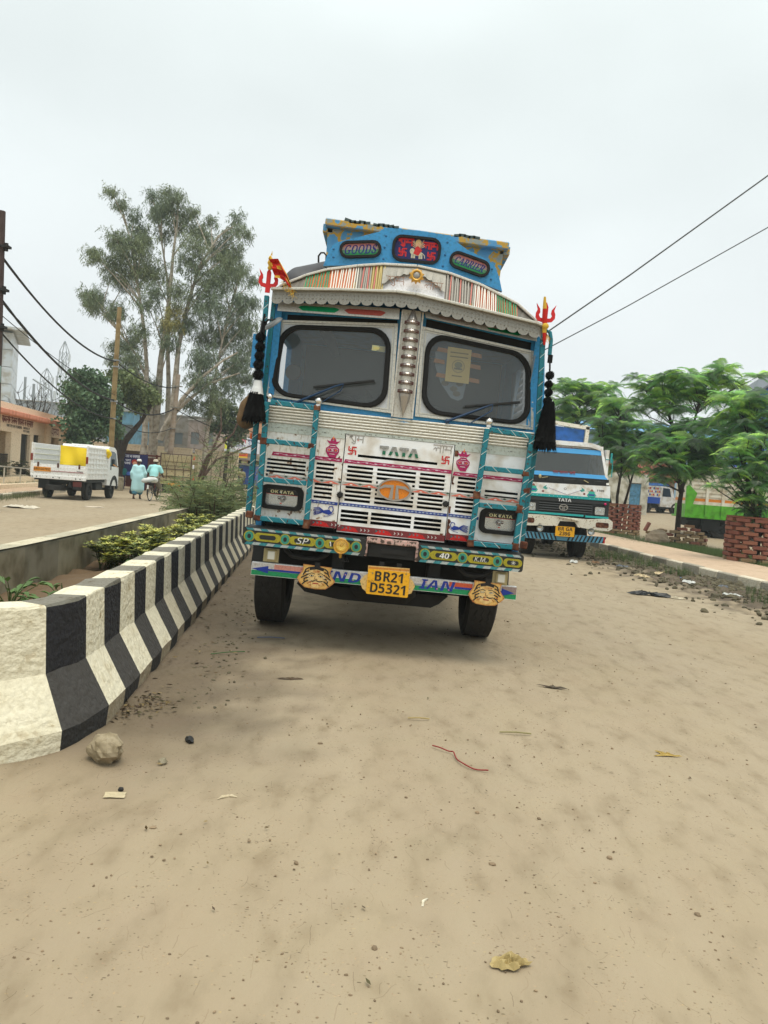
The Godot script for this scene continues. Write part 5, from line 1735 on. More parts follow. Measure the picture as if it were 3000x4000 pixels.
	b.prism(pv([-.822,3.345,-.798,3.438,-.772,3.516,-.728,3.559,-.36,3.691,-.316,3.733,-.021,3.735,.267,3.723,.32,3.675,.431,3.611,.611,3.545,.683,3.496,.732,3.397,.768,3.285,.457,3.37,.185,3.405,.0,3.412,-.284,3.408,-.5,3.385]),-.30,-.25)
	var bo:=part(b,"roof_board",M["blue"],t)
	b=MB.new()
	for q in [[-.745,3.5],[-.74,3.43],[-.3,3.66],[-.3,3.56],[-.3,3.46],[.245,3.66],[.235,3.55],[.225,3.45],[.66,3.47],[.66,3.38]]:
		b.ball(V(q[0],q[1],-.25),V(.011,.011,.008),8)
	part(b,"bolts",M["bluedull"],bo).set_meta("kind","stuff")
	var boards:=[[-.51,3.518,.185,.074,.13],[-.02,3.565,.215,.115,.0],[.458,3.487,.185,.074,-.24]]
	for i in 3:
		var q=boards[i]
		var cc:=Vector2(q[0],q[1])
		b=MB.new()
		var o:=rot2(rrect(q[0] - q[2],q[1] - q[3],q[0]+q[2],q[1]+q[3],minf(q[3],.085)),cc,q[4])
		var n:=rot2(rrect(q[0] - q[2]+.024,q[1] - q[3]+.022,q[0]+q[2] - .024,q[1]+q[3] - .022,minf(q[3],.085) - .024),cc,q[4])
		b.ring(o,n,-.25,-.222)
		var fr:=part(b,"window_gasket",M["rubber"],bo)
		b=MB.new()
		if i==1:
			b.col=lin(.10,.09,.36)
			b.prism(n,-.25,-.246)
			hindi(b,"शुभ",.05,-.185,3.60,-.244,.014,lin(.78,.08,.1),.0,.13)
			hindi(b,"लाभ",.05,.04,3.585,-.244,.014,lin(.78,.08,.1),.0,.13)
			swastika(b,-.14,3.535,.03,.013,-.2445,lin(.78,.08,.1));swastika(b,.115,3.522,.03,.013,-.2445,lin(.78,.08,.1))
			# small seated figure on a pale lion
			decal(b,ell(-.01,3.535,.045,.022,14),-.2445,lin(.78,.76,.66));decal(b,ell(-.055,3.55,.022,.026,12),-.243,lin(.78,.76,.66))
			for k in [-.055,-.035,.012,.03]:
				decal(b,pv([k - .007,3.49,k+.009,3.49,k+.007,3.53,k - .007,3.53]),-.2447,lin(.76,.74,.64))
			stroke(b,pv([.035,3.54,.055,3.52,.058,3.5]),.006,-.2445,lin(.76,.74,.64))
			decal(b,pv([-.045,3.53,.0,3.515,.03,3.565,-.01,3.6,-.03,3.585]),-.2415,lin(.78,.12,.12))
			decal(b,ell(-.008,3.63,.026,.026,14),-.243,lin(.85,.72,.5));decal(b,ell(-.008,3.612,.013,.016,10),-.2402,lin(.86,.68,.52))
			for k in 4:
				for s in [-1.0,1.0]:
					stroke(b,PackedVector2Array([Vector2(-.008,3.59),Vector2(-.008+s*.03,3.585+k*.012),Vector2(-.008+s*(.055 - k*.003),3.6+k*.018)]),.005,-.2435+.0002*k,lin(.86,.7,.55))
		else:
			for k in 4:
				var ya:=lerpf(-q[3]+.022,q[3] - .022,k/4.0);var yb:=lerpf(-q[3]+.022,q[3] - .022,(k+1)/4.0)
				var cl:=[lin(.05,.55,.3),lin(.35,.6,.42),lin(.72,.62,.6),lin(.78,.52,.52)]
				b.col=cl[k]
				for pc in Geometry2D.intersect_polygons(n,rot2(pv([q[0] - .3,q[1]+ya,q[0]+.3,q[1]+ya,q[0]+.3,q[1]+yb,q[0] - .3,q[1]+yb]),cc,q[4])):
					b.prism(pc,-.25,-.246)
			latin(b,"GOODS" if i==0 else "CARRIER",.072 if i==0 else .06,Transform3D(Basis(V(0,0,1),q[4]),V(q[0],q[1],-.2455)),lin(.1,.13,.5),"Droid Serif",700,.28,.76 if i==0 else .7,.002)
		part(b,"sign_panel",M["vcpaint"],fr)
	b=MB.new()
	b.bar(V(-.6,3.2,-.35),V(-.6,3.5,-.32),.04,.03);b.bar(V(.55,3.15,-.35),V(.55,3.45,-.32),.04,.03)
	part(b,"board_stay",M["chassis"],bo)
	b=MB.new()
	b.prism(pv([-.93,3.3,.875,3.3,.905,4.06,-.96,4.1]),-1.66,-1.6);b.bx(-.95,3.3,-2.9,-.9,4.08,-1.66);b.bx(.85,3.3,-2.9,.9,4.05,-1.66)
	var cr:=part(b,"roof_crate",M["crate"],t)
	b=MB.new()
	b.bar(V(-.985,4.14,-1.57),V(.945,4.085,-1.57),.075,.12,V(0,0,1),.01);b.bar(V(-.96,4.1,-1.6),V(-.96,4.1,-2.95),.08,.1);b.bar(V(.92,4.06,-1.6),V(.92,4.06,-2.95),.08,.1)
	part(b,"crate_rim",M["crate"],cr)
	b=MB.new()
	for q in [[-.75,4.175],[-.45,4.165],[.4,4.14]]:
		for k in 5:
			b.box(V(q[0]+k*.05,q[1] - k*.003+rr(-.01,.006),-1.55),V(.07,.03,.08),Basis(V(0,0,1),rr(-.25,.25)))
	part(b,"torn_strip",mat("moss",Color(.3,.35,.34),.9),cr)
	b=MB.new()
	b.xf=Transform3D(Basis(V(0,1,0),PI/2),V(1.085,0,-.12))
	holed(b,.0,1.0,1.62,2.9,[[.2,2.1,.85,2.72]],.0,.05)
	b.xf=Transform3D(Basis(V(0,1,0),-PI/2),V(-1.125,0,-.12))
	holed(b,-1.62,1.0,.0,2.9,[[-.85,2.1,-.2,2.72]],.0,.05)
	b.xf=Transform3D()
	b.bx(-1.12,1.0,-1.74,1.08,2.9,-1.70)
	part(b,"cab_side",M["blue"],t)
	b=MB.new()
	b.prism(pv([-1.2,2.9,1.12,2.9,1.1,2.99,.85,3.1,.4,3.2,.0,3.24,-.4,3.22,-.85,3.14,-1.17,3.02]),-1.8,-.16)
	part(b,"cab_roof",M["bluedull"],t)
	b=MB.new()
	b.bx(-1.07,1.0,-1.69,1.03,2.88,-1.66);b.bx(-1.06,1.75,-.62,1.03,2.02,-.25,.05)
	b.bx(-.95,1.2,-1.5,-.3,1.75,-1.0,.08);b.bx(-.95,1.7,-1.6,-.3,2.45,-1.4,.08);b.bx(.1,1.2,-1.5,.95,1.75,-1.0,.08);b.bx(.1,1.7,-1.6,.95,2.35,-1.4,.08)
	part(b,"cab_interior",mat("interior",Color(.16,.15,.15),.9),t)
	b=MB.new()
	for i in 24:
		var a0:=TAU*i/24;var a1:=TAU*(i+1)/24
		var c0:=V(-.62,2.1,-.72);var bs:=Basis(V(1,0,0),-.5)
		b.cyl(c0+bs*V(cos(a0)*.24,sin(a0)*.24,0),c0+bs*V(cos(a1)*.24,sin(a1)*.24,0),.016,6)
	b.cyl(V(-.62,2.1,-.72),V(-.62,1.75,-.55),.025,6);b.bar(V(-.86,2.1,-.72),V(-.38,2.1,-.72),.03,.02)
	part(b,"steering_wheel",M["black"],t)
	b=MB.new()
	b.lathe([[.0,.0],[.065,.0],[.07,.01],[.065,.022],[.0,.025]],Transform3D(Basis(V(1,0,0),PI/2),V(-.985,2.385,-.2)),20)
	part(b,"cab_fan",M["black"],t)
	b=MB.new()
	for i in 11:
		for s in [-1.0,1.0]:
			var zc:=-.32 - i*.06
			b.bar(V(1.08,2.1,zc),V(1.08,2.72,zc - s*.3),.008,.006,V(1,0,0))
	part(b,"window_mesh",M["galv"] if M.has("galv") else M["alu"],t).set_meta("kind","stuff")
	b=MB.new()
	b.tube([V(-.76,2.80,-.2),V(-.68,2.68,-.2),V(-.62,2.56,-.2)],[.05,.05,.035],10)
	part(b,"hanging_yak_tail",M["pom"],t)
	b=MB.new()
	b.bx(-1.16,1.15,-7.6,1.12,3.25,-1.95)
	part(b,"cargo_body",M["bluedull"],t)
	for s in [-1.0,1.0]:
		for i in 9:
			b=MB.new()
			var xs:=-1.16 if s<0 else 1.12
			b.bx(xs+s*.001,1.15,-2.2 - i*.62,xs+s*.05,3.2,-2.1 - i*.62)
			part(b,"cargo_rib",M["teal"],t)
	b=MB.new()
	b.bx(-.48,.62,-7.5,-.38,.9,-.2);b.bx(.36,.62,-7.5,.46,.9,-.2)
	b.bx(-1.0,.42,-1.42,.9,.54,-1.24,.02);b.bx(-.85,.4,-5.3,.75,.56,-5.1,.03);b.ball(V(-.02,.48,-5.2),V(.24,.22,.22),12)
	b.bx(-.3,.42,-1.2,.3,.9,-.3,.08)
	b.prism(pv([-.8,.5,-.72,.43,-.4,.39,.45,.4,.52,.44,.6,.52]),-.75,-.45)
	for s in [-.75,.68]:
		for k in 5:
			b.tube([V(s,.60+k*.02,-.35 - .04*k),V(s,.50+k*.02,-1.3),V(s,.60+k*.02,-2.2+.04*k)],[.018],4)
	b.bx(-1.1,.9,-.6,1.05,1.06,-.15);b.bx(-1.1,.95,-7.6,1.05,1.15,-1.9)
	part(b,"chassis",M["chassis"],t)
	b=MB.new()
	b.bx(-.95,.68,-.32,.9,1.05,-.26)
	for i in 5:
		b.bx(-.4,.86+i*.035,-.26,.6,.875+i*.035,-.22)
	part(b,"lower_grille",M["dark"],t)
	var tm:=tyre_mesh(.5,.29)
	wheel(t,"wheel",V(-1.105,.467,-1.3),tm,rim_mesh(.5,.29,-1.0));wheel(t,"wheel",V(.985,.529,-1.3),tm,rim_mesh(.5,.29,1.0))
	for s in [-1.05,-.74,.64,.95]:
		wheel(t,"wheel",V(s,.5+.0297*s,-5.2),tm,rim_mesh(.5,.29,signf(s)))
	for s in [-1.13,1.04]:
		b=MB.new()
		for i in 9:
			var a0:=PI*(.05+.9*i/9.0);var a1:=PI*(.05+.9*(i+1)/9.0)
			b.bar(V(s,.5+sin(a0)*.58,-1.3+cos(a0)*.58),V(s,.5+sin(a1)*.58,-1.3+cos(a1)*.58),.02,.3,V(1,0,0))
		part(b,"mudguard",M["chassis"],t)
	b=MB.new()
	b.prism(rrect(-1.232,.868,-.19,1.018,.02,2),.0,.14);b.prism(rrect(.255,.872,1.145,1.018,.02,2),.0,.14)
	b.bx(-1.22,1.0,-.15,1.135,1.022,.06)
	b.bx(-1.225,.875,-.35,-1.19,1.0,.0);b.bx(1.1,.875,-.35,1.138,1.0,.0)
	var bp:=part(b,"bumper",mat("bumperblack",Color(.13,.135,.13),.6,.0,"speck",3.0),t)
	b=MB.new()
	b.bx(-.19,.868,.0,.255,1.0,.07);b.bx(-.165,.87,.07,.235,.985,.075)
	b.prism(rrect(-.06,.905,.17,.95,.02),.07,.085)
	part(b,"bumper_recess",M["chassis"],bp)
	b=MB.new()
	b.bx(-.19,.985,.0,.255,1.03,.10,.006);b.bx(-.2,.87,.07,-.175,.99,.10);b.bx(.235,.868,.07,.257,.99,.11)
	part(b,"bumper_lip",mat("oldpink",Color(1,1,1),.8,.0,"oldpink",3.0),bp)
	b=MB.new()
	var yel:=lin(.64,.6,.13);var grn:=lin(.2,.56,.48);var blk:=lin(.13,.14,.14)
	var zb:=.1405
	for q in [[-1.02,.112],[-.725,.112],[-.43,.112],[.47,.115],[.785,.112],[1.055,.08]]:
		decal(b,rrect(q[0] - q[1],.908,q[0]+q[1],.978,.035),zb+.001,yel)
		decal(b,rrect(q[0] - q[1]*.62,.925,q[0]+q[1]*.62,.962,.018),zb+.003,blk)
	for q in [-1.175,-.872,-.578,-.27,.312,.63,.925]:
		decal(b,ell(q,.943,.047,.047,20),zb+.0002,yel);decal(b,ell(q,.943,.036,.04,20),zb+.0035,grn);decal(b,ell(q,.943,.016,.02,12),zb+.005,blk)
	for q in [[-1.21,-.2],[.265,1.13]]:
		x=q[0]
		var k:=0
		while x<q[1] - .05:
			var cl:=lin(.2,.52,.56) if k % 2==0 else lin(.66,.7,.7)
			decal(b,pv([x,.872,x+.06,.872,x+.078,.895,x+.018,.895]),zb+.0004*0,cl)
			decal(b,pv([x+.018,.993,x+.078,.993,x+.06,1.012,x,1.012]),zb,cl)
			x+=.06;k+=1
	latin(b,"SP",.05,Transform3D(Basis(),V(-.725,.943,zb+.0045)),lin(.9,.9,.88),"Droid Sans",400,.3,1.3,.001)
	latin(b,"40",.045,Transform3D(Basis(),V(.475,.943,zb+.0045)),lin(.9,.9,.88),"Droid Sans",700,.15,1.2,.001)
	latin(b,"K.M.",.036,Transform3D(Basis(),V(.785,.943,zb+.0045)),lin(.85,.85,.82),"Droid Sans",400,.2,1.1,.001)
	for k in 4:
		stroke(b,PackedVector2Array([Vector2(1.06,.943) - Vector2.from_angle(k*PI/4)*.018,Vector2(1.06,.943)+Vector2.from_angle(k*PI/4)*.018]),.003,zb+.0045+.0002*k,lin(.85,.85,.82))
	stroke(b,pv([-.49,.96,-.485,.93]),.01,zb+.0045,lin(.9,.9,.88))
	part(b,"painted_ornament",M["vcpaint"],bp)
	# fog lamp
	b=MB.new()
	var fl2:=Transform3D(Basis(V(1,0,0),PI/2),V(-.395,.94,.15))
	b.lathe([[.03,-.01],[.058,.01],[.066,.04],[.06,.048],[.056,.044]],fl2,24)
	b.cyl(V(-.395,.875,.16),V(-.395,.84,.14),.012,6)
	var fg:=part(b,"fog_lamp",M["brass"],t)
	b=MB.new()
	b.lathe([[.056,.034],[.04,.014],[.012,.002],[.0,.012]],fl2,24)
	part(b,"reflector",M["gold"],fg)
	b=MB.new()
	b.lathe([[.057,.044],[.03,.052],[.0,.054]],fl2,24)
	part(b,"lens",mat("yellowlens",Color(.95,.8,.35,.25),.05,.0,"",1.0,{"transparency": BaseMaterial3D.TRANSPARENCY_ALPHA}),fg)
	b=MB.new()
	for k in 3:
		b.tube([V(-.39,.87,.14),V(-.42+k*.03,.83 - k*.01,.15),V(-.36+k*.02,.81,.14),V(-.34,.85,.1)],[.003],5)
	part(b,"loose_wires",M["black"],t)
	# small square lamps
	for q in [[-.985,.79],[.985,.795]]:
		b=MB.new()
		b.bx(q[0] - .07,q[1] - .06,.02,q[0]+.06,q[1]+.055,.04);b.bx(q[0] - .045,q[1] - .05,.04,q[0]+.045,q[1]+.05,.07,.012)
		var sl:=part(b,"marker_lamp",mat("creamplastic",Color(.72,.66,.48),.5),t)
		b=MB.new()
		b.bx(q[0] - .03,q[1] - .035,.07,q[0]+.03,q[1]+.035,.078,.006)
		part(b,"lens",mat("whitelens",Color(.88,.87,.82),.25),sl)
	# bent pipe guards and hangers under the bumper
	for q in [[-.88,-.505],[.605,.905]]:
		b=MB.new()
		b.tube([V(q[0],.86,.0),V(q[0]+.015,.84,.03),V(q[0]+.07,.80,.04),V(lerpf(q[0],q[1],.5),.79,.04),V(q[1] - .08,.797,.04),V(q[1] - .02,.835,.03),V(q[1],.86,.0)],[.02],8)
		part(b,"pipe_loop",M["chassis"],t)
	for xx in [-.42,.42]:
		b=MB.new()
		b.bx(xx - .05,.68,-.15,xx+.05,.88,-.02)
		part(b,"hanger",M["chassis"],t)
	b=MB.new()
	b.prism(pv([-1.145,.607,1.13,.622,1.128,.735,-1.145,.717]),.0,.06)
	var lb:=part(b,"lower_bar",M["vcpaint"],t)
	b=MB.new()
	var zl:=.0605
	var ly:=func(xx: float,k: float) -> Vector2: return Vector2(xx,lerpf(lerpf(.607,.622,(xx+1.145)/2.275),lerpf(.717,.735,(xx+1.145)/2.275),k))
	var seg:=func(x0: float,x1: float,k0: float,k1: float,cl: Color,dz: float) -> void: decal(b,PackedVector2Array([ly.call(x0,k0),ly.call(x1,k0),ly.call(x1,k1),ly.call(x0,k1)]),zl+dz,cl)
	seg.call(-1.143,1.128,.03,.4,lin(.05,.55,.34),.0)
	seg.call(-1.143,1.128,.44,.97,lin(.80,.78,.76),.0)
	seg.call(-.95,-.6,.5,.95,lin(.82,.56,.5),.0015);seg.call(.55,.75,.55,.9,lin(.82,.35,.2),.0015);seg.call(.25,.75,.42,.55,lin(.6,.62,.66),.0015);seg.call(1.0,1.126,.4,.95,lin(.6,.52,.5),.0015)
	var bl:=lin(.08,.2,.6)
	for s in [[-1.14,-1.0,-.98,-.62],[1.11,1.0,.98,.6]]:
		decal(b,PackedVector2Array([ly.call(s[0],.5),ly.call(s[1],.22),ly.call(s[1],.42),ly.call(s[3],.42),ly.call(s[3],.58),ly.call(s[1],.58),ly.call(s[1],.8)]),zl+.003,bl)
	latin(b,"IND",.082,Transform3D(Basis(),V(-.36,.668,zl+.0035)),bl,"Droid Sans",700,.3,1.45,.001)
	latin(b,"IAN",.082,Transform3D(Basis(),V(.45,.678,zl+.0035)),bl,"Droid Sans",700,.3,1.45,.001)
	for q in [[-.34,.69],[-.27,.65],[.35,.70],[.45,.65],[.52,.70],[.55,.65],[.4,.66]]:
		var sp:=PackedVector2Array()
		for i in 10:
			sp.push_back(Vector2(q[0],q[1])+Vector2.from_angle(PI/2+i*PI/5)*(.009 if i % 2==0 else .004))
		decal(b,sp,zl+.0062,lin(.8,.6,.62))
	part(b,"painted_flag_stripes",M["vcpaint"],lb)
	# shields and number plate
	shield("mask_plate",t,-.585,.645,.325,.205,.085,-.02);shield("mask_plate",t,.872,.655,.31,.205,.085,-.02)
	b=MB.new()
	b.col=lin(.86,.72,.45)
	b.prism(pv([-.155,.79,.2,.8,.205,.72,.235,.7,.26,.655,.235,.59,.2,.575,-.15,.565,-.185,.59,-.21,.65,-.18,.70,-.15,.72]),.075,.08)
	b.col=lin(.78,.52,.2)
	b.prism(pv([-.15,.765,.198,.775,.2,.792,-.15,.782]),.08,.081,false)
	var sp2:=part(b,"plate_backing",M["vcpaint"],t)
	b=MB.new()
	b.prism(rrect(-.15,.55,.208,.765,.012,2),.082,.09)
	var np:=part(b,"number_plate",M["yellowplate"],sp2)
	b=MB.new()
	var pk:=lin(.13,.12,.1)
	latin(b,"BR21",.082,Transform3D(Basis(),V(.035,.708,.0905)),pk,"Droid Sans",700,.0,.98,.002)
	latin(b,"D5321",.082,Transform3D(Basis(),V(.035,.608,.0905)),pk,"Droid Sans",700,.0,.98,.002)
	latin(b,"IND",.02,Transform3D(Basis(),V(-.118,.655,.0905)),lin(.5,.3,.1),"Droid Sans",400,.0,1.0,.001)
	for q in [[-.11,.73],[.175,.75],[-.08,.59],[.17,.58]]:
		decal(b,ell(q[0],q[1],.008,.008,8),.0905,lin(.6,.5,.3))
	part(b,"plate_lettering",M["vc"],np)
	b=MB.new()
	b.bx(-.06,.775,.05,-.02,.83,.075);b.bx(.09,.78,.05,.13,.83,.075)
	part(b,"plate_bracket",M["chassis"],sp2)
	var zg:=.085
	for s in 2:
		b=MB.new()
		var w:=.045
		if s==0:
			gbar(b,tape,-1.232,1.13,-1.238,2.05,w,zg - .12);gbar(b,tape,-1.128,1.1,-1.145,2.08,w,zg);gbar(b,tape,-.712,1.1,-.722,2.075,w,zg)
			for q in [[-1.142,2.082,-.716,2.07],[-1.137,1.753,-.73,1.752],[-1.128,1.428,-.727,1.431],[-1.128,1.097,-.713,1.096]]:
				gbar(b,tape,q[0]+.02,q[1],q[2] - .02,q[3],w*.95,zg - .001)
		else:
			gbar(b,tape,.688,1.075,.727,2.045,w,zg);gbar(b,tape,1.07,1.085,1.112,2.03,w,zg);gbar(b,tape,1.138,1.09,1.17,2.05,w,zg - .12)
			for q in [[.727,2.04,1.115,2.022],[.718,1.712,1.085,1.713],[.706,1.40,1.075,1.402],[.69,1.07,1.075,1.073]]:
				gbar(b,tape,q[0]+.02,q[1],q[2] - .02,q[3],w*.95,zg - .001)
		var gd:=part(b,"bar_guard",M["teal"],t)
		b=MB.new()
		for q in ([[-1.13,1.1],[-.712,1.09],[-1.14,1.75],[-.735,1.75],[-1.2,1.12],[-.72,2.07]] if s==0 else [[.69,1.07],[1.07,1.08],[1.09,1.7],[1.07,1.4],[.7,1.48],[1.14,1.1],[1.11,1.56]]):
			b.box(V(q[0],q[1],zg),V(.06,rr(.04,.09),.049),Basis(V(0,0,1),rr(-.1,.1)),.008)
		part(b,"rusty_joint",M["rust"],gd)
		for q in ([[-.712,2.13,.033],[-1.125,2.125,.03]] if s==0 else [[.737,2.105,.034]]):
			b=MB.new()
			b.ball(V(q[0],q[1],zg),V(q[2],q[2],q[2]),16);b.cyl(V(q[0],q[1] - q[2] - .015,zg),V(q[0],q[1] - q[2]+.006,zg),.025,10)
			part(b,"chrome_ball",M["chrome"],gd)
		# struts back to the cab
		b=MB.new()
		for q in ([[-.715,1.2],[-.72,1.95],[-1.13,1.2],[-1.14,1.95]] if s==0 else [[.69,1.2],[.72,1.95],[1.075,1.2],[1.1,1.95]]):
			b.bar(V(q[0],q[1],.0),V(q[0],q[1],zg),.025,.025,V(0,1,0))
		part(b,"strut",M["teal"],gd)
	# corner posts up to the tridents
	for s in 2:
		b=MB.new()
		if s==0:
			gbar(b,tape,-1.236,2.05,-1.245,2.98,.04,.0);b.bar(V(-1.2,2.0,-.06),V(-1.19,2.99,-.06),.035,.035)
		else:
			gbar(b,tape,1.168,2.05,1.122,2.93,.042,.0)
			b.tube([V(1.115,2.86,.02),V(1.14,2.93,.03),V(1.175,2.91,.03),V(1.19,2.85,.03),V(1.192,2.72,.03)],[.018],8)
		part(b,"corner_post",M["teal"],t)
		b=MB.new()
		var c:=Vector2(-1.24,3.0) if s==0 else Vector2(1.12,2.95)
		var tr:=PackedVector2Array()
		for q in [-.014,.0,.014,.0,.014,.075,.05,.09,.062,.11,.058,.145,.05,.165,.052,.185,.065,.2,.055,.195]:
			pass
		var pts:=[-.02,.0,.02,.0,.02,.042,.06,.05,.082,.078,.082,.115,.07,.145,.084,.195,.05,.15,.046,.12,.056,.1,.044,.078,.018,.075,.018,.17,.0,.21,-.018,.17,-.018,.075,-.044,.078,-.056,.1,-.046,.12,-.05,.15,-.084,.195,-.07,.145,-.082,.115,-.082,.078,-.06,.05,-.02,.042]
		for i in range(0,pts.size(),2):
			tr.push_back(c+Vector2(pts[i],pts[i+1]))
		b.prism(tr,.02,.034)
		part(b,"trident",mat("tridentred",Color(.80,.06,.07),.45),t)
	part(tape,"tape_stripes",M["vc"],t).set_meta("kind","stuff")
	# mirror at the left corner
	b=MB.new()
	var my:=V(-.58,.72,.38).normalized();var mx2:=my.cross(V(0,0,1)).normalized()
	var mt:=Transform3D(Basis(mx2,my,mx2.cross(my)),V(-1.147,2.73,.13))
	b.lathe([[.0,.02],[.07,.015],[.085,.0],[.088,-.008],[.082,-.01],[.0,-.006]],mt,24)
	var mi:=part(b,"side_mirror",mat("mirrorgrey",Color(.36,.37,.37),.5),t)
	b=MB.new()
	b.tube([V(-1.245,2.74,.02),V(-1.2,2.765,.08),V(-1.15,2.76,.12),V(-1.147,2.73,.13)],[.009],6);b.box(V(-1.14,2.75,.125),V(.035,.03,.03),Basis(V(0,0,1),.5))
	b.tube([V(-1.25,2.66,.01),V(-1.245,2.76,.01)],[.026],8)
	part(b,"mirror_arm",M["black"],mi)
	# blue door edge and amber side lamp on the left flank
	b=MB.new()
	b.bx(-1.44,2.44,-.62,-1.4,2.75,-.58);b.bx(-1.41,2.46,-.615,-1.2,2.74,-.59)
	part(b,"side_board",M["blue"],t)
	b=MB.new()
	b.bx(-1.285,1.76,-.12,-1.18,1.815,-.04,.008)
	part(b,"side_lamp",mat("amberlamp",Color(.78,.35,.05),.35),t)
	b=MB.new()
	b.bx(1.14,1.74,-.12,1.19,1.78,-.05,.006)
	part(b,"side_lamp",M["amberlamp"],t)
	# things hung from and carried by the truck
	hang_tassels()
func pompom(parent: Node,called: String,at: Vector3,r: Vector3,n: int) -> void:
	var b:=MB.new()
	b.ball(at,r*.86,12)
	for i in n:
		var d:=V(rng.randfn(),rng.randfn(),rng.randfn()).normalized()
		var p:=at+d*r*.8
		var e:=at+d*r*rr(1.0,1.14)+V(rr(-.006,.006),rr(-.01,.004),rr(-.006,.006))
		var s:=d.cross(V(.3,1,.2)).normalized()*rr(.003,.006)
		b.tri(p - s,p+s,e)
		b.tri(p+s,p - s,e)
	part(b,called,M["pom"],parent)
func skirt(parent: Node,called: String,at: Vector3,r0: float,r1: float,h: float,n: int) -> void:
	var b:=MB.new()
	b.lathe([[.005,.0],[r0*.9,-.01],[lerpf(r0,r1,.6)*.9,-h*.55],[r1*.92,-h*.92],[r1*.6,-h*.95],[.005,-h*.9]],Transform3D(Basis(),at),16)
	for i in n:
		var k:=pow(rng.randf(),.8)
		var a:=rng.randf()*TAU
		var rd:=lerpf(r0,r1,k)*.88
		var p:=at+V(cos(a)*rd,-h*k,sin(a)*rd)
		var e:=p+V(cos(a)*rr(.006,.028),-rr(.03,.075),sin(a)*rr(.006,.028))
		var s:=V(-sin(a),0,cos(a))*rr(.004,.010)
		b.tri(p - s,p+s,e);b.tri(p+s,p - s,e)
	part(b,called,M["pom"],parent)
func hang_tassels() -> void:
	var R:=Transform3D(Basis(V(0,0,1),deg_to_rad(-1.7)),V(.03,0,-6.6))
	# left string of pompoms ending in a bell tassel
	var t:=thing("black_tassel","black pompoms ending in a thick tassel under a white cup, left of the truck","tassel")
	t.transform=R
	for q in [[-1.247,2.611,.05],[-1.243,2.532,.049],[-1.241,2.457,.049],[-1.242,2.382,.052],[-1.236,2.297,.053]]:
		pompom(t,"pompom",V(q[0],q[1],.1),V(q[2],q[2]*.92,q[2]),420)
	var b:=MB.new()
	b.lathe([[.028,.1],[.034,.095],[.04,.05],[.046,.03],[.052,-.005],[.058,-.012],[.056,-.018]],Transform3D(Basis(),V(-1.232,2.15,.1)),20)
	part(b,"cup",mat("cupwhite",Color(.85,.85,.84),.35,.2),t)
	skirt(t,"tassel_skirt",V(-1.236,2.15,.1),.06,.105,.215,1500)
	b=MB.new()
	b.tube([V(-1.245,2.82,.03),V(-1.25,2.66,.06),V(-1.245,2.25,.1)],[.008],6)
	part(b,"cord",M["pom"],t)
	# right string
	t=thing("black_tassel","string of black pompoms with a long shaggy black tassel, right side of the truck","tassel")
	t.transform=R
	for q in [[1.199,2.542,.044],[1.199,2.468,.042],[1.205,2.40,.043],[1.205,2.33,.045]]:
		pompom(t,"pompom",V(q[0],q[1],.1),V(q[2],q[2]*.85,q[2]),380)
	skirt(t,"tassel_skirt",V(1.22,2.33,.1),.042,.1,.38,2300)
	b=MB.new()
	b.tube([V(1.192,2.72,.04),V(1.195,2.6,.09),V(1.2,2.3,.1)],[.008],6);b.tube([V(1.196,2.655,.05),V(1.196,2.72,.05)],[.022],8)
	part(b,"cord",M["pom"],t)
	# cloths tied to the tridents
	var cl:=mat("redcloth",Color(1,1,1),.9,.0,"",1.0,{"vertex_color_use_as_albedo": true,"cull_mode": BaseMaterial3D.CULL_DISABLED})
	var red:=lin(.72,.12,.08);var gold:=lin(.82,.66,.24)
	t=thing("red_scarf","red and gold printed scarf blowing from the left trident","scarf")
	t.transform=R
	b=MB.new()
	var path:=[[-1.235,3.255,.02],[-1.225,3.22,.03],[-1.21,3.195,.05],[-1.17,3.2,.06],[-1.13,3.19,.055],[-1.1,3.15,.06],[-1.06,3.1,.055],[-1.03,3.05,.045]]
	var prev:=[]
	for i in path.size():
		var w: float=[.02,.05,.09,.1,.115,.115,.1,.06][i]
		var row:=[]
		for k in 7:
			var u:=k/6.0 - .5
			row.push_back(V(path[i][0]+u*w*.7,path[i][1] - u*w*2.0*.8,.06+.02*sin(k*2.1+i*.8)+.015*sin(i*1.7)))
		if i>0:
			for k in 6:
				b.col=gold if k==0 and i>4 or i==path.size() - 1 or (i*3+k) % 7==0 or i==1 else red
				b.quad(prev[k],prev[k+1],row[k+1],row[k])
		prev=row
	part(b,"cloth",cl,t)
	b=MB.new()
	b.col=gold
	for i in 7:
		var p:=V(-1.235+rr(-.012,.012),3.29 - i*.014,.04)
		b.ball(p,V(.012+.002*i,.02,.015),8,Basis(V(0,0,1),rr(-.4,.4)))
	b.tri(V(-1.24,3.31,.04),V(-1.225,3.31,.04),V(-1.228,3.35,.04))
	part(b,"knot",cl,t)
	b=MB.new()
	b.col=gold
	for i in 46:
		var u:=rr(.0,1.0)
		var p:=V(lerpf(-1.12,-1.0,u),lerpf(3.12,3.03,u) - rr(.0,.05),.06)
		b.bar(p,p+V(rr(-.03,.03),-rr(.01,.04),rr(-.01,.02)),.002,.002)
	part(b,"fringe",cl,t)
	t=thing("red_scarf","rolled red and gold scarf tied along the right trident","scarf")
	t.transform=R
	b=MB.new()
	for i in 8:
		b.col=gold if i==5 or i<2 else red
		var u:=i/8.0;var u2:=(i+1)/8.0
		b.tube([V(lerpf(1.095,1.135,u),lerpf(3.2,2.8,u),.045),V(lerpf(1.095,1.135,u2),lerpf(3.2,2.8,u2),.045)],[.010+.012*sin(u*PI),.010+.012*sin(u2*PI)],8)
	b.col=gold
	b.ball(V(1.125,2.955,.06),V(.03,.028,.02),8)
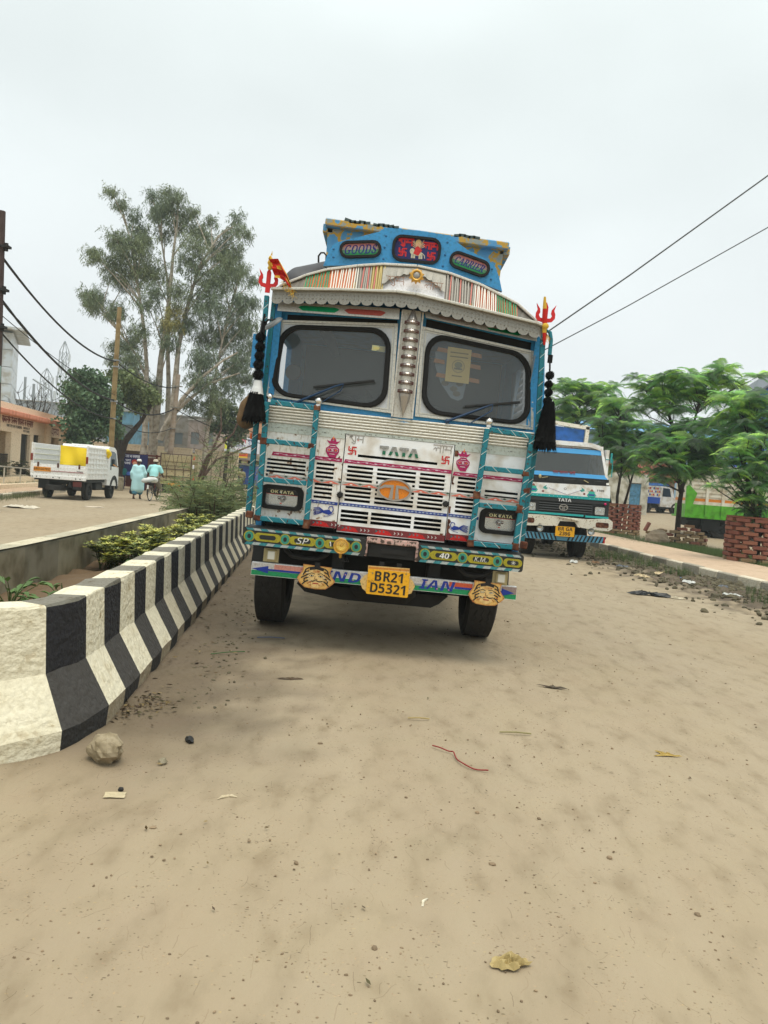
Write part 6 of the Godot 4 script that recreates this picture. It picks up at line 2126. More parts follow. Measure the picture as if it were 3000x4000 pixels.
	for i in 20:
		b.bar(V(1.14,2.9,.05),V(1.14+rr(-.02,.04),2.86 - rr(0,.05),.05),.002,.002)
	part(b,"cloth",cl,t)
	# sack on the left flank
	t=thing("sack","brown jute sack hanging on the truck's left flank behind the tassel","sack")
	t.transform=R
	b=MB.new()
	body([[V(-1.34,2.2,-.5),V(-1.39,2.06,-.5),.05,.085],[V(-1.39,2.06,-.5),V(-1.41,1.96,-.5),.085,.085],[V(-1.36,1.97,-.5),V(-1.42,1.95,-.52),.075,.075],[V(-1.34,2.2,-.5),V(-1.25,2.25,-.5),.045,.02]],.05,.014,b)
	part(b,"sacking",mat("jute",Color(.42,.33,.22),.95,.0,"grit",6.0),t)
	# dark tarpaulin bundle on the roof
	t=thing("tarpaulin","dark grey folded tarpaulin bundle on the cab roof, left of the blue board","tarpaulin")
	t.transform=R
	b=MB.new()
	body([[V(-1.12,3.38,-1.0),V(-.85,3.42,-1.0),.13,.17],[V(-1.1,3.4,-1.2),V(-.5,3.38,-1.3),.15,.18],[V(-1.18,3.34,-.95),V(-.95,3.3,-.8),.09,.11],[V(-.8,3.46,-1.0),V(-.4,3.4,-1.0),.12,.14],[V(-1.05,3.44,-.98),V(-.97,3.3,-.85),.045,.04],[V(-.9,3.5,-.95),V(-.86,3.33,-.82),.04,.05]],.05,.022,b)
	part(b,"cloth",mat("tarp",Color(.27,.27,.29),.6,.0,"dust",2.0),t)
	b=MB.new()
	b.tube([V(-.93,3.52,-.8),V(-.935,3.58,-.8),V(-.915,3.612,-.8),V(-.885,3.615,-.8),V(-.862,3.59,-.8),V(-.85,3.4,-.8)],[.009],6)
	var hk:=thing("iron_hook","thin bent iron hook sticking up left of the blue roof board","hook")
	hk.transform=R
	part(b,"rod",M["chassis"],hk)
func make_second_truck() -> void:
	var t:=thing("cargo_truck","parked white and blue truck with a wide windscreen, right behind the main truck","truck",V(4.215,0,-17.9))
	var b:=MB.new()
	var k:=1.04
	# cab faces: outline points measured across the front
	var zf:=.0
	# lower white panel and roof shell
	b=MB.new()
	b.prism(pv([-.98,1.46,1.0,1.46,.98,1.78,-.94,1.75]),-.05,.03)
	b.prism(pv([-.90,2.62,-.86,2.72,-.5,2.77,.5,2.76,.72,2.71,.78,2.6,.72,2.6,.5,2.66,-.5,2.67,-.84,2.62]),-.3,-.16)
	b.bx(-.95,1.0,-1.7,-.9,2.66,-.1);b.bx(.86,1.0,-1.7,.93,2.62,-.1);b.bx(-.92,2.62,-1.75,.82,2.7,-.25);b.bx(-.92,.9,-1.75,.9,2.6,-1.7)
	b.quad(V(.93,1.75,-.03),V(.93,1.75,-.1),V(.79,2.6,-.2),V(.76,2.6,-.17));b.bar(V(.93,1.8,-.04),V(.77,2.62,-.2),.06,.06);b.bar(V(-.9,1.8,-.04),V(-.87,2.62,-.2),.06,.06)
	part(b,"cab",M["white"],t)
	# windscreen and its blue bands
	var w:=func(u: float,v: float,dz: float) -> Vector3:
		return V(lerpf(lerpf(-.86,.92,u),lerpf(-.83,.76,u),v),lerpf(1.93,2.6,v),lerpf(-.04,-.19,v)+dz)
	b=MB.new()
	b.quad(w.call(0,0,0),w.call(1,0,0),w.call(1,1,0),w.call(0,1,0))
	part(b,"windscreen",M["glass"],t)
	b=MB.new()
	for q in [[.0,.14],[.83,1.0]]:
		b.quad(w.call(0,q[0],.006),w.call(1,q[0],.006),w.call(1,q[1],.006),w.call(0,q[1],.006))
	var sb:=part(b,"blue_band",mat("skyband",Color(.28,.62,.85),.4),t)
	b=MB.new()
	b.xf=Transform3D(Basis(V(1,0,0),-.22),V(0,0,-.028))
	hindi(b,"जय बजरग बली",.05,-.36,1.955,.43,.012,lin(.5,.16,.2),.0,.52)
	hindi(b,"जय शेरावाली",.05,-.4,2.525,.41,.012,lin(.5,.16,.2),.0,.5)
	hindi(b,"उ",.05,.6,2.5,.41,.012,lin(.6,.1,.2),.0,.0)
	stroke(b,pv([.55,2.53,.58,2.55,.57,2.515,.6,2.5,.565,2.47,.54,2.49]),.012,.412,lin(.6,.12,.2));stroke(b,pv([.58,2.51,.62,2.53,.63,2.49]),.012,.412,lin(.6,.12,.2));stroke(b,pv([.57,2.565,.6,2.555,.63,2.575]),.01,.412,lin(.6,.12,.2))
	part(b,"band_lettering",M["vc"],sb)
	b=MB.new()
	b.bx(-.88,1.72,-.06,.95,1.93,-.02)
	for q in [[-.8,-.6],[-.45,-.2],[-.12,.18],[.25,.42],[.6,.85]]:
		b.bx(q[0],1.8,-.02,q[1],1.88,-.005,.01)
	part(b,"vent_panel",M["black"],t)
	b=MB.new()
	b.ball(V(-.66,1.9,.0),V(.035,.05,.03),8);b.bar(V(-.62,1.87,.0),V(-.48,1.9,.02),.015,.015);b.bar(V(.36,1.88,.0),V(.47,1.83,.02),.015,.015)
	part(b,"wiper_stub",M["creamplastic"],t)
	# painted motifs on the white panel
	b=MB.new()
	var teal:=lin(.1,.62,.62)
	decal(b,pv([-.99,1.435,1.0,1.435,.995,1.50,-.985,1.50]),.031,teal)
	for i in 20:
		if i % 5 != 4:
			decal(b,pv([-.9+i*.095,1.455,-.88+i*.095,1.467,-.9+i*.095,1.48,-.893+i*.095,1.467]),.0325,lin(.75,.85,.85))
	for s in [[-.8,1.6],[.56,1.56]]:
		decal(b,pv([s[0] - .07,s[1] - .07,s[0]+.07,s[1] - .07,s[0]+.11,s[1] - .02,s[0]+.06,s[1]+.05,s[0]+.1,s[1]+.07,s[0] - .1,s[1]+.07,s[0] - .06,s[1]+.05,s[0] - .11,s[1] - .02]),.031,lin(.2,.7,.62))
		decal(b,rrect(s[0] - .07,s[1] - .03,s[0]+.07,s[1]+.005,.01,2),.0325,lin(.2,.25,.6))
		decal(b,pv([s[0] - .05,s[1]+.07,s[0]+.05,s[1]+.07,s[0],s[1]+.13]),.031,lin(.55,.3,.25))
	for s in [[-.52,1.0],[.34,-1.0]]:
		decal(b,pv([s[0] - .06*s[1],1.63,s[0]+.02*s[1],1.6,s[0]+.06*s[1],1.64,s[0]+.01*s[1],1.66,s[0]+.03*s[1],1.71,s[0] - .04*s[1],1.67]),.031,lin(.3,.62,.58))
		decal(b,ell(s[0] - .05*s[1],1.56,.028,.025,8),.031,lin(.5,.25,.22))
	for i in 12:
		var u:=i/12.0;var u2:=(i+.85)/12.0
		var cl:=lin(.35,.3,.55) if i % 2==0 else lin(.6,.45,.5)
		decal(b,pv([lerpf(-.44,.0,u),lerpf(1.64,1.505,u),lerpf(-.44,.0,u2),lerpf(1.64,1.505,u2),lerpf(-.44,.0,u2),lerpf(1.65,1.515,u2),lerpf(-.44,.0,u),lerpf(1.65,1.515,u)]),.0322,cl)
		decal(b,pv([lerpf(.3,.0,u),lerpf(1.63,1.505,u),lerpf(.3,.0,u2),lerpf(1.63,1.505,u2),lerpf(.3,.0,u2),lerpf(1.64,1.515,u2),lerpf(.3,.0,u),lerpf(1.64,1.515,u)]),.0322,cl)
	decal(b,ell(-.06,1.65,.035,.028,12),.031,lin(.55,.53,.52));decal(b,ell(-.06,1.652,.024,.018,12),.0325,lin(.88,.87,.86))
	latin(b,"1109",.045,Transform3D(Basis(),V(.76,1.66,.032)),lin(.25,.22,.15),"Droid Sans",700,.0,1.3,.002)
	part(b,"painted_motif",M["vc"],t)
	# black grille face
	b=MB.new()
	b.bx(-1.0,1.05,-.1,1.0,1.435,-.02)
	b.bx(-.95,1.34,-.02,.98,1.43,.02,.01)
	part(b,"grille_face",mat("wornblack",Color(.16,.17,.18),.55,.0,"speck",1.5),t)
	for i in 4:
		b=MB.new()
		b.bx(-.62,1.12+i*.055,-.02,.6,1.14+i*.055,.015)
		part(b,"grille_slat",mat("slatgrey",Color(.3,.31,.32),.5),t)
	b=MB.new()
	b.bx(-.62,1.1,-.019,.6,1.33,-.012)
	part(b,"grille_back",M["dark"],t)
	b=MB.new()
	b.ring(ell(-.06,1.215,.105,.075,24),ell(-.06,1.215,.088,.06,24),.0,.03)
	for s in [-1.0,1.0]:
		b.prism(pv([-.06+s*.09,1.225,-.06+s*.05,1.245,-.06+s*.008,1.247,-.06+s*.008,1.16,-.06+s*.026,1.16,-.06+s*.02,1.232,-.06+s*.085,1.212]),.0,.028)
	part(b,"badge",M["greymetal"],t)
	b=MB.new()
	latin(b,"TATA",.075,Transform3D(Basis(),V(-.05,1.385,.021)),lin(.82,.82,.82),"Droid Sans",700,.0,1.25,.008)
	part(b,"maker_letters",M["vc"],t)
	for q in [[-.92,-.68],[.65,.93]]:
		b=MB.new()
		b.ring(rrect(q[0],1.08,q[1],1.3,.03),rrect(q[0]+.025,1.1,q[1] - .025,1.28,.02),-.02,.02)
		var h:=part(b,"headlight",M["black"],t)
		b=MB.new()
		b.prism(rrect(q[0]+.02,1.1,q[1] - .02,1.28,.02),-.02,-.005);b.ball(V((q[0]+q[1])/2,1.19,-.005),V(.05,.05,.02),10)
		part(b,"reflector",M["reflector"],h)
		b=MB.new()
		b.prism(rrect(q[0]+.02,1.1,q[1] - .02,1.28,.02),.012,.015)
		part(b,"lens",M["lens"],h)
	b=MB.new()
	b.bx(-1.0,1.03,-.05,.42,1.075,.02);b.bx(.46,1.02,-.05,1.0,1.065,.03)
	part(b,"teal_strip",mat("tealstrip",Color(.12,.62,.62),.5,.0,"speck",2.0),t)
	b=MB.new()
	b.ball(V(.9,1.36,.02),V(.03,.03,.015),10)
	part(b,"pink_reflector",mat("pinkr",Color(.8,.1,.4),.3),t)
	# bumper, plate, lamps, striped bar
	b=MB.new()
	b.prism(pv([-1.02,.74,-.2,.78,-.15,.9,.2,.9,.28,.78,.98,.74,1.07,.8,1.07,.96,.98,1.02,.5,.98,.2,.985,-.2,1.0,-.5,1.01,-1.02,1.0]),.0,.16)
	b.bar(V(-.22,1.0,.12),V(.28,.94,.2),.02,.12)
	var bp:=part(b,"bumper",mat("cream white",Color(.86,.84,.78),.55,.0,"chip",1.6),t)
	for q in [[-.98,-.74],[.68,.98]]:
		b=MB.new()
		b.prism(rrect(q[0],.81,q[1],.93,.04),.16,.165)
		part(b,"bumper_pocket",M["rust"],bp)
	b=MB.new()
	b.bx(-.18,.7,.02,.24,.92,.1)
	part(b,"bumper_recess",M["chassis"],bp)
	b=MB.new()
	b.prism(rrect(-.24,.55,.2,.78,.015,2),.17,.18)
	var np:=part(b,"number_plate",M["yellowplate"],t)
	b=MB.new()
	latin(b,"BR GA",.085,Transform3D(Basis(),V(-.02,.722,.181)),lin(.15,.12,.08),"Droid Sans",700,.0,1.0,.002)
	latin(b,"2396",.085,Transform3D(Basis(),V(-.02,.615,.181)),lin(.15,.12,.08),"Droid Sans",700,.0,1.0,.002)
	part(b,"plate_lettering",M["vc"],np)
	for xx in [-.6,.58]:
		b=MB.new()
		var lt:=Transform3D(Basis(V(1,0,0),PI/2),V(xx,.70,.16))
		b.lathe([[.02,-.06],[.07,-.02],[.085,.03],[.075,.035]],lt,18)
		var fl:=part(b,"round_lamp",M["black"],t)
		b=MB.new()
		b.lathe([[.075,.03],[.05,.0],[.0,-.01]],lt,18)
		part(b,"reflector",M["reflector"],fl)
	b=MB.new()
	b.bx(-1.05,.45,.05,.94,.6,.1)
	var sbar:=part(b,"striped_bar",mat("stripeblue",Color(.33,.58,.70),.5,.0,"speck",2.0),t)
	b=MB.new()
	for i in 22:
		var xx:=-1.02+i*.09
		var s:=1.0 if xx>-.05 else -1.0
		if absf(xx+.05)<.1: continue
		decal(b,pv([xx,.455,xx+.04,.455,xx+.04+s*.06,.595,xx+s*.06,.595]),.101,lin(.08,.1,.11))
	decal(b,pv([.9,.452,.938,.452,.938,.598,.9,.598]),.103,lin(.7,.1,.1))
	part(b,"black_stripes",M["vc"],sbar)
	# mirror, wheels, body
	b=MB.new()
	b.tube([V(.86,2.4,-.1),V(1.02,2.4,-.1),V(1.02,2.0,-.08),V(.95,2.0,-.08)],[.012],6);b.bx(.96,2.32,-.1,1.0,2.55,-.06,.01)
	part(b,"mirror",M["tealstrip"],t)
	b=MB.new()
	b.bx(-.92,.9,-1.68,.9,1.0,-.05);b.bx(-.85,1.0,-1.6,.85,1.9,-.6);b.bx(-.88,1.9,-1.66,.86,2.6,-1.55)
	part(b,"interior",M["interior"] if M.has("interior") else M["dark"],t)
	b=MB.new()
	b.bx(-.98,1.1,-6.5,.98,2.6,-1.9)
	part(b,"cargo_body",M["bluedull"],t)
	b=MB.new()
	b.prism(pv([-.95,2.6,.74,2.6,.76,3.2,-.95,3.32]),-2.0,-1.9)
	var hb:=part(b,"headboard",mat("boardblue",Color(.1,.36,.66),.5,.0,"dust",.8),t)
	b=MB.new()
	b.bar(V(-.98,3.42,-1.92),V(.88,3.25,-1.92),.09,.14);b.bar(V(.8,2.6,-1.9),V(.83,3.28,-1.9),.09,.1);b.bar(V(-.3,3.3,-1.85),V(-.3,3.4,-1.85),.06,.06)
	b.bar(V(.82,3.28,-1.95),V(.95,3.36,-3.5),.08,.08)
	part(b,"headboard_frame",M["cream white"],hb)
	b=MB.new()
	b.bx(-.45,.55,-6.4,-.35,.85,.0);b.bx(.35,.55,-6.4,.45,.85,.0);b.bx(-.85,.4,-1.1,.8,.52,-.95);b.bx(-.3,.4,-1.0,.3,.85,-.2,.06);b.bx(-.8,.85,-6.4,.8,1.1,-1.9)
	part(b,"chassis",M["dark"],t)
	var tm:=tyre_mesh(.45,.30)
	for q in [[-.68,-1.0],[.56,-1.0],[-.7,-5.0],[.7,-5.0]]:
		wheel(t,"wheel",V(q[0],.45,q[1]),tm,rim_mesh(.45,.3,signf(q[0])))
func make_left_truck() -> void:
	# frame: x to its right, z backwards; rear of the body at z = 0
	var t:=thing("light_truck","small white open goods truck with a yellow sheet inside, parked on the left road","truck",V(-11.75,0,-27.7),.06)
	var b:=MB.new()
	var wm:=mat("vanwhite",Color(.92,.92,.91),.4,.0,"speck",.8)
	# tray floor, sides with pressed panels, tailboard
	b=MB.new()
	b.bx(-.95,.76,-2.55,.9,.84,.0)
	part(b,"tray_floor",M["chassis"],t)
	for s in [[-.98,1.0],[.9,1.0]]:
		b=MB.new()
		b.bx(s[0],.78,-2.5,s[0]+.05,1.98,.0,.01)
		var sd:=part(b,"side_wall",wm,t)
		if s[0]>0:
			b=MB.new()
			for i in 7:
				for j in 6:
					var z0:=-2.42+i*.345;var y0:=.86+j*.185
					b.bx(s[0]+.05,y0+.13,z0,s[0]+.075,y0+.165,z0+.3);b.bx(s[0]+.05,y0,z0 - .03,s[0]+.072,y0+.165,z0+.01)
			part(b,"pressed_ribs",wm,sd)
		else:
			b=MB.new()
			for j in 5:
				b.bx(s[0]+.05,.98+j*.2,-2.45,s[0]+.065,1.0+j*.2,-.03)
			part(b,"plank_lines",mat("creamplank",Color(.86,.85,.72),.5),sd)
	b=MB.new()
	b.bx(-.93,.84,-2.5,.9,1.98,-2.45)
	part(b,"front_wall",wm,t)
	b=MB.new()
	b.bx(-.98,.80,.0,.95,1.24,.04,.008);b.bx(-.95,1.0,.04,.92,1.18,.055,.01);b.bx(-.98,.72,.0,.95,.86,.07,.01)
	var tb:=part(b,"tailboard",wm,t)
	b=MB.new()
	b.bx(-.3,1.0,.056,.85,1.018,.06)
	part(b,"red_line",mat("redline",Color(.6,.12,.25),.5),tb)
	b=MB.new()
	b.bx(-.9,.98,.055,-.30,1.13,.066)
	var np:=part(b,"number_plate",mat("orangeplate",Color(.88,.56,.05),.5),tb)
	b=MB.new()
	latin(b,"BR01GG7952",.085,Transform3D(Basis(),V(-.6,1.055,.067)),lin(.2,.12,.03),"Droid Sans",700,.0,.82,.002)
	part(b,"plate_lettering",M["vc"],np)
	b=MB.new()
	b.bx(.62,1.035,.056,.84,1.055,.06)
	part(b,"small_badge",M["chassis"],tb)
	for x in [-.75,-.05,.7]:
		b=MB.new()
		b.bx(x - .03,1.14,.05,x+.03,1.3,.075)
		part(b,"latch",M["rust"],tb)
	for x in [-.93,-.78,-.2,.02,.6,.75]:
		b=MB.new()
		b.cyl(V(x,.78,.07),V(x,.78,.078),.022,8)
		part(b,"tail_stud",M["black"],tb)
	for x in [-1.0,.95]:
		b=MB.new()
		b.bar(V(x,.8,.0),V(x,2.0,.0),.05,.05)
		part(b,"corner_post",wm,t)
		b=MB.new()
		b.bx(x - .03,1.35,.03,x+.04,1.6,.07)
		part(b,"chain_catch",mat("redrust",Color(.5,.17,.1),.7),t)
	# cab
	b=MB.new()
	var side:=pv([-2.62,.55,-2.62,1.95,-2.75,2.08,-3.45,2.06,-3.72,1.95,-4.05,1.35,-4.15,1.2,-4.2,.5])
	b.xf=Transform3D(Basis(V(0,1,0),-PI/2),V(0,0,0))
	b.prism(side,-.9,.9)
	b.xf=Transform3D()
	var cab:=part(b,"cab",wm,t)
	for s in [-1.0,1.0]:
		b=MB.new()
		var pl:=pv([-2.95,1.3,-2.95,1.9,-3.4,1.9,-3.66,1.82,-3.92,1.3])
		b.xf=Transform3D(Basis(V(0,1,0),-PI/2),V(0,0,0))
		b.prism(pl,.895*s,.905*s)
		b.xf=Transform3D()
		part(b,"side_window",mat("tintglass",Color(.18,.22,.24),.08),cab)
		b=MB.new()
		b.bx(s*.902,.75,-3.98,s*.908,1.28,-2.85)
		part(b,"door",wm,cab)
		b=MB.new()
		b.bx(s*.908,1.16,-3.05,s*.925,1.3,-2.98)
		b.bar(V(s*1.1,1.35,-3.95),V(s*.9,1.3,-3.9),.03,.03);b.bx(s*1.04,1.3,-4.0,s*1.16,1.6,-3.92,.02)
		part(b,"handle_and_mirror",M["black"],cab)
		b=MB.new()
		b.bar(V(s*.905,1.38,-3.3),V(s*.905,1.28,-4.0),.035,.006,V(1,0,0))
		part(b,"orange_stripe",mat("orangestripe",Color(.85,.55,.15),.5),cab)
		b=MB.new()
		for i in 8:
			var a0:=PI*i/8;var a1:=PI*(i+1)/8
			b.bar(V(s*.88,.4+sin(a0)*.46,-3.55+cos(a0)*.46),V(s*.88,.4+sin(a1)*.46,-3.55+cos(a1)*.46),.16,.08,V(1,0,0))
		part(b,"wheel_arch",M["black"],cab)
	b=MB.new()
	b.bx(-.7,1.5,-2.62,.7,1.95,-2.6)
	part(b,"rear_window",M["tintglass"],cab)
	b=MB.new()
	b.bx(-.62,1.9,-3.1,.2,2.1,-2.7,.05)
	part(b,"roof_vent",wm,cab)
	# running gear
	b=MB.new()
	b.bx(-.45,.5,-4.0,-.36,.68,-.05);b.bx(.3,.5,-4.0,.39,.68,-.05);b.bx(-.7,.32,-1.0,.65,.42,-.88);b.bx(-.7,.32,-3.6,.65,.42,-3.5)
	b.bx(.4,.35,-2.6,.75,.65,-1.8,.04);b.bx(-.9,.66,-2.5,.85,.76,-.05)
	part(b,"chassis",M["black"],t)
	for q in [[-.72,-.45],[.55,-.45]]:
		b=MB.new()
		b.bx(q[0] - .18,.35,q[1],q[0]+.2,.72,q[1]+.02);b.bx(q[0] - .18,.7,q[1] - .9,q[0]+.2,.72,q[1])
		part(b,"mudguard",M["black"],t)
	b=MB.new()
	b.bx(.5,.5,.0,.8,.68,.05)
	var tl:=part(b,"tail_lamp",mat("redlens",Color(.33,.09,.06),.3),t)
	b=MB.new()
	b.bx(.52,.4,.0,.78,.5,.04)
	part(b,"lamp_bracket",M["black"],tl)
	var tm:=tyre_mesh(.36,.2)
	for q in [[-.72,-.95],[.68,-.95],[-.74,-3.55],[.74,-3.55]]:
		wheel(t,"wheel",V(q[0],.36,q[1]),tm,rim_mesh(.36,.2,signf(q[0])))
	var sp:=mpart(tm,"spare_wheel",M["tyre"],t,Transform3D(Basis(V(0,0,1),PI/2),V(-.2,.42,-.3)))
	mpart(rim_mesh(.36,.2,-1.0),"rim",M["chassis"],sp,Transform3D())
	# yellow sheet hung inside and bundle on the side
	var ys:=thing("yellow_sheet","bright yellow plastic sheet hanging inside the small white truck","sheet",V(-11.75,0,-27.7),.06)
	b=MB.new()
	var ym:=mat("yellowsheet",Color(.95,.82,.03),.45,.0,"",1.0,{"cull_mode": BaseMaterial3D.CULL_DISABLED})
	var prev:=[]
	for i in 19:
		var u:=i/18.0
		var row:=[]
		for j in 7:
			var v:=j/6.0
			row.push_back(V(lerpf(-.1,.86,u),lerpf(1.26,1.96 - .05*u,v),-.25+.035*sin(u*9+v*2.5)+.03*sin(u*4.0 - v*3.0)))
		if i>0:
			for j in 6:
				b.quad(prev[j],row[j],row[j+1],prev[j+1])
		prev=row
	part(b,"sheet",ym,ys)
	b=MB.new()
	body([[V(.98,1.88,-2.2),V(.99,1.78,-2.35),.1,.12],[V(.99,1.7,-2.3),V(.99,1.62,-2.4),.07,.03]],.04,.025,b)
	part(b,"knot",ym,ys)
func make_other_vehicles() -> void:
	# rusty cream cage van seen from behind
	var t:=thing("cage_van","rusty cream goods van with a caged rear, seen from behind beyond the cyclist","van",V(-11.55,0,-42.2),.12)
	var b:=MB.new()
	var cm:=mat("oldcream",Color(.70,.65,.5),.7,.0,"chip",.9)
	b.bx(-.85,.55,-2.6,.8,.62,0);b.bx(-.85,.62,-.7,.8,2.1,-.65)
	for i in 6:
		b.bx(-.85,.65+i*.22,-.65,.8,.67+i*.22,-.62)
	part(b,"tray",cm,t)
	b=MB.new()
	b.bx(-.86,.48,.0,.82,.56,.08);b.bx(-.86,.62,-.01,.82,1.28,.02)
	part(b,"tailboard",cm,t)
	b=MB.new()
	for x in [-.86,.78]:
		b.bx(x,.55,-.04,x+.05,2.18,.05)
	for y in [.66,.9,1.3,2.12]:
		b.bx(-.86,y,.02,.83,y+.04,.06)
	for x in [-.5,-.05,.4]:
		b.bx(x,.6,.025,x+.03,1.3,.055)
		b.bar(V(x,1.3,.04),V(x - .16,2.12,.04),.025,.02);b.bar(V(x,1.3,.04),V(x+.16,2.12,.04),.025,.02)
	part(b,"rear_cage",mat("rustframe",Color(.33,.25,.19),.8,.0,"chip",1.0),t)
	for s in [-.88,.8]:
		b=MB.new()
		for i in 8:
			b.bx(s,.6,-2.5+i*.33,s+.05,2.18,-2.46+i*.33)
		for y in [.62,1.0,1.4,1.8,2.14]:
			b.bx(s,y,-2.5,s+.05,y+.12,-.05)
		part(b,"side_cage",cm,t)
	b=MB.new()
	b.bx(-.36,.42,.08,.3,.56,.1)
	part(b,"number_plate",M["orangeplate"],t)
	b=MB.new()
	b.bx(-.85,.6,-3.9,.8,1.8,-2.65,.1);b.bx(.2,1.45,-2.6,.65,1.62,-2.5)
	part(b,"cab",cm,t)
	b=MB.new()
	b.bx(-.7,.3,-3.6,.65,.5,.0)
	part(b,"chassis",M["dark"],t)
	var tm:=tyre_mesh(.28,.17)
	for q in [[-.62,-.5],[.58,-.5],[-.66,-3.2],[.62,-3.2]]:
		wheel(t,"wheel",V(q[0],.28,q[1]),tm,rim_mesh(.28,.17,signf(q[0])))
	for q in [[.9,1.9,Color(.8,.3,.15)],[.88,1.4,Color(.85,.85,.85)],[.9,.8,Color(.75,.25,.12)]]:
		b=MB.new()
		b.bx(q[0],q[1],.0,q[0]+.1,q[1]+.22,.06,.02)
		part(b,"reflector_tag",mat("tag%f" % q[1],q[2],.6),t)
	# green and white high sided truck on the right, rear end towards the left
	t=thing("goods_truck","high sided white and bright green goods truck behind the right hand trees","truck",V(13.75,0,-35.0),-.12)
	var gm:=mat("lime",Color(.33,.66,.08),.45,.0,"dust",.7)
	var cw:=mat("sidecream",Color(.86,.84,.78),.5,.0,"dust",.6)
	# x runs forward along the truck, z towards the camera
	b=MB.new()
	b.bx(0,.95,-2.3,9,1.5,0)
	part(b,"green_side",gm,t)
	b=MB.new()
	b.bx(0,1.78,-2.3,9,3.3,-.01);b.bx(0,1.5,-2.3,9,1.65,-.01)
	part(b,"white_side",cw,t)
	b=MB.new()
	b.bx(.0,1.65,-2.3,9,1.78,-.012)
	part(b,"orange_band",mat("orangeband",Color(.85,.5,.12),.5),t)
	for i in 13:
		b=MB.new()
		b.bx(.05+i*.7,1.5,-.01,.17+i*.7,3.3,.07)
		part(b,"upright",cw,t)
		b=MB.new()
		b.bx(.05+i*.7,.95,.0,.17+i*.7,1.5,.08);b.bar(V(.3+i*.7,.92,.05),V(.5+i*.7,1.05,.1),.06,.05)
		part(b,"green_upright",gm,t)
	for j in 8:
		b=MB.new()
		b.bx(.0,1.86+j*.18,-.01,9,1.92+j*.18,.025)
		part(b,"slat",cw,t)
	b=MB.new()
	for y in [3.55,3.95,4.35]:
		b.bx(1.8,y,-.06,9,y+.16,.02)
	for i in 6:
		b.bx(2.0+i*1.2,3.3,-.05,2.1+i*1.2,4.5,.0)
	part(b,"upper_rails",gm,t)
	b=MB.new()
	b.prism(pv([-.12,.9,.0,.9,.35,2.0,.0,2.35,-.12,2.3]),-.05,.1);b.bx(-.12,.88,-2.3,9,.97,.05)
	part(b,"tail_frame",gm,t)
	b=MB.new()
	b.bx(.1,.5,-1.9,8.5,.86,-.4);b.bx(.1,.62,-2.1,.6,.75,-.15);b.bx(.75,.35,-.6,1.5,.88,-.1)
	part(b,"chassis",M["dark"],t)
	var gt:=tyre_mesh(.52,.28)
	for x in [1.62,2.9,7.6]:
		for z in [-.35,-1.95]:
			wheel(t,"wheel",V(x,.52,z),gt,rim_mesh(.52,.28,1.0)).rotation.y=-PI/2
	var sp:=mpart(tyre_mesh(.42,.22),"spare_wheel",M["tyre"],t,Transform3D(Basis(V(0,1,0),-PI/2),V(1.1,.42,-1.0)))
	# decorated pickup
	t=thing("pickup_truck","white pickup with colourful bunting round its load bed, in the yard","pickup",V(16.3,gh(16.3,-48.3)+.0,-48.3),.32)
	var pw:=mat("pickwhite",Color(.88,.88,.86),.35,.0,"dust",.6)
	b=MB.new()
	b.prism(pv([1.15,.42,2.9,.42,2.95,.9,2.75,1.0,2.2,1.05,1.95,1.7,1.2,1.72,1.1,1.0]),-1.65,-.05)
	var cb:=part(b,"cab",pw,t)
	b=MB.new()
	b.prism(pv([1.28,1.08,1.95,1.08,1.8,1.6,1.3,1.62]),-.05,-.04);b.prism(pv([2.0,1.1,2.16,1.1,1.95,1.65,1.9,1.65]),-1.6,-.1)
	part(b,"window",M["tintglass"],cb)
	b=MB.new()
	b.bx(-.6,.6,-1.7,1.1,1.0,0)
	part(b,"bed",mat("bedblue",Color(.1,.3,.65),.5),t)
	b=MB.new()
	b.bx(-.6,1.0,-1.68,1.08,1.62,-.02);b.bx(-.7,1.62,-1.7,1.15,1.7,.02)
	part(b,"bed_side",pw,t)
	b=MB.new()
	for j in 3:
		for i in 12:
			b.col=[lin(.75,.15,.12),lin(.9,.9,.85),lin(.15,.25,.6),lin(.85,.6,.15)][(i+j) % 4]
			b.prism(pv([-.58+i*.14,1.1+j*.2,-.47+i*.14,1.1+j*.2,-.5+i*.14,1.22+j*.2,-.56+i*.14,1.22+j*.2]),-.02,.0)
	part(b,"bunting",M["vc"],t).set_meta("kind","stuff")
	b=MB.new()
	b.bx(1.2,1.72,-1.5,1.9,1.85,-.2,.03);b.bx(1.25,1.85,-1.45,1.8,1.92,-.3)
	part(b,"roof_rack",M["boardblue"],t)
	b=MB.new()
	b.bx(2.9,.35,-1.6,3.02,.6,-.1,.03);b.bx(-.5,.3,-1.5,2.8,.5,-.2)
	part(b,"bumper",M["black"],t)
	b=MB.new()
	b.bx(2.86,.72,-.4,2.97,.9,-.12,.02);b.bx(2.86,.72,-1.55,2.97,.9,-1.25,.02)
	part(b,"headlight",M["reflector"],t)
	var pt:=tyre_mesh(.36,.22)
	for x in [.2,2.35]:
		for z in [-.15,-1.5]:
			wheel(t,"wheel",V(x,.36,z),pt,rim_mesh(.36,.22,1.0)).rotation.y=-PI/2
func head(b: MB,c: Vector3,s: float,turn: float) -> void:
	var r:=Basis(V(0,1,0),turn)
	body([[c+r*V(0,.02,-.01)*s,c+r*V(0,.05,.015)*s,.088*s,.09*s],[c+r*V(0,-.05,-.045)*s,c+r*V(0,-.08,-.06)*s,.06*s,.045*s],[c+r*V(0,.0,-.1)*s,c+r*V(0,-.025,-.112)*s,.014*s,.018*s],[c+r*V(.088,-.01,.0)*s,c+r*V(.092,.02,.005)*s,.014*s,.02*s],[c+r*V(-.088,-.01,.0)*s,c+r*V(-.092,.02,.005)*s,.014*s,.02*s]],.02,.012,b)
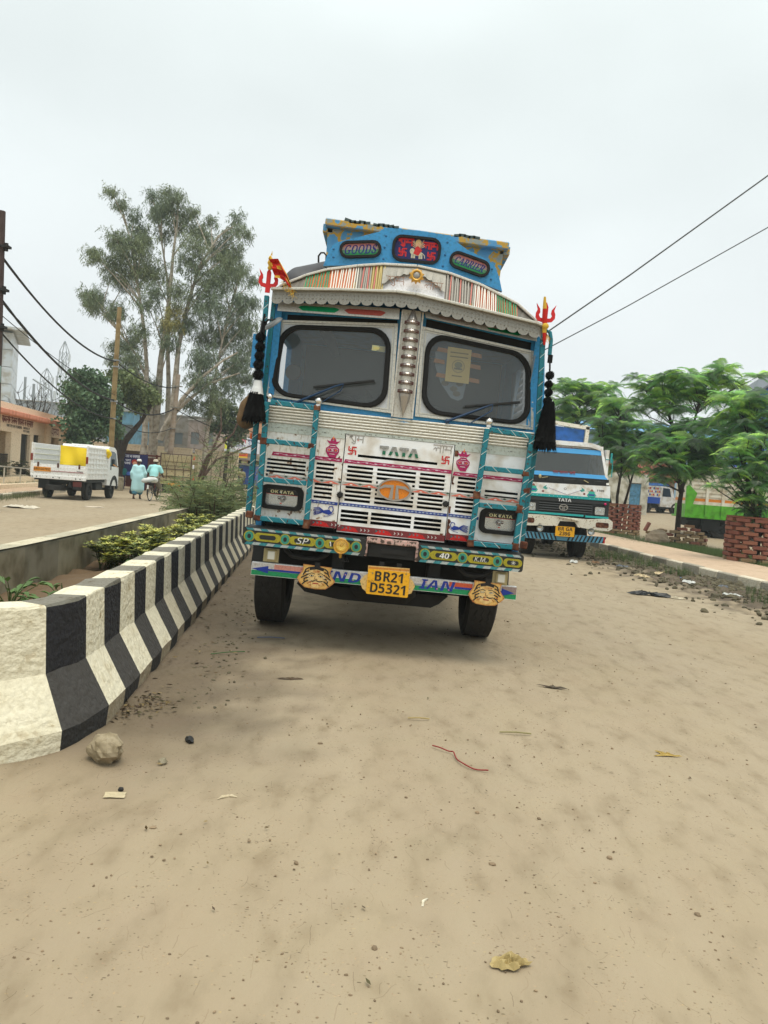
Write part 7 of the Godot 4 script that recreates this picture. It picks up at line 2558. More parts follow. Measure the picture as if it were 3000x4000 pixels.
func hand(b: MB,w: Vector3,dir: Vector3,side: Vector3) -> void:
	var d:=dir.normalized();var s:=side.normalized();var n:=d.cross(s)
	var bones:=[[w,w+d*.08,.026,.032],[w+d*.07 - s*.02,w+d*.07+s*.02,.018,.018]]
	for i in 4:
		var p:=w+d*.085+s*(i - 1.5)*.021
		var l: float=[.07,.08,.075,.055][i]
		bones.append_array([[p,p+d*l*.55+n*.008,.0095,.009],[p+d*l*.55+n*.008,p+d*l*.85+n*.035,.009,.0075]])
	bones.append_array([[w+d*.03+s*.025,w+d*.065+s*.055,.013,.01],[w+d*.065+s*.055,w+d*.095+s*.05+n*.02,.01,.008]])
	body(bones,.008,.007,b)
func make_people() -> void:
	var skinm: Material=M["skin"]
	var blue:=mat("paleblue cloth",Color(.72,.89,.91),.95)
	# man in a long pale blue tunic walking away; facing -z
	var at:=V(-10.43,0,-32.4)
	var p:=thing("person","person in a long pale blue tunic and white cap walking away","person",at,.12)
	var b:=MB.new()
	body([[V(0,.92,0),V(0,1.2,0),.13,.13],[V(0,1.2,0),V(0,1.36,.01),.13,.11],[V(-.17,1.36,0),V(.17,1.36,0),.06,.06],[V(0,1.36,0),V(0,1.5,-.01),.055,.05],
		[V(-.19,1.35,0),V(-.25,1.08,.03),.05,.042],[V(-.25,1.08,.03),V(-.24,.84,-.02),.04,.03],[V(.19,1.35,0),V(.26,1.1,-.02),.05,.042],[V(.26,1.1,-.02),V(.24,.88,-.12),.04,.03],
		[V(-.09,.9,0),V(-.1,.48,.06),.085,.058],[V(-.1,.48,.06),V(-.11,.09,.2),.052,.036],[V(-.11,.07,.2),V(-.11,.035,.07),.035,.03],[V(.09,.9,0),V(.09,.48,-.1),.085,.058],[V(.09,.48,-.1),V(.1,.09,-.06),.052,.036],[V(.1,.06,-.06),V(.1,.035,-.2),.035,.03]],.05,.024,b)
	head(b,V(0,1.56,-.02),1.0,.15)
	hand(b,V(-.24,.84,-.02),V(0,-1,0),V(0,0,-1));hand(b,V(.24,.88,-.12),V(0,-1,-.3),V(0,.2,-1))
	part(b,"body",skinm,p)
	b=MB.new()
	body([[V(0,1.15,0),V(0,1.3,0),.165,.15],[V(-.13,1.37,0),V(.13,1.37,0),.08,.08],[V(0,1.15,0),V(0,.9,0),.165,.19],[V(-.06,.95,0),V(-.09,.42,.04),.18,.18],[V(.06,.95,0),V(.08,.44,-.02),.18,.18],
		[V(-.18,1.36,0),V(-.26,1.08,.03),.075,.07],[V(-.26,1.08,.03),V(-.25,.88,-.01),.07,.065],[V(.18,1.36,0),V(.27,1.1,-.02),.075,.07],[V(.27,1.1,-.02),V(.25,.92,-.1),.07,.065]],.06,.026,b)
	part(b,"tunic",blue,p)
	b=MB.new()
	body([[V(-.08,.5,.05),V(-.1,.28,.09),.12,.12],[V(.08,.5,-.06),V(.09,.3,-.06),.12,.12]],.06,.026,b)
	part(b,"lungi",mat("lungi",Color(.3,.52,.62),.95),p)
	b=MB.new()
	b.lathe([[.0,1.69],[.07,1.685],[.094,1.66],[.1,1.6],[.098,1.595]],Transform3D(Basis(),V(0,0,-.005)),16)
	part(b,"cap",mat("capwhite",Color(.88,.88,.86),.95),p)
	for q in [[-.11,.12],[.1,-.14]]:
		b=MB.new()
		b.box(V(q[0],.012,q[1]),V(.09,.024,.25),Basis(),.01)
		part(b,"sandal",mat("sandal",Color(.16,.1,.07),.8),p)
	var g:=thing("bag","dark grey cloth bag held by the walking person's left hand","bag",at,.12)
	b=MB.new()
	body([[V(-.25,.52,-.02),V(-.25,.3,-.02),.05,.085],[V(-.24,.28,.02),V(-.26,.28,-.08),.08,.08]],.05,.022,b)
	b.tube([V(-.25,.55,-.06),V(-.245,.72,-.03),V(-.25,.55,.03)],[.01],6)
	part(b,"cloth",mat("baggrey",Color(.2,.2,.21),.9),g)
	# bicycle heading away
	var ba:=V(-9.58,0,-31.9);var yaw:=.0
	var bk:=thing("bicycle","black bicycle ridden away from the camera with a white bundle on its carrier","bicycle",ba,yaw)
	var wm:=MB.new()
	for i in 28:
		var a0:=TAU*i/28;var a1:=TAU*(i+1)/28
		wm.cyl(V(0,cos(a0),sin(a0))*.33,V(0,cos(a1),sin(a1))*.33,.019,6)
	var ms:=wm.mesh()
	wm=MB.new()
	for i in 18:
		var a:=TAU*i/18
		wm.bar(V(.015*(1 if i % 2==0 else -1),0,0),V(0,cos(a),sin(a))*.315,.003,.003,V(1,0,0))
	for i in 24:
		var a0:=TAU*i/24;var a1:=TAU*(i+1)/24
		wm.cyl(V(0,cos(a0),sin(a0))*.305,V(0,cos(a1),sin(a1))*.305,.009,5)
	wm.cyl(V(-.04,0,0),V(.04,0,0),.02,8)
	var rs:=wm.mesh()
	for z in [.52,-.56]:
		var w:=mpart(ms,"wheel",M["rubber"],bk,Transform3D(Basis(),V(0,.35,z)))
		mpart(rs,"rim",M["chrome"],w,Transform3D())
		b=MB.new()
		for i in 9:
			var a0:=lerpf(-.3,2.6,i/9.0);var a1:=lerpf(-.3,2.6,(i+1)/9.0)
			b.bar(V(0,.35+sin(a0)*.375,z+cos(a0)*.375),V(0,.35+sin(a1)*.375,z+cos(a1)*.375),.006,.055,V(1,0,0))
		part(b,"mudguard",M["black"],bk)
	b=MB.new()
	for q in [[V(0,.9,.2),V(0,.3,.02)],[V(0,.84,.18),V(0,.86,-.42)],[V(0,.32,.02),V(0,.78,-.44)],[V(0,.95,-.42),V(0,.72,-.46)]]:
		b.cyl(q[0],q[1],.017,8)
	for s in [-.05,.05]:
		b.cyl(V(s,.35,.52),V(s*.3,.3,.02),.01,6);b.cyl(V(s,.35,.52),V(s*.3,.82,.19),.009,6);b.cyl(V(s,.72,-.46),V(s,.35,-.56),.012,6)
	part(b,"frame",M["black"],bk)
	b=MB.new()
	b.tube([V(-.27,1.0,-.22),V(-.22,1.02,-.36),V(0,.98,-.42),V(.22,1.02,-.36),V(.27,1.0,-.22)],[.012],6)
	part(b,"handlebar",M["chrome"],bk)
	b=MB.new()
	b.box(V(0,.93,.24),V(.17,.06,.27),Basis(),.03)
	part(b,"saddle",M["black"],bk)
	b=MB.new()
	b.lathe([[.0,-.01],[.1,-.01],[.1,.01],[.0,.01]],Transform3D(Basis(V(0,0,1),PI/2),V(.05,.3,.02)),16)
	b.bar(V(.08,.3,.02),V(.08,.15,-.04),.02,.015);b.bar(V(-.08,.3,.02),V(-.08,.45,.08),.02,.015);b.box(V(.13,.14,-.04),V(.1,.02,.08));b.box(V(-.13,.46,.08),V(.1,.02,.08))
	part(b,"pedals",M["black"],bk)
	b=MB.new()
	b.bx(-.07,.74,.3,.07,.76,.78)
	for s in [-.06,.06]:
		b.cyl(V(s,.74,.7),V(s,.36,.52),.007,5)
	part(b,"carrier",M["black"],bk)
	b=MB.new()
	b.bx(-.03,.5,.86,.03,.66,.88)
	part(b,"white_flap",M["capwhite"],bk)
	var c:=thing("person","cyclist in a turquoise T-shirt, beige shorts and pale cap, seen from behind","person",ba,yaw)
	b=MB.new()
	body([[V(0,.95,.2),V(0,1.15,.14),.135,.13],[V(0,1.15,.14),V(0,1.38,.06),.13,.12],[V(-.17,1.4,.04),V(.17,1.4,.04),.06,.06],[V(0,1.4,.04),V(0,1.53,.0),.055,.05],
		[V(-.2,1.39,.04),V(-.28,1.15,.0),.05,.042],[V(-.28,1.15,.0),V(-.27,1.03,-.2),.04,.032],[V(.2,1.39,.04),V(.28,1.15,.0),.05,.042],[V(.28,1.15,.0),V(.27,1.03,-.2),.04,.032],
		[V(-.09,.95,.2),V(-.15,.8,-.15),.09,.062],[V(-.15,.8,-.15),V(-.13,.52,.06),.055,.036],[V(-.13,.5,.08),V(-.13,.49,-.03),.035,.03],[V(.09,.95,.2),V(.17,.62,-.1),.09,.062],[V(.17,.62,-.1),V(.13,.22,-.02),.055,.036],[V(.13,.19,.0),V(.13,.17,-.1),.035,.03]],.05,.024,b)
	head(b,V(0,1.6,-.01),1.0,.0)
	hand(b,V(-.27,1.03,-.2),V(0,-.3,-1),V(1,0,0));hand(b,V(.27,1.03,-.2),V(0,-.3,-1),V(-1,0,0))
	part(b,"body",skinm,c)
	b=MB.new()
	body([[V(0,.98,.2),V(0,1.15,.15),.165,.165],[V(0,1.15,.15),V(0,1.36,.07),.165,.15],[V(-.13,1.4,.05),V(.13,1.4,.05),.085,.085],[V(-.19,1.4,.04),V(-.27,1.22,.01),.08,.08],[V(.19,1.4,.04),V(.27,1.22,.01),.08,.08]],.06,.026,b)
	part(b,"shirt",mat("turq cloth",Color(.62,.85,.85),.95),c)
	b=MB.new()
	body([[V(0,.95,.22),V(0,.92,.16),.16,.16],[V(-.09,.93,.18),V(-.15,.8,-.12),.125,.1],[V(.09,.93,.18),V(.17,.6,-.08),.125,.1]],.05,.026,b)
	part(b,"shorts",mat("beige cloth",Color(.45,.42,.36),.95),c)
	b=MB.new()
	b.lathe([[.0,1.73],[.07,1.72],[.1,1.68],[.104,1.63],[.1,1.625]],Transform3D(Basis(),V(0,0,.005)),16)
	b.box(V(0,1.64,-.14),V(.16,.012,.1),Basis(V(1,0,0),-.15),.005)
	part(b,"cap",mat("capcream",Color(.78,.74,.66),.95),c)
	var bu:=thing("bundle","lumpy white sack strapped on the bicycle carrier","sack",ba,yaw)
	b=MB.new()
	body([[V(-.24,.84,.6),V(.2,.86,.55),.09,.1],[V(-.1,.9,.5),V(.2,.9,.62),.08,.08],[V(-.3,.8,.62),V(-.2,.82,.6),.06,.08]],.05,.022,b)
	part(b,"sacking",mat("sackwhite",Color(.82,.83,.82),.9),bu)
	# far figure by the kiosks and one beside the pickup
	for q in [[V(-10.35,0,-55),Color(.6,.55,.42),Color(.25,.24,.22),.3,"distant person in a khaki shirt standing by the blue kiosk"],[V(19.0,gh(19.0,-47) ,-47.0),Color(.72,.72,.74),Color(.1,.13,.22),-1.2,"distant person in a pale shirt and dark jeans beside the pickup"]]:
		var f:=thing("person",q[4],"person",q[0],q[3])
		b=MB.new()
		body([[V(0,.92,0),V(0,1.36,0),.12,.11],[V(-.16,1.36,0),V(.16,1.36,0),.06,.06],[V(0,1.36,0),V(0,1.5,0),.055,.05],[V(-.19,1.35,0),V(-.25,1.08,.0),.05,.042],[V(-.25,1.08,.0),V(-.24,.84,-.05),.04,.03],[V(.19,1.35,0),V(.25,1.08,0),.05,.042],[V(.25,1.08,0),V(.24,.84,-.05),.04,.03],
			[V(-.09,.9,0),V(-.1,.48,-.02),.085,.058],[V(-.1,.48,-.02),V(-.1,.06,.02),.052,.036],[V(-.1,.04,.02),V(-.1,.035,-.12),.035,.03],[V(.09,.9,0),V(.1,.48,-.02),.085,.058],[V(.1,.48,-.02),V(.1,.06,.02),.052,.036],[V(.1,.04,.02),V(.1,.035,-.12),.035,.03]],.05,.03,b)
		head(b,V(0,1.57,-.01),1.0,.2)
		hand(b,V(-.24,.84,-.05),V(0,-1,0),V(0,0,-1));hand(b,V(.24,.84,-.05),V(0,-1,0),V(0,0,-1))
		part(b,"body",skinm,f)
		b=MB.new()
		body([[V(0,.95,0),V(0,1.32,0),.15,.145],[V(-.13,1.37,0),V(.13,1.37,0),.08,.08],[V(-.19,1.36,0),V(-.25,1.15,0),.075,.07],[V(.19,1.36,0),V(.25,1.15,0),.075,.07]],.06,.03,b)
		part(b,"shirt",mat("shirt%f" % q[3],q[1],.95),f)
		b=MB.new()
		body([[V(0,.92,0),V(0,.86,0),.145,.14],[V(-.09,.88,0),V(-.1,.48,-.02),.105,.08],[V(-.1,.48,-.02),V(-.1,.12,.02),.08,.065],[V(.09,.88,0),V(.1,.48,-.02),.105,.08],[V(.1,.48,-.02),V(.1,.12,.02),.08,.065]],.04,.03,b)
		part(b,"trousers",mat("trousers%f" % q[3],q[2],.95),f)
		b=MB.new()
		b.ball(V(0,1.62,.01),V(.1,.09,.11),12)
		part(b,"hair",M["dark"],f)
func clumps(key: String) -> Array:
	var o:=[]
	for q in (CLUMPS[key] as String).split(", "):
		var w:=q.split(" ")
		o.push_back([w[0].to_float(),w[1].to_float(),w[2].to_float()])
	return o
func spray(n: int,ln: float,wd: float,droop: float,spread: float) -> ArrayMesh:
	var b:=MB.new()
	for i in n:
		var a:=rng.randf()*TAU
		var base:=V(rr(-1,1),rr(-1,1),rr(-1,1))*spread
		var d:=V(cos(a),-droop+rr(-.4,.4),sin(a)).normalized()
		var s:=d.cross(V(sin(a*3.0),.4,cos(a*2.0))).normalized()*wd*rr(.8,1.2)
		var l:=ln*rr(.7,1.2)
		var m:=d*l*.45;var e:=d*l+V(0,-l*.12,0)
		b.tri(base,base+m+s,base+e);b.tri(base,base+e,base+m - s)
	return b.mesh()
func limb(b: MB,a: Vector3,c: Vector3,e: Vector3,r0: float,r1: float,seg:=7,n:=7) -> void:
	var pts:=[];var rs:=[]
	for i in n+1:
		var t:=i/float(n)
		pts.push_back(a.lerp(c,t).lerp(c.lerp(e,t),t));rs.push_back(lerpf(r0,r1,pow(t,.8)))
	b.tube(pts,rs,seg)
func path_at(tr: Array,y: float) -> Vector3:
	for i in tr.size() - 1:
		if y<=tr[i+1].y:
			return tr[i].lerp(tr[i+1],clampf((y - tr[i].y)/(tr[i+1].y - tr[i].y),0,1))
	return tr[-1]
func make_trees_left() -> void:
	var bark:=mat("palebark",Color(.80,.77,.72),.85,.0,"bark",.8)
	var dbark:=mat("darkbark",Color(.27,.22,.18),.95,.0,"bark",1.2)
	var sp:=[spray(10,.2,.019,.9,.12),spray(10,.18,.018,.5,.14),spray(12,.22,.019,1.3,.14)]
	var trees:=[
		["EA","left eucalyptus of the group, with thin arms spreading far to the left",[[V(-14.9,0,-46.6),V(-14.75,2.9,-46.6),V(-14.85,5.3,-46.7),V(-14.95,7.3,-46.8),V(-15.3,9.5,-47),V(-15.9,12.5,-47),V(-16.5,15.0,-47),V(-17.2,17.0,-47)],[V(-14.7,0,-47.2),V(-14.56,2.5,-47.2),V(-14.7,6.0,-47.2),V(-15.7,8.0,-47.2),V(-16.7,9.2,-47.2),V(-18.4,11.0,-47.2)]],.24],
		["EB","tall central eucalyptus with a straight pale trunk and the highest crown",[[V(-14.6,0,-47.6),V(-14.56,2.31,-47.6),V(-14.42,4.39,-47.5),V(-14.34,6.46,-47.4),V(-14.28,8.0,-47.3),V(-14.05,10.07,-47.2),V(-13.92,12.12,-47.1),V(-13.84,14.16,-47),V(-13.71,16.2,-47),V(-13.7,17.6,-47)],[V(-13.75,0,-48),V(-13.72,2.39,-48),V(-13.85,4.48,-48),V(-13.92,6.55,-48),V(-14.1,8.62,-48),V(-14.08,10.69,-47.8),V(-14.25,12.73,-47.6),V(-14.64,14.76,-47.4),V(-15.2,17.2,-47.2)]],.36],
		["EC","broad right hand eucalyptus with drooping boughs reaching towards the truck",[[V(-13.2,0,-46.2),V(-13.16,2.19,-46.2),V(-13.08,4.96,-46.3),V(-13.05,7.0,-46.4),V(-13.04,8.52,-46.5),V(-12.7,11.0,-46.6),V(-12.2,13.5,-46.8),V(-11.2,15.5,-47),V(-10.0,16.4,-47)],[V(-11.1,0,-46.8),V(-11.1,2.32,-46.8),V(-11.07,3.54,-46.8),V(-10.9,5.58,-46.8),V(-10.73,7.6,-46.8),V(-10.3,10.5,-46.8),V(-9.8,12.5,-46.8)],[V(-13.6,3.0,-45.8),V(-13.4,3.6,-45.7),V(-12.35,5.46,-45.5),V(-11.24,6.82,-45.4),V(-10.0,7.9,-45.3),V(-9.2,8.4,-45.3)],[V(-13.3,4.0,-46.0),V(-13.1,4.36,-45.9),V(-12.08,5.44,-45.8),V(-10.84,6.52,-45.7),V(-9.1,7.24,-45.6)]],.3],
	]
	for q in trees:
		var t:=thing("eucalyptus_tree",q[1],"tree",Vector3.ZERO,.0,"eucalyptus trees behind the left road")
		var first:=true
		for tr in q[2]:
			var b:=MB.new()
			var rs:=[]
			for i in tr.size():
				rs.push_back(lerpf(q[3]*(1.0 if first else .7),.03,pow(i/float(tr.size() - 1),.7)))
			b.tube(tr,rs,10)
			part(b,"trunk",bark,t)
			first=false
		var where:=[];var tint:=[]
		var br:=MB.new()
		for c in clumps(q[0]):
			var ctr:=V(c[0],c[1],-47.0+rr(-1.6,1.4))
			var best=q[2][0];var bd:=1e9
			for tr in q[2]:
				var p:=path_at(tr,c[1] - 1.2)
				var d: float=p.distance_to(ctr)+(3.0 if p.y>c[1] else .0)
				if d<bd:
					bd=d;best=tr
			var root:=path_at(best,maxf(best[0].y+.4,c[1] - .6 - .75*bd))
			limb(br,root,root.lerp(ctr,.45)+V(0,.25,0),ctr,.035+.012*bd,.012,5,5)
			for k in 3:
				limb(br,ctr,ctr+V(rr(-1,1),rr(-.2,.5),rr(-1,1))*c[2]*.5,ctr+V(rr(-1,1),rr(-.7,.7),rr(-1,1))*c[2],.012,.004,4,3)
			var n:=int(190*c[2]*c[2])+20
			var hue:=rr(0,1)
			for k in n:
				var d: Vector3=V(rng.randfn(),rng.randfn()*.9,rng.randfn())*c[2]*.5
				where.push_back(Transform3D(Basis(V(0,1,0),rng.randf()*TAU).scaled(Vector3.ONE*rr(.7,1.25)),ctr+d))
				var g:=rr(.75,1.25)
				var cl:=Color(.125,.17,.1).lerp(Color(.185,.22,.095),hue*.8)
				if (c[0]>-13.5 and c[0]<-12.9 and c[1]>9.0 and c[1]<11.0):
					cl=Color(.27,.25,.07)
				tint.push_back(Color(cl.r*g,cl.g*g,cl.b*g))
		var bp:=part(br,"branches",bark,t)
		bp.set_meta("kind","stuff")
		for s in 3:
			var w2:=[];var t2:=[]
			for i in range(s,where.size(),3):
				w2.push_back(where[i]);t2.push_back(tint[i])
			many(sp[s],"crown",M["leafy"],w2,t2,t)
	# dark leaning broadleaf behind the brown pole
	var bl:=spray(9,.20,.075,.3,.16)
	var defs:=[
		["broadleaf_tree","flat topped broad leafed tree behind the brown pole",V(-16.0,0,-40.5),[[-16.6,5.7,.5],[-15.9,5.9,.55],[-15.3,5.6,.5],[-14.8,5.0,.6],[-16.9,5.1,.45],[-16.2,5.1,.7],[-15.4,4.7,.7],[-14.7,4.2,.5],[-16.5,4.3,.7],[-15.7,4.0,.8],[-14.9,3.5,.5],[-16.3,3.4,.7],[-15.5,3.1,.7],[-16.6,2.7,.5],[-16.0,2.4,.5],[-14.6,3.1,.4]],Color(.085,.15,.07),[[V(-16.0,0,-40.5),V(-15.95,1.2,-40.5),V(-15.8,2.6,-40.5),V(-15.6,4.2,-40.6)]],.16],
		["leaning_tree","old brown tree with a thick leaning trunk and sparse yellowish leaves",V(-15.0,0,-43),[[-15.2,6.3,.5],[-14.6,6.0,.6],[-13.9,5.6,.5],[-13.3,5.2,.5],[-14.9,5.2,.5],[-14.1,4.7,.5]],Color(.15,.19,.07),[[V(-15.1,0,-43),V(-15.0,1.6,-43),V(-14.68,2.71,-43),V(-13.89,3.81,-43),V(-13.29,4.9,-43)],[V(-15.05,1.7,-43),V(-15.1,2.4,-43),V(-15.1,3.3,-43),V(-15.0,5.0,-43.2)]],.34],
		["roadside_tree","slim dark tree in the row right of the eucalyptus trunks",V(-9.9,0,-49),[[-10.2,4.6,.7],[-9.6,4.2,.6],[-10.9,4.2,.6],[-9.9,3.5,.5],[-9.2,5.0,.7],[-10.5,5.3,.7]],Color(.10,.15,.07),[[V(-10.3,0,-49),V(-10.25,2.0,-49),V(-10.1,3.6,-49),V(-9.9,5.0,-49)]],.14],
	]
	for q in defs:
		var t:=thing(q[0],q[1],"tree")
		for tr in q[5]:
			var b:=MB.new()
			var rs:=[]
			for i in tr.size():
				rs.push_back(lerpf(q[6],.05,i/float(tr.size() - 1)))
			b.tube(tr,rs,10)
			part(b,"trunk",dbark,t)
		var br:=MB.new()
		var where:=[];var tint:=[]
		for c in q[3]:
			var ctr:=V(c[0],c[1],q[2].z+rr(-.8,.8))
			var tr=q[5][0]
			var root:=path_at(tr,c[1] - .9)
			limb(br,root,root.lerp(ctr,.5)+V(0,.15,0),ctr,.05,.012,5,4)
			for k in int(150*c[2]*c[2])+20:
				var d: Vector3=V(rng.randfn(),rng.randfn()*.6,rng.randfn())*c[2]*.5
				where.push_back(Transform3D(Basis(V(0,1,0),rng.randf()*TAU).scaled(Vector3.ONE*rr(.7,1.2)),ctr+d))
				var g:=rr(.7,1.3)
				tint.push_back(Color(q[4].r*g,q[4].g*g,q[4].b*g))
		part(br,"branches",dbark,t).set_meta("kind","stuff")
		many(bl,"crown",M["leafy"],where,tint,t)
	# bare tree beside the office tower
	var bt:=thing("bare_tree","leafless tree with curved twigs behind the toilet building","tree",Vector3.ZERO)
	var bb:=MB.new()
	bb.tube([V(-27.6,0,-60),V(-27.7,3,-60),V(-27.6,4.6,-60)],[.2,.14,.1],8)
	part(bb,"trunk",dbark,bt)
	bb=MB.new()
	for i in 16:
		var s:=V(-27.6+rr(-.1,.1),4.0+rr(-.6,.6),-60)
		var e:=s+V(rr(-1.9,1.7),rr(1.0,2.6),rr(-1.2,1.2))
		limb(bb,s,s+V((e.x - s.x)*.8,.4,0),e,.07,.018,5,6)
		for k in 3:
			var m:=s.lerp(e,rr(.5,.95))
			limb(bb,m,m+V(rr(-.4,.4),.1,0),m+V(rr(-.9,.9),rr(.3,1.0),rr(-.4,.4)),.025,.01,4,4)
	part(bb,"branches",dbark,bt).set_meta("kind","stuff")
	# leafless leaning stems just left of the truck
	var ls:=thing("bare_tree","bare brown leaning stems in front of the milk signboard","tree",Vector3.ZERO)
	bb=MB.new()
	for q in [[V(-11.0,0,-44),V(-10.3,2.2,-44),V(-8.9,3.6,-44),V(-8.3,5.4,-44)],[V(-10.9,.3,-44),V(-9.8,2.0,-44),V(-8.6,2.6,-44),V(-7.6,3.1,-44)],[V(-10.6,.8,-44),V(-10.0,2.6,-44),V(-9.6,3.8,-44),V(-9.7,5.0,-44)]]:
		bb.tube(q,[.1,.075,.055,.03],7)
	part(bb,"stems",mat("brownbark",Color(.4,.31,.26),.9,.0,"bark",1.2),ls)
	bb=MB.new()
	for i in 40:
		var s:=V(rr(-10.6,-8.6),rr(.8,3.2),-44+rr(-.3,.3))
		limb(bb,s,s+V(rr(-.5,.5),.3,0),s+V(rr(-1.2,1.2),rr(.2,1.2),rr(-.4,.4)),.02,.006,4,4)
	part(bb,"twigs",M["brownbark"],ls).set_meta("kind","stuff")
func frond_mesh(pairs: int,droop: float) -> ArrayMesh:
	# one feathery frond about 1 m long along +x, arching down at its tip
	var b:=MB.new()
	var prev:=Vector3.ZERO
	for i in pairs+1:
		var u:=i/float(pairs)
		var p:=V(u,.16*sin(u*2.4) - droop*u*u,.03*sin(u*5.0))
		if i>0:
			b.bar(prev,p,.008,.008)
		if i>0:
			var l:=.34*sin(PI*clampf(u*.82+.16,0,1))+.05
			for s in [-1.0,1.0]:
				var d:=V(.34+.25*u,-.30 - rr(.0,.25),s).normalized()
				var e:=p+d*l
				var m:=p+d*l*.5+V(0,.035,0)
				var n:=V(.024,.004,0)
				b.quad(p - n*.5,m - n,m+n,p+n*.5)
				b.tri(m - n,e,m+n)
		prev=p
	return b.mesh()
func make_trees_right() -> void:
	var bark:=mat("youngbark",Color(.22,.18,.15),.95,.0,"bark",2.0)
	var back:={"cull_mode": BaseMaterial3D.CULL_DISABLED,"backlight_enabled": true,"backlight": Color(.45,.45,.45)}
	var greens:=[mat("frond lime",Color(.62,.80,.26),.55,.0,"",1.0,back),mat("frond green",Color(.42,.66,.24),.55,.0,"",1.0,back),mat("frond deep",Color(.28,.50,.22),.6,.0,"",1.0,back),mat("frond dark",Color(.20,.39,.20),.6,.0,"",1.0,back)]
	var fm:=[]
	for i in 5:
		fm.push_back(frond_mesh(19,.3+.12*i))
	var defs:=[
		["G0","farther feathery green tree showing dark above the parked truck's cargo body",V(9.0,0,-38),[[V(9.2,0,-38),V(9.2,2.5,-38),V(9.1,4.5,-38),V(9.2,6.0,-38)]],.12,12],
		["G1","feathery green tree growing in the complete brick ring behind the parked truck",V(9.8,0,-32.6),[[V(9.9,0,-32.6),V(9.8,1.6,-32.6),V(9.9,3.0,-32.6),V(9.8,4.6,-32.6)],[V(9.95,.4,-32.6),V(10.2,1.6,-32.6),V(10.5,3.2,-32.6)],[V(9.8,.3,-32.6),V(9.4,1.8,-32.6),V(9.0,3.6,-32.6)]],.08,13],
		["G2","middle feathery green tree standing in the broken brick ring",V(10.3,0,-26.8),[[V(10.27,0,-26.8),V(10.25,.78,-26.8),V(10.24,1.53,-26.8),V(10.29,2.1,-26.8),V(10.5,2.6,-26.9),V(10.6,4.0,-27.2),V(11.0,5.8,-27.6)],[V(10.28,1.9,-26.8),V(10.1,2.4,-26.7),V(9.7,3.4,-26.3)],[V(10.4,2.4,-26.8),V(10.1,3.8,-27.2),V(9.6,5.2,-27.6)]],.11,12],
		["G4","feathery green tree rising between the blue shed and the middle tree",V(11.3,0,-24.2),[[V(11.4,0,-24.2),V(11.35,2.0,-24.2),V(11.3,3.6,-24.2),V(11.3,4.8,-24.2)]],.09,11],
		["G3","nearest feathery green tree growing in the brick ring at the right edge",V(9.6,0,-19.8),[[V(9.7,0,-19.8),V(9.65,1.2,-19.8),V(9.6,2.2,-19.8),V(9.5,3.2,-19.8)],[V(9.7,.8,-19.8),V(9.45,1.6,-19.8),V(9.1,2.6,-19.8)]],.06,12],
	]
	for q in defs:
		var t:=thing("feather_leaf_tree",q[1],"tree",Vector3.ZERO,.0,"young feathery trees along the footpath")
		var b:=MB.new()
		for tr in q[3]:
			var rs:=[]
			for i in tr.size():
				rs.push_back(lerpf(q[4],.03,i/float(tr.size() - 1)))
			b.tube(tr,rs,8)
		part(b,"trunk",bark,t)
		var cs:=clumps(q[0])
		if q[0]=="G2":
			for c in clumps("G2b"):
				cs.push_back([c[0],c[1],c[2],1])
		var top:=.0
		for c in cs:
			top=maxf(top,c[1])
		b=MB.new()
		var fr:=[]
		for c in cs:
			var layers:=3
			for ly in layers:
				var z: float=q[2].z+rr(-.9,.9)*(.5 if q[0]=="G3" else 1.0) - (.8 if q[0]=="G2" and c.size()==3 else .0)+(.6 if c.size()==4 else .0)
				var ctr:=V(c[0]+rr(-.2,.2),c[1] - .1+rr(-.22,.2),z)
				var tr=q[3][0]
				var bd:=1e9
				for w in q[3]:
					var d: float=path_at(w,c[1] - .7).distance_to(ctr)
					if d<bd:
						bd=d;tr=w
				var root:=path_at(tr,c[1] - .5 - .25*bd)
				limb(b,root,root.lerp(ctr,.55) - V(0,.05,0),ctr,.028,.008,5,4)
				var n: int=q[5]
				for k in n:
					var az:=TAU*(k+rr(-.3,.3))/n
					var ln: float=(c[2]*1.25+.14)*rr(.8,1.25)*(.8 if q[0]=="G3" else 1.0)
					var g:=0
					var hgt: float=c[1]/top
					var pick:=rng.randf()+(.22 if hgt>.85 else .0)
					g=0 if pick>.9 else (1 if pick>.58 else (2 if pick>.22 else 3))
					fr.push_back([Transform3D(Basis(V(0,1,0),az)*Basis(V(0,0,1),rr(-.35,.6))*Basis(V(1,0,0),rr(-.5,.5))*Basis().scaled(Vector3.ONE*ln),ctr),g])
		part(b,"branches",bark,t).set_meta("kind","stuff")
		# the largest fronds stand as parts, the rest joined
		fr.sort_custom(func(x,y): return x[0].basis.x.length()>y[0].basis.x.length())
		var rest:=[[],[],[],[]]
		for i in fr.size():
			if i<220:
				mpart(fm[i % 5],"frond",greens[fr[i][1]],t,fr[i][0])
			else:
				rest[fr[i][1]].push_back(fr[i][0])
		for g in 4:
			if rest[g].size():
				many(fm[g],"crown",greens[g],rest[g],[],t)
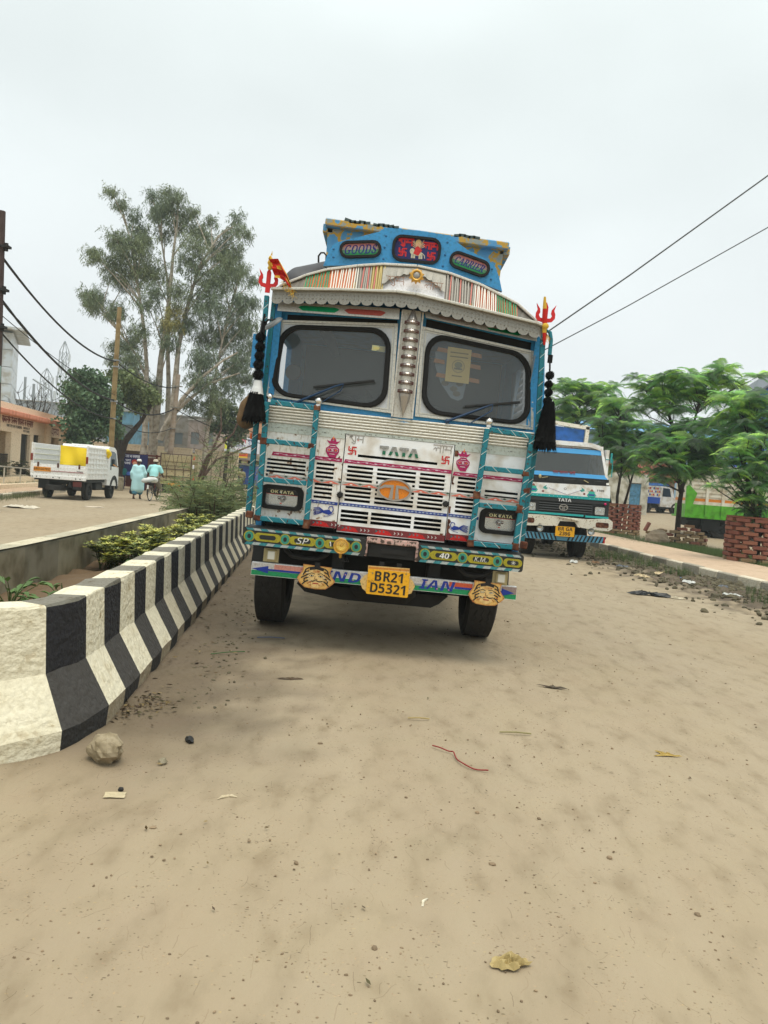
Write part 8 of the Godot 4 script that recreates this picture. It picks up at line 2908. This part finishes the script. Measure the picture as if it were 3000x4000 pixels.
func make_poles() -> void:
	var cable:=mat("cable",Color(.05,.055,.055),.7)
	var pm:=mat("polebrown",Color(.55,.47,.31),.8,.0,"dust",.6)
	var p:=thing("utility_pole","brown metal utility pole leaning slightly in front of the broad leafed tree","utility pole",V(-12.93,0,-36))
	var b:=MB.new()
	b.tube([V(0,0,0),V(-.02,5.0,0),V(.0,8.65,0)],[.135,.12,.1],12)
	part(b,"shaft",pm,p)
	for y in [6.2,5.9,4.3,3.5]:
		b=MB.new()
		b.lathe([[.14,y - .03],[.16,y - .03],[.16,y+.03],[.14,y+.03]],Transform3D(),12,true)
		part(b,"clamp",M["galv"] if M.has("galv") else M["tin"],p)
	p=thing("utility_pole","dark steel pole at the left picture edge with a grey meter box","utility pole",V(-10.2,0,-20))
	b=MB.new()
	b.tube([V(.02,0,0),V(-.15,7.7,0)],[.13,.1],10)
	part(b,"shaft",mat("polemaroon",Color(.27,.2,.18),.8,.0,"dust",.8),p)
	for y in [6.8,5.7,4.75]:
		b=MB.new()
		b.bx(-.3,y - .03,-.08,.12,y+.03,.12);b.cyl(V(.02,y+.1,.0),V(.02,y - .1,.0),.05,8)
		part(b,"cross_arm",M["chassis"],p)
	b=MB.new()
	b.bx(-.35,3.3,.1,.12,3.75,.3,.03)
	part(b,"meter_box",mat("boxgreen",Color(.5,.6,.57),.6),p)
	p=thing("utility_pole","grey utility pole standing among the eucalyptus trunks","utility pole",V(-12.5,0,-44))
	b=MB.new()
	b.tube([V(0,0,0),V(.25,6.7,0)],[.17,.13],10)
	part(b,"shaft",mat("polegrey",Color(.62,.56,.5),.85,.0,"dust",.8),p)
	for y in [3.6,4.8,6.0]:
		b=MB.new()
		b.bx(-.05,y,-.02,.55,y+.05,.2)
		part(b,"bracket",M["tin"],p)
	var runs:=[
		[V(-10.34,6.62,-20),V(-12.95,6.15,-36),.55,.035,"uppermost thick black cable from the left edge pole to the brown pole"],
		[V(-10.28,5.5,-20),V(-12.93,4.35,-36),.5,.04,"second thick black cable from the left edge pole, below the uppermost"],
		[V(-10.24,4.66,-20),V(-12.9,3.5,-36),.5,.025,"lowest thin cable from the left edge pole to the brown pole"],
		[V(-10.4,5.2,-20),V(-12.9,4.6,-36),.2,.012,"very thin wire between the two left poles"],
		[V(-12.95,6.15,-36),V(-12.3,5.95,-44),.35,.03,"sagging cable from the brown pole's top clamp to the grey pole"],
		[V(-12.93,4.35,-36),V(-12.35,4.75,-44),.5,.035,"sagging thick cable from the brown pole's middle clamp to the grey pole"],
		[V(-12.9,3.5,-36),V(-12.4,3.65,-44),.45,.022,"lowest sagging cable between the brown and grey poles"],
		[V(-12.3,5.95,-44),V(-6.0,3.4,-52),.5,.025,"cable running from the grey pole to the right behind the truck"],
		[V(-12.35,4.75,-44),V(-5.5,3.4,-56),.6,.025,"lower cable running from the grey pole behind the truck"],
	]
	for q in runs:
		var w:=thing("cable",q[4],"cable",Vector3.ZERO,.0,"cables along the left road")
		b=MB.new()
		var pts:=[]
		for i in 21:
			var u:=i/20.0
			pts.push_back((q[0] as Vector3).lerp(q[1],u) - V(0,q[2]*4.0*u*(1 - u),0))
		b.tube(pts,[q[3]],6)
		part(b,"strand",cable,w)
	for q in [[V(5.7,6.8,-11.5),V(-2.0,.8+2.3,-13.0),"upper thin wire crossing the sky at the right"],[V(5.8,6.1,-11.5),V(-2.0,3.0,-13.0),"lower thin wire crossing the sky at the right"]]:
		pass
	for q in [[V(9.0,9.55,-12),V(-2.0,.55,-12),"upper thin wire crossing the sky at the right",.011],[V(9.0,8.1,-12),V(-2.0,1.05,-12),"lower thin wire crossing the sky at the right",.008]]:
		var w:=thing("wire",q[2],"wire",Vector3.ZERO,.0,"wires at the right")
		b=MB.new()
		b.tube([q[0],(q[0] as Vector3).lerp(q[1],.5) - V(0,.1,0),q[1]],[q[3]],6)
		part(b,"strand",mat("wiregrey",Color(.25,.27,.27),.6),w)
func brick_mesh(i: int) -> ArrayMesh:
	var b:=MB.new()
	b.col=[lin(.53,.33,.27),lin(.57,.37,.29),lin(.5,.3,.25),lin(.55,.41,.3),lin(.56,.47,.35)][i % 5]
	b.box(Vector3.ZERO,V(.325+.012*(i % 3),.09,.125),Basis(V(0,0,1),.01*(i % 3 - 1)),.01)
	return b.mesh()
func brick_ring(label: String,at: Vector3,r: float,courses: int,keep: Callable) -> void:
	var g:=thing("tree_guard",label,"tree guard",at)
	var ms:=[]
	for i in 10:
		ms.push_back(brick_mesh(i))
	var n:=12 if r>.8 else 10
	for c in courses:
		for k in n:
			var a:=TAU*(k+.5*(c % 2))/n
			if not keep.call(c,a):
				continue
			var muddy:=c<2 or n==12 and c<5
			var m: int=4 if muddy and rng.randf()<.85 else rng.randi_range(0,2)+(5 if rng.randf()<.5 else 0)
			if c==courses - 1 and rng.randf()<.4: m=3
			mpart(ms[m],"brick",M["brick"],g,Transform3D(Basis(V(0,1,0),-a+PI/2+rr(-.05,.05))*Basis(V(0,0,1),rr(-.02,.02)),V(cos(a)*(r+rr(-.012,.012)),.05+c*.113,sin(a)*(r+rr(-.012,.012)))))
			if rng.randf()<.7:
				var b:=MB.new()
				b.col=lin(.47,.36,.28)
				b.box(V(rr(-.08,.08),.052,0),V(.12,.022,.115),Basis(),.006)
				var mo:=part(b,"mortar",M["brick"],g)
				mo.transform=Transform3D(Basis(V(0,1,0),-a+PI/2),V(cos(a)*r,.05+c*.113,sin(a)*r))
	if courses>8:
		var b:=MB.new()
		b.col=lin(.5,.3,.22)
		b.lathe([[r - .07,courses*.113 - .01],[r - .07,courses*.113+.03],[r+.07,courses*.113+.03],[r+.07,courses*.113 - .01]],Transform3D(),20,true)
		part(b,"rim_mortar",M["brick"],g)
func rock(called: String,label: String,cat: String,at: Vector3,r: Vector3,sd: int,m: Material,seg:=18,amp:=.35) -> void:
	var o:=thing(called,label,cat,at)
	var b:=MB.new()
	b.ball(V(0,0,0),r,seg,Basis(V(0,1,0),sd*.7),noise(sd,.012,4),amp)
	part(b,"mass",m,o)
func grass_patch(where: Array,tint: Array,n: int,c: Vector2,ext: Vector2,an: float,h: float,y: float,cl: Color) -> void:
	for i in n:
		var u:=V(rng.randfn()*ext.x*.5,0,rng.randfn()*ext.y*.5).rotated(Vector3.UP,an)
		where.push_back(Transform3D(Basis(V(0,1,0),rng.randf()*TAU).scaled(V(1,rr(.5,1.3),1)*h),V(c.x+u.x,y,c.y+u.z)))
		var g:=rr(.7,1.3)
		tint.push_back(Color(cl.r*g,cl.g*g,cl.b*g*.9))
func make_plants() -> void:
	brick_ring("broken knee high brick ring with a stepped top round the middle tree",V(10.35,.02,-26.9),.86,7,func(c,a): return c<2 or (c==2 and absf(wrapf(a - 1.85,-PI,PI))<2.0) or (c>2 and absf(wrapf(a - 1.7,-PI,PI))<[.0,.0,.0,1.2,1.0,.62,.34][c]))
	brick_ring("complete dark red brick lattice ring behind the parked truck's bumper",V(10.1,.02,-32.6),.66,11,func(_c,_a): return true)
	brick_ring("complete red brick lattice ring at the right edge with muddy lower bricks",V(9.72,.02,-20.0),.70,11,func(_c,_a): return true)
	var lb:=thing("loose_brick","single brick tilted upright on the left end of the broken ring","brick",V(9.05,.62,-26.4))
	lb.rotation=V(.1,.3,1.15)
	mpart(brick_mesh(0),"brick",M["brick"],lb,Transform3D())
	lb=thing("loose_brick","flat brick under the upright one beside the boulder","brick",V(9.2,.43,-26.4))
	mpart(brick_mesh(4),"brick",M["brick"],lb,Transform3D())
	rock("boulder","rounded grey brown boulder leaning on the broken brick ring","boulder",V(9.3,.2,-26.0),V(.40,.34,.36),4,mat("boulder",Color(.56,.5,.42),.95,.0,"grit",2.0),22,.3)
	# grass and weeds beside the footpath
	var blade:=MB.new()
	for i in 5:
		var a:=i*1.3
		var d:=V(cos(a),0,sin(a));var s:=V(-sin(a),0,cos(a))*.008
		var p0:=d*.02;var p1:=d*.07+V(0,.6,0);var p2:=d*.22+V(0,1.0,0)
		blade.quad(p0 - s,p0+s,p1+s*.8,p1 - s*.8);blade.tri(p1 - s*.8,p1+s*.8,p2)
	var bm:=blade.mesh()
	var where:=[];var tint:=[]
	var gr:=Color(.075,.125,.03)
	for i in 14:
		var u:=i/13.0
		grass_patch(where,tint,420,Vector2(lerpf(9.3,10.35,u),lerpf(-26.2,-22.3,u)),Vector2(1.1,.9),.3,.16,.03,gr)
	for i in 6:
		grass_patch(where,tint,350,Vector2(lerpf(8.0,9.4,i/5.0),lerpf(-32.0,-28.5,i/5.0)),Vector2(1.2,1.3),.3,.14,.03,gr)
	for i in 5:
		grass_patch(where,tint,260,Vector2(lerpf(9.5,9.95,i/4.0),lerpf(-18.9,-16.5,i/4.0)),Vector2(.4,.8),.2,.12,.1,gr)
	many(bm,"grass",M["leafy"],where,tint)
	where=[];tint=[]
	for q in [[5.9,-18.6,.7,130,.2],[6.0,-17.3,.35,80,.18],[6.2,-15.9,.3,80,.18],[5.6,-19.4,.6,90,.2],[6.5,-13.4,.15,22,.16],[6.05,-12.2,.16,18,.2]]:
		grass_patch(where,tint,q[3],Vector2(q[0],q[1]),Vector2(q[2],q[2]),.0,q[4],.02,Color(.07,.12,.03))
	many(bm,"gutter_weeds",M["leafy"],where,tint)
	where=[];tint=[]
	for i in 10:
		var u:=i/9.0
		grass_patch(where,tint,90,Vector2(lerpf(-11.9,-13.0,u),lerpf(-22.5,-28.5,u)),Vector2(.5,.7),.0,.16,.05,Color(.10,.115,.045))
	for i in 8:
		grass_patch(where,tint,60,Vector2(lerpf(-15.3,-16.2,i/7.0),lerpf(-31,-36.5,i/7.0)),Vector2(.2,.6),.0,.25,.12,Color(.09,.11,.045))
	many(bm,"verge_weeds",M["leafy"],where,tint)
	# broad weeds on the median near the camera
	var leaf:=MB.new()
	for s in [-1.0,1.0]:
		leaf.quad(V(0,0,0),V(.35,.10,s*.2),V(.7,.1,s*.16),V(.6,.0,0));leaf.tri(V(.6,0,0),V(.7,.1,s*.16),V(1.0,-.12,0))
	var lm:=leaf.mesh()
	for q in [[V(-2.92,.26,-6.1),24,.13,"clump of broad green weeds at the near end of the median"],[V(-2.58,.26,-6.3),16,.11,"leafy green weed on the median, left of the first black stripe"],[V(-2.5,.28,-8.3),12,.13,"small light green weed close behind the barrier top"]]:
		var w:=thing("weed",q[3],"weed",q[0])
		var wl:=[];var wt:=[]
		var st:=MB.new()
		for k in q[1]:
			var a:=rng.randf()*TAU
			var hh: float=rr(.06,.30)*(q[2]/.14)
			var tip:=V(cos(a)*rr(.02,.22),hh,sin(a)*rr(.02,.2))
			st.tube([V(0,0,0),V(tip.x*.5,hh*.7,tip.z*.5),tip],[.006,.004,.003],5)
			wl.push_back(Transform3D(Basis(V(0,1,0),-a+rr(-.6,.6))*Basis(V(0,0,1),rr(-.4,.5))*Basis().scaled(Vector3.ONE*q[2]*rr(.7,1.3)),tip))
			var g:=rr(.8,1.25)
			wt.push_back(Color(.085*g,.16*g,.035*g))
		part(st,"stems",greenstem(),w)
		many(lm,"leaves",M["leafy"],wl,wt,w)
	# yellow green bushes between the walls
	var tuft:=MB.new()
	for i in 9:
		var a:=i*.7+rr(-.2,.2)
		var d:=V(cos(a),rr(.1,.5),sin(a)).normalized()
		var s:=d.cross(Vector3.UP).normalized()*.016
		tuft.quad(Vector3.ZERO,d*.03+s,d*.075,d*.03 - s)
	var tm:=tuft.mesh()
	for q in [[[-3.05,-9.0,.42,.27,44],[-2.85,-9.7,.42,.34,46],[-3.1,-10.3,.36,.32,32],[-2.62,-8.9,.2,.2,10]],[[-2.95,-11.6,.42,.27,38],[-2.82,-12.5,.42,.30,36],[-3.2,-13.3,.42,.34,34]]]:
		var near: bool=q[0][1]>-10.0
		var w:=thing("bush","yellow green flowering bush spilling over the median nearer the camera" if near else "lower yellow green bush farther along the median","bush",V(q[0][0],.27,q[0][1]))
		var wl:=[];var wt:=[]
		var st:=MB.new()
		for c in q:
			for k in c[4]:
				var base:=V(c[0] - q[0][0]+rr(-.5,.5)*c[2],0,c[1] - q[0][1]+rr(-.5,.5)*c[2])
				var a:=rng.randf()*TAU
				var tip:=base+V(cos(a)*rr(.05,.9)*c[2],c[3]*rr(.3,1.3),sin(a)*rr(.05,.9)*c[2])
				st.tube([base,base.lerp(tip,.6)+V(0,.08,0),tip],[.005,.004,.002],4)
				for m in 9:
					var u:=1.0 - rr(.0,.8)*rng.randf()
					var p:=base.lerp(tip,u)+V(rr(-.05,.05),rr(-.02,.03)+.05*(1 - u),rr(-.05,.05))
					wl.push_back(Transform3D(Basis(V(0,1,0),rng.randf()*TAU).scaled(Vector3.ONE*rr(.6,1.2)),p))
					var g:=rr(.75,1.25)
					var cl:=Color(.46,.45,.09) if u>.86 and rng.randf()<.75 else Color(.23,.28,.08)
					wt.push_back(Color(cl.r*g,cl.g*g,cl.b*g))
		part(st,"stems",greenstem(),w)
		many(tm,"leaves",M["leafy"],wl,wt,w)
	# feathery thorn bush at the far end of the median
	var fe:=MB.new()
	for i in 10:
		for s in [-1.0,1.0]:
			var p:=V(i*.017,.01*sin(i*.5),0)
			fe.quad(p,p+V(.008,.006,s*.026),p+V(.016,.004,s*.05),p+V(.012,0,s*.025))
	var fm:=fe.mesh()
	var tb:=thing("thorn_bush","large feathery green thorn bush at the far end of the median, left of the truck","bush",V(-3.7,.27,-16.8))
	var wl:=[];var wt:=[]
	var st:=MB.new()
	for k in 120:
		var base:=V(rr(-.4,.4),0,rr(-1.2,1.4))
		var a:=rng.randf()*TAU
		var tip:=base+V(cos(a)*rr(.2,1.0),rr(.15,1.0),sin(a)*rr(.2,1.2))
		if k>108:
			tip=base+V(rr(-.3,.6),rr(1.0,1.9),rr(-.3,.3))
		var mid:=base.lerp(tip,.55)+V(0,.15,0)
		st.tube([base,mid,tip],[.012,.007,.003],5)
		for m in 46 if k<=108 else 30:
			var u:=sqrt(rng.randf())
			var p:=base.lerp(mid,u).lerp(mid.lerp(tip,u),u)+V(rng.randfn(),rng.randfn()*.6,rng.randfn())*.09
			wl.push_back(Transform3D(Basis(V(0,1,0),rng.randf()*TAU)*Basis(V(0,0,1),rr(-.5,.6))*Basis().scaled(Vector3.ONE*rr(.7,1.3)),p))
			var g:=rr(.7,1.3)
			var cl:=Color(.17,.22,.09) if rng.randf()<.75 else Color(.26,.28,.1)
			wt.push_back(Color(cl.r*g,cl.g*g,cl.b*g))
	part(st,"stems",M["brownbark"],tb)
	many(fm,"leaves",M["leafy"],wl,wt,tb)
	# a few plants in the left planter
	for q in [[V(-16.0,.45,-31.5),.9,"scrubby plant in the left planter near its outer end"],[V(-16.5,.45,-35.0),1.0,"taller scrubby plant in the left planter near the white truck"]]:
		var w:=thing("planter_shrub",q[2],"shrub",q[0])
		wl=[];wt=[]
		st=MB.new()
		for k in 26:
			var a:=rng.randf()*TAU
			var tip:=V(cos(a)*rr(.1,.6),rr(.2,.8)*q[1],sin(a)*rr(.1,.7))
			st.tube([Vector3.ZERO,tip*.5+V(0,.1,0),tip],[.012,.008,.004],4)
			for m in 8:
				wl.push_back(Transform3D(Basis(V(0,1,0),rng.randf()*TAU).scaled(Vector3.ONE*rr(1.2,2.2)),tip*rr(.4,1.05)+V(rr(-.05,.05),0,rr(-.05,.05))))
				wt.push_back(Color(.1,.12,.05)*rr(.8,1.2))
		part(st,"stems",M["brownbark"],w)
		many(tm,"leaves",M["leafy"],wl,wt,w)
func greenstem() -> Material:
	return mat("greenstem",Color(.25,.3,.12),.8)
func scrap(called: String,label: String,cat: String,at: Vector3,pts: Array,colr: Color,crumple: float,turn: float) -> void:
	# a crumpled sheet lying on the ground: ragged outline, folds of its own height
	var o:=thing(called,label,cat,at,turn)
	var r2:=RandomNumberGenerator.new()
	r2.seed=int(absf(at.x*910+at.z*170))+5
	var base:=pv(pts)
	var poly:=PackedVector2Array()
	for i in base.size():
		var p:=base[i];var q:=base[(i+1) % base.size()]
		for k in 3:
			var w:=p.lerp(q,k/3.0)
			poly.push_back(w*(1.0+r2.randf_range(-.12,.10)*(1.0 if k else .3)))
	var ctr:=Vector2.ZERO
	for p in poly:
		ctr+=p/poly.size()
	var b:=MB.new()
	var rings:=[1.0,.78,.52,.26,.0]
	var g:=[]
	for k in 5:
		var row:=[]
		for p in poly:
			var w: Vector2=ctr+(p - ctr)*rings[k]
			var y:=.003+crumple*r2.randf_range(.0,1.0)*(.5 if k==0 else 1.0)
			row.push_back(V(w.x,y,w.y))
		g.push_back(row)
	var top:=V(ctr.x,.003+crumple*.7,ctr.y)
	var n:=poly.size()
	for k in 4:
		for i in n:
			var m:=(i+1) % n
			b.col=colr*r2.randf_range(.9,1.06)
			if k==3:
				b.quado(g[k][i],g[k][m],top,top,Vector3.UP)
			else:
				b.quado(g[k][i],g[k][m],g[k+1][m],g[k+1][i],Vector3.UP)
	part(b,"scrap",M["leafy"] if cat != "bag" else mat("plastic",Color(1,1,1),.4,.0,"",1.0,{"vertex_color_use_as_albedo": true}),o)
func make_litter() -> void:
	rock("stone","squarish pale concrete lump lying at the foot of the barrier","stone",V(-1.31,.075,-3.82),V(.095,.075,.08),8,mat("stonepale",Color(.62,.57,.48),.95,.0,"concrete",4.0),22,.3)
	rock("coal_lump","small black lump lying on the dirt to the right of the pale stone","stone",V(-.98,.015,-4.2),V(.04,.018,.022),3,M["black"],12,.4)
	rock("pebble","small grey pebble in front of the black lump","pebble",V(-1.03,.014,-3.86),V(.022,.018,.022),5,M["concrete"],12,.4)
	rock("pebble","tiny dark pebble below the pale stone","pebble",V(-1.12,.01,-3.5),V(.014,.011,.013),6,M["chassis"],10,.4)
	var leafc:=lin(.52,.42,.24)
	scrap("dry_leaf","large pale crumpled dry leaf near the bottom right of the road","leaf",V(.51,0,-2.41),[-.07,.0,-.055,-.03,.0,-.045,.05,-.02,.075,.01,.03,.02,.02,.035,-.04,.03],lin(.68,.6,.4),.03,.2)
	scrap("dry_leaf","yellowish star shaped dry leaf on the right half of the road","leaf",V(1.79,0,-4.56),[-.09,.03,-.02,-.01,-.04,-.06,.01,-.03,.05,-.05,.04,.0,.1,.02,.0,.02],lin(.66,.55,.26),.012,.1)
	scrap("dry_leaf","curled brown leaf lying left of the truck's left wheel track","leaf",V(-.6,0,-5.66),[-.11,.01,.0,-.03,.1,.0,.0,.03],lin(.34,.27,.18),.015,.1)
	scrap("dry_leaf","dark curled leaf lying in front of the truck's right wheel","leaf",V(1.41,0,-5.98),[-.12,-.01,.02,-.03,.13,.01,.0,.03],lin(.3,.25,.18),.018,-.2)
	scrap("paper_scrap","small square cream paper scrap below the pale stone","paper",V(-1.13,0,-3.45),[-.05,-.03,.045,-.035,.05,.03,-.045,.03],lin(.74,.68,.55),.004,.1)
	scrap("paper_scrap","torn cream paper scrap right of the square one","paper",V(-.63,0,-3.51),[-.05,.02,-.02,-.025,.03,-.03,.05,.01,.015,-.005],lin(.76,.70,.58),.008,.3)
	scrap("paper_scrap","thin white curved strip in the lower middle of the road","paper",V(.25,0,-2.74),[-.012,.03,-.008,-.01,.012,-.03,.016,-.022,.0,.0,-.004,.03],lin(.86,.83,.75),.006,.0)
	scrap("plastic_bag","flattened black plastic bag on the dirt in front of the parked truck","bag",V(4.3,0,-12.25),[-.32,-.02,-.2,-.16,.05,-.12,.3,-.1,.36,.03,.15,.1,.02,.05,-.15,.09],lin(.06,.06,.065),.07,-.15)
	scrap("paper_scrap","pale paper scrap right beside the flattened black bag","paper",V(4.72,0,-12.15),[-.14,-.06,.0,-.05,.15,.05,.02,.1],lin(.75,.70,.6),.03,.0)
	scrap("plastic_bag","whitish plastic bag on the left road, nearer the left edge","bag",V(-10.3,0,-21.9),[-.55,.0,-.3,-.3,.1,-.25,.5,.0,.3,.2,-.2,.25],lin(.78,.74,.66),.09,.2)
	scrap("paper_scrap","flat pale paper on the left road behind the median","paper",V(-9.3,0,-24.7),[-.35,-.1,.2,-.2,.35,.1,-.2,.2],lin(.78,.72,.64),.03,.2)
	scrap("plastic_bag","second whitish crumpled bag nearer on the left road","bag",V(-10.2,0,-19.8),[-.4,.0,-.2,-.2,.2,-.2,.4,.05,.1,.2],lin(.78,.73,.64),.05,-.2)
	# red string
	var s:=thing("red_string","thin wavy red string lying on the dirt road in front of the truck","string",Vector3.ZERO)
	var b:=MB.new()
	var pts:=[]
	for i in 26:
		var u:=i/25.0
		pts.push_back(V(lerpf(.38,.64,u)+.03*sin(u*7.0),.012+.004*sin(u*20.0),lerpf(-4.43,-4.05,u)+.03*sin(u*9.0+1.0)))
	b.tube(pts,[.004],5)
	part(b,"strand",mat("redstring",Color(.52,.16,.14),.8),s)
	# straws and twigs
	for q in [[V(.32,0,-4.9),.14,.1,"pale straw lying right of the truck's shadow edge",lin(.62,.54,.34)],[V(.92,0,-4.75),.2,.05,"greenish straw on the right half of the road",lin(.5,.47,.28)],[V(-1.35,0,-2.45),.09,1.5,"short pale straw at the lower left",lin(.66,.6,.45)],[V(-1.2,0,-6.3),.3,.6,"thin green stalk on the mud along the barrier",lin(.2,.33,.15)],[V(-.95,0,-7.0),.25,.2,"bluish thread on the mud along the barrier",lin(.3,.35,.45)]]:
		var o:=thing("straw",q[3],"straw",q[0],q[2])
		b=MB.new()
		b.tube([V(-q[1]/2,.012,0),V(0,.02,.01),V(q[1]/2,.012,0)],[.0045],5)
		b.col=q[4]
		for i in b.c.size(): b.c[i]=q[4]
		part(b,"stalk",M["vc"],o)
	# grit, clods and leaf crumbs: uncountable
	var cm:=MB.new()
	cm.ball(Vector3.ZERO,V(1,.7,.9),8,Basis(),noise(7,.02,3),.5)
	var ms:=cm.mesh()
	var where:=[];var tint:=[]
	for i in 7500:
		var x:=.0;var z:=.0;var r:=.0
		var k:=rng.randf()
		if k<.30:
			# on the open road
			z=-1.6 - pow(rng.randf(),1.6)*12.0
			x=rr(-1.5,1.6) - z*rr(-.25,.55)
			r=rr(.0016,.005)*(1.0+.06*absf(z));
			if rng.randf()<.02: r *= 2.2
		elif k<.55:
			var p=at_line(WALL,rr(2.7,22.0))
			var off:=absf(rng.randfn())*.3+.03
			x=p[0].x+off;z=p[0].y+rr(-.1,.1)
			r=rr(.005,.018)*(1.2 if rng.randf()<.15 else .8)
		else:
			var p=at_line(KERB,rr(12.0,28.0))
			x=p[0].x - .12 - absf(rng.randfn())*.95;z=p[0].y+rr(-.2,.2)
			r=rr(.01,.05)*(1.0 if rng.randf()<.9 else 1.8)
		var dw:=dline(Vector2(x,z),WALL)
		if z>-24.0 and dw<.015 or x<-1.4 and z>-3.7 and x<-1.75:
			continue
		where.push_back(Transform3D(Basis(V(rr(-1,1),rr(-1,1),rr(-1,1)).normalized(),rr(0,6)).scaled(V(rr(.7,1.4),rr(.5,1.0),rr(.7,1.3))*r),V(x,r*.25,z)))
		var g:=rr(.6,1.1)
		var c:=lin(.56,.48,.38) if k<.30 else lin(.38,.35,.27)
		tint.push_back(Color(c.r*g,c.g*g,c.b*g))
	many(ms,"grit",M["clod"],where,tint)
	var lf:=MB.new()
	lf.quad(V(-1,0,0),V(0,.12,.35),V(1,.25,0),V(0,.05,-.35))
	lf.quad(V(-1,0,0),V(0,.05,-.35),V(1,.25,0),V(0,.12,.35))
	var lm:=lf.mesh()
	where=[];tint=[]
	for i in 1500:
		var k:=rng.randf()
		var x:=.0;var z:=.0;var r:=rr(.012,.03)
		if k<.45:
			var p=at_line(WALL,rr(2.9,18.0));x=p[0].x+.05+absf(rng.randfn())*.28;z=p[0].y
			if rng.randf()<.3:
				x=-1.42+rng.randfn()*.09;z=-4.75+rng.randfn()*.16
		elif k<.53:
			z=-2 - rng.randf()*8.0;x=rr(-1.3,3.0)
			r *= .6
		else:
			var p=at_line(KERB,rr(13.0,27.0));x=p[0].x - .15 - absf(rng.randfn())*.8;z=p[0].y
			r *= 2.0
		where.push_back(Transform3D(Basis(V(0,1,0),rng.randf()*TAU)*Basis(V(1,0,0),rr(-.5,.5))*Basis().scaled(V(r,r,r)),V(x,.012+(.03 if k<.45 else .0)*rng.randf(),z)))
		var c: Color=[lin(.42,.34,.22),lin(.3,.23,.16),lin(.55,.47,.3),lin(.36,.33,.2)][rng.randi_range(0,3)]
		if k>.53 and rng.randf()<.35:
			c=[lin(.82,.8,.75),lin(.75,.68,.5),lin(.6,.2,.2),lin(.3,.4,.55),lin(.12,.12,.13)][rng.randi_range(0,4)]
		tint.push_back(c)
	many(lm,"leaf_crumbs",M["leafy"],where,tint)
	# larger rubbish along the gutter, one by one
	var kinds:=[["white crumpled plastic packet",lin(.82,.82,.8)],["grey torn plastic film",lin(.4,.42,.45)],["brown cardboard piece",lin(.48,.36,.24)],["cream paper wrapper",lin(.78,.70,.55)]]
	var spots:=[[4.35,-17.3,0,"nearest the parked truck's left wheel"],[4.9,-17.5,2,"in front of the parked truck's right wheel"],[5.35,-17.0,1,"between the parked truck and the weeds"],[5.75,-15.9,3,"beside the kerb halfway along the rubbish"],[5.9,-14.6,0,"among the mud clods by the kerb"],[6.35,-14.2,1,"pressed against the lower kerb"],[6.0,-13.0,0,"near the right edge beside the mud"],[5.2,-15.2,3,"on the outer side of the muddy strip"]]
	for q in spots:
		var k=kinds[q[2]]
		scrap("litter","%s %s" % [k[0],q[3]],"litter",V(q[0],.0,q[1]),[-.16,.0,-.08,-.1,.06,-.08,.17,.0,.1,.09,-.05,.08],k[1],.06,rr(0,3))
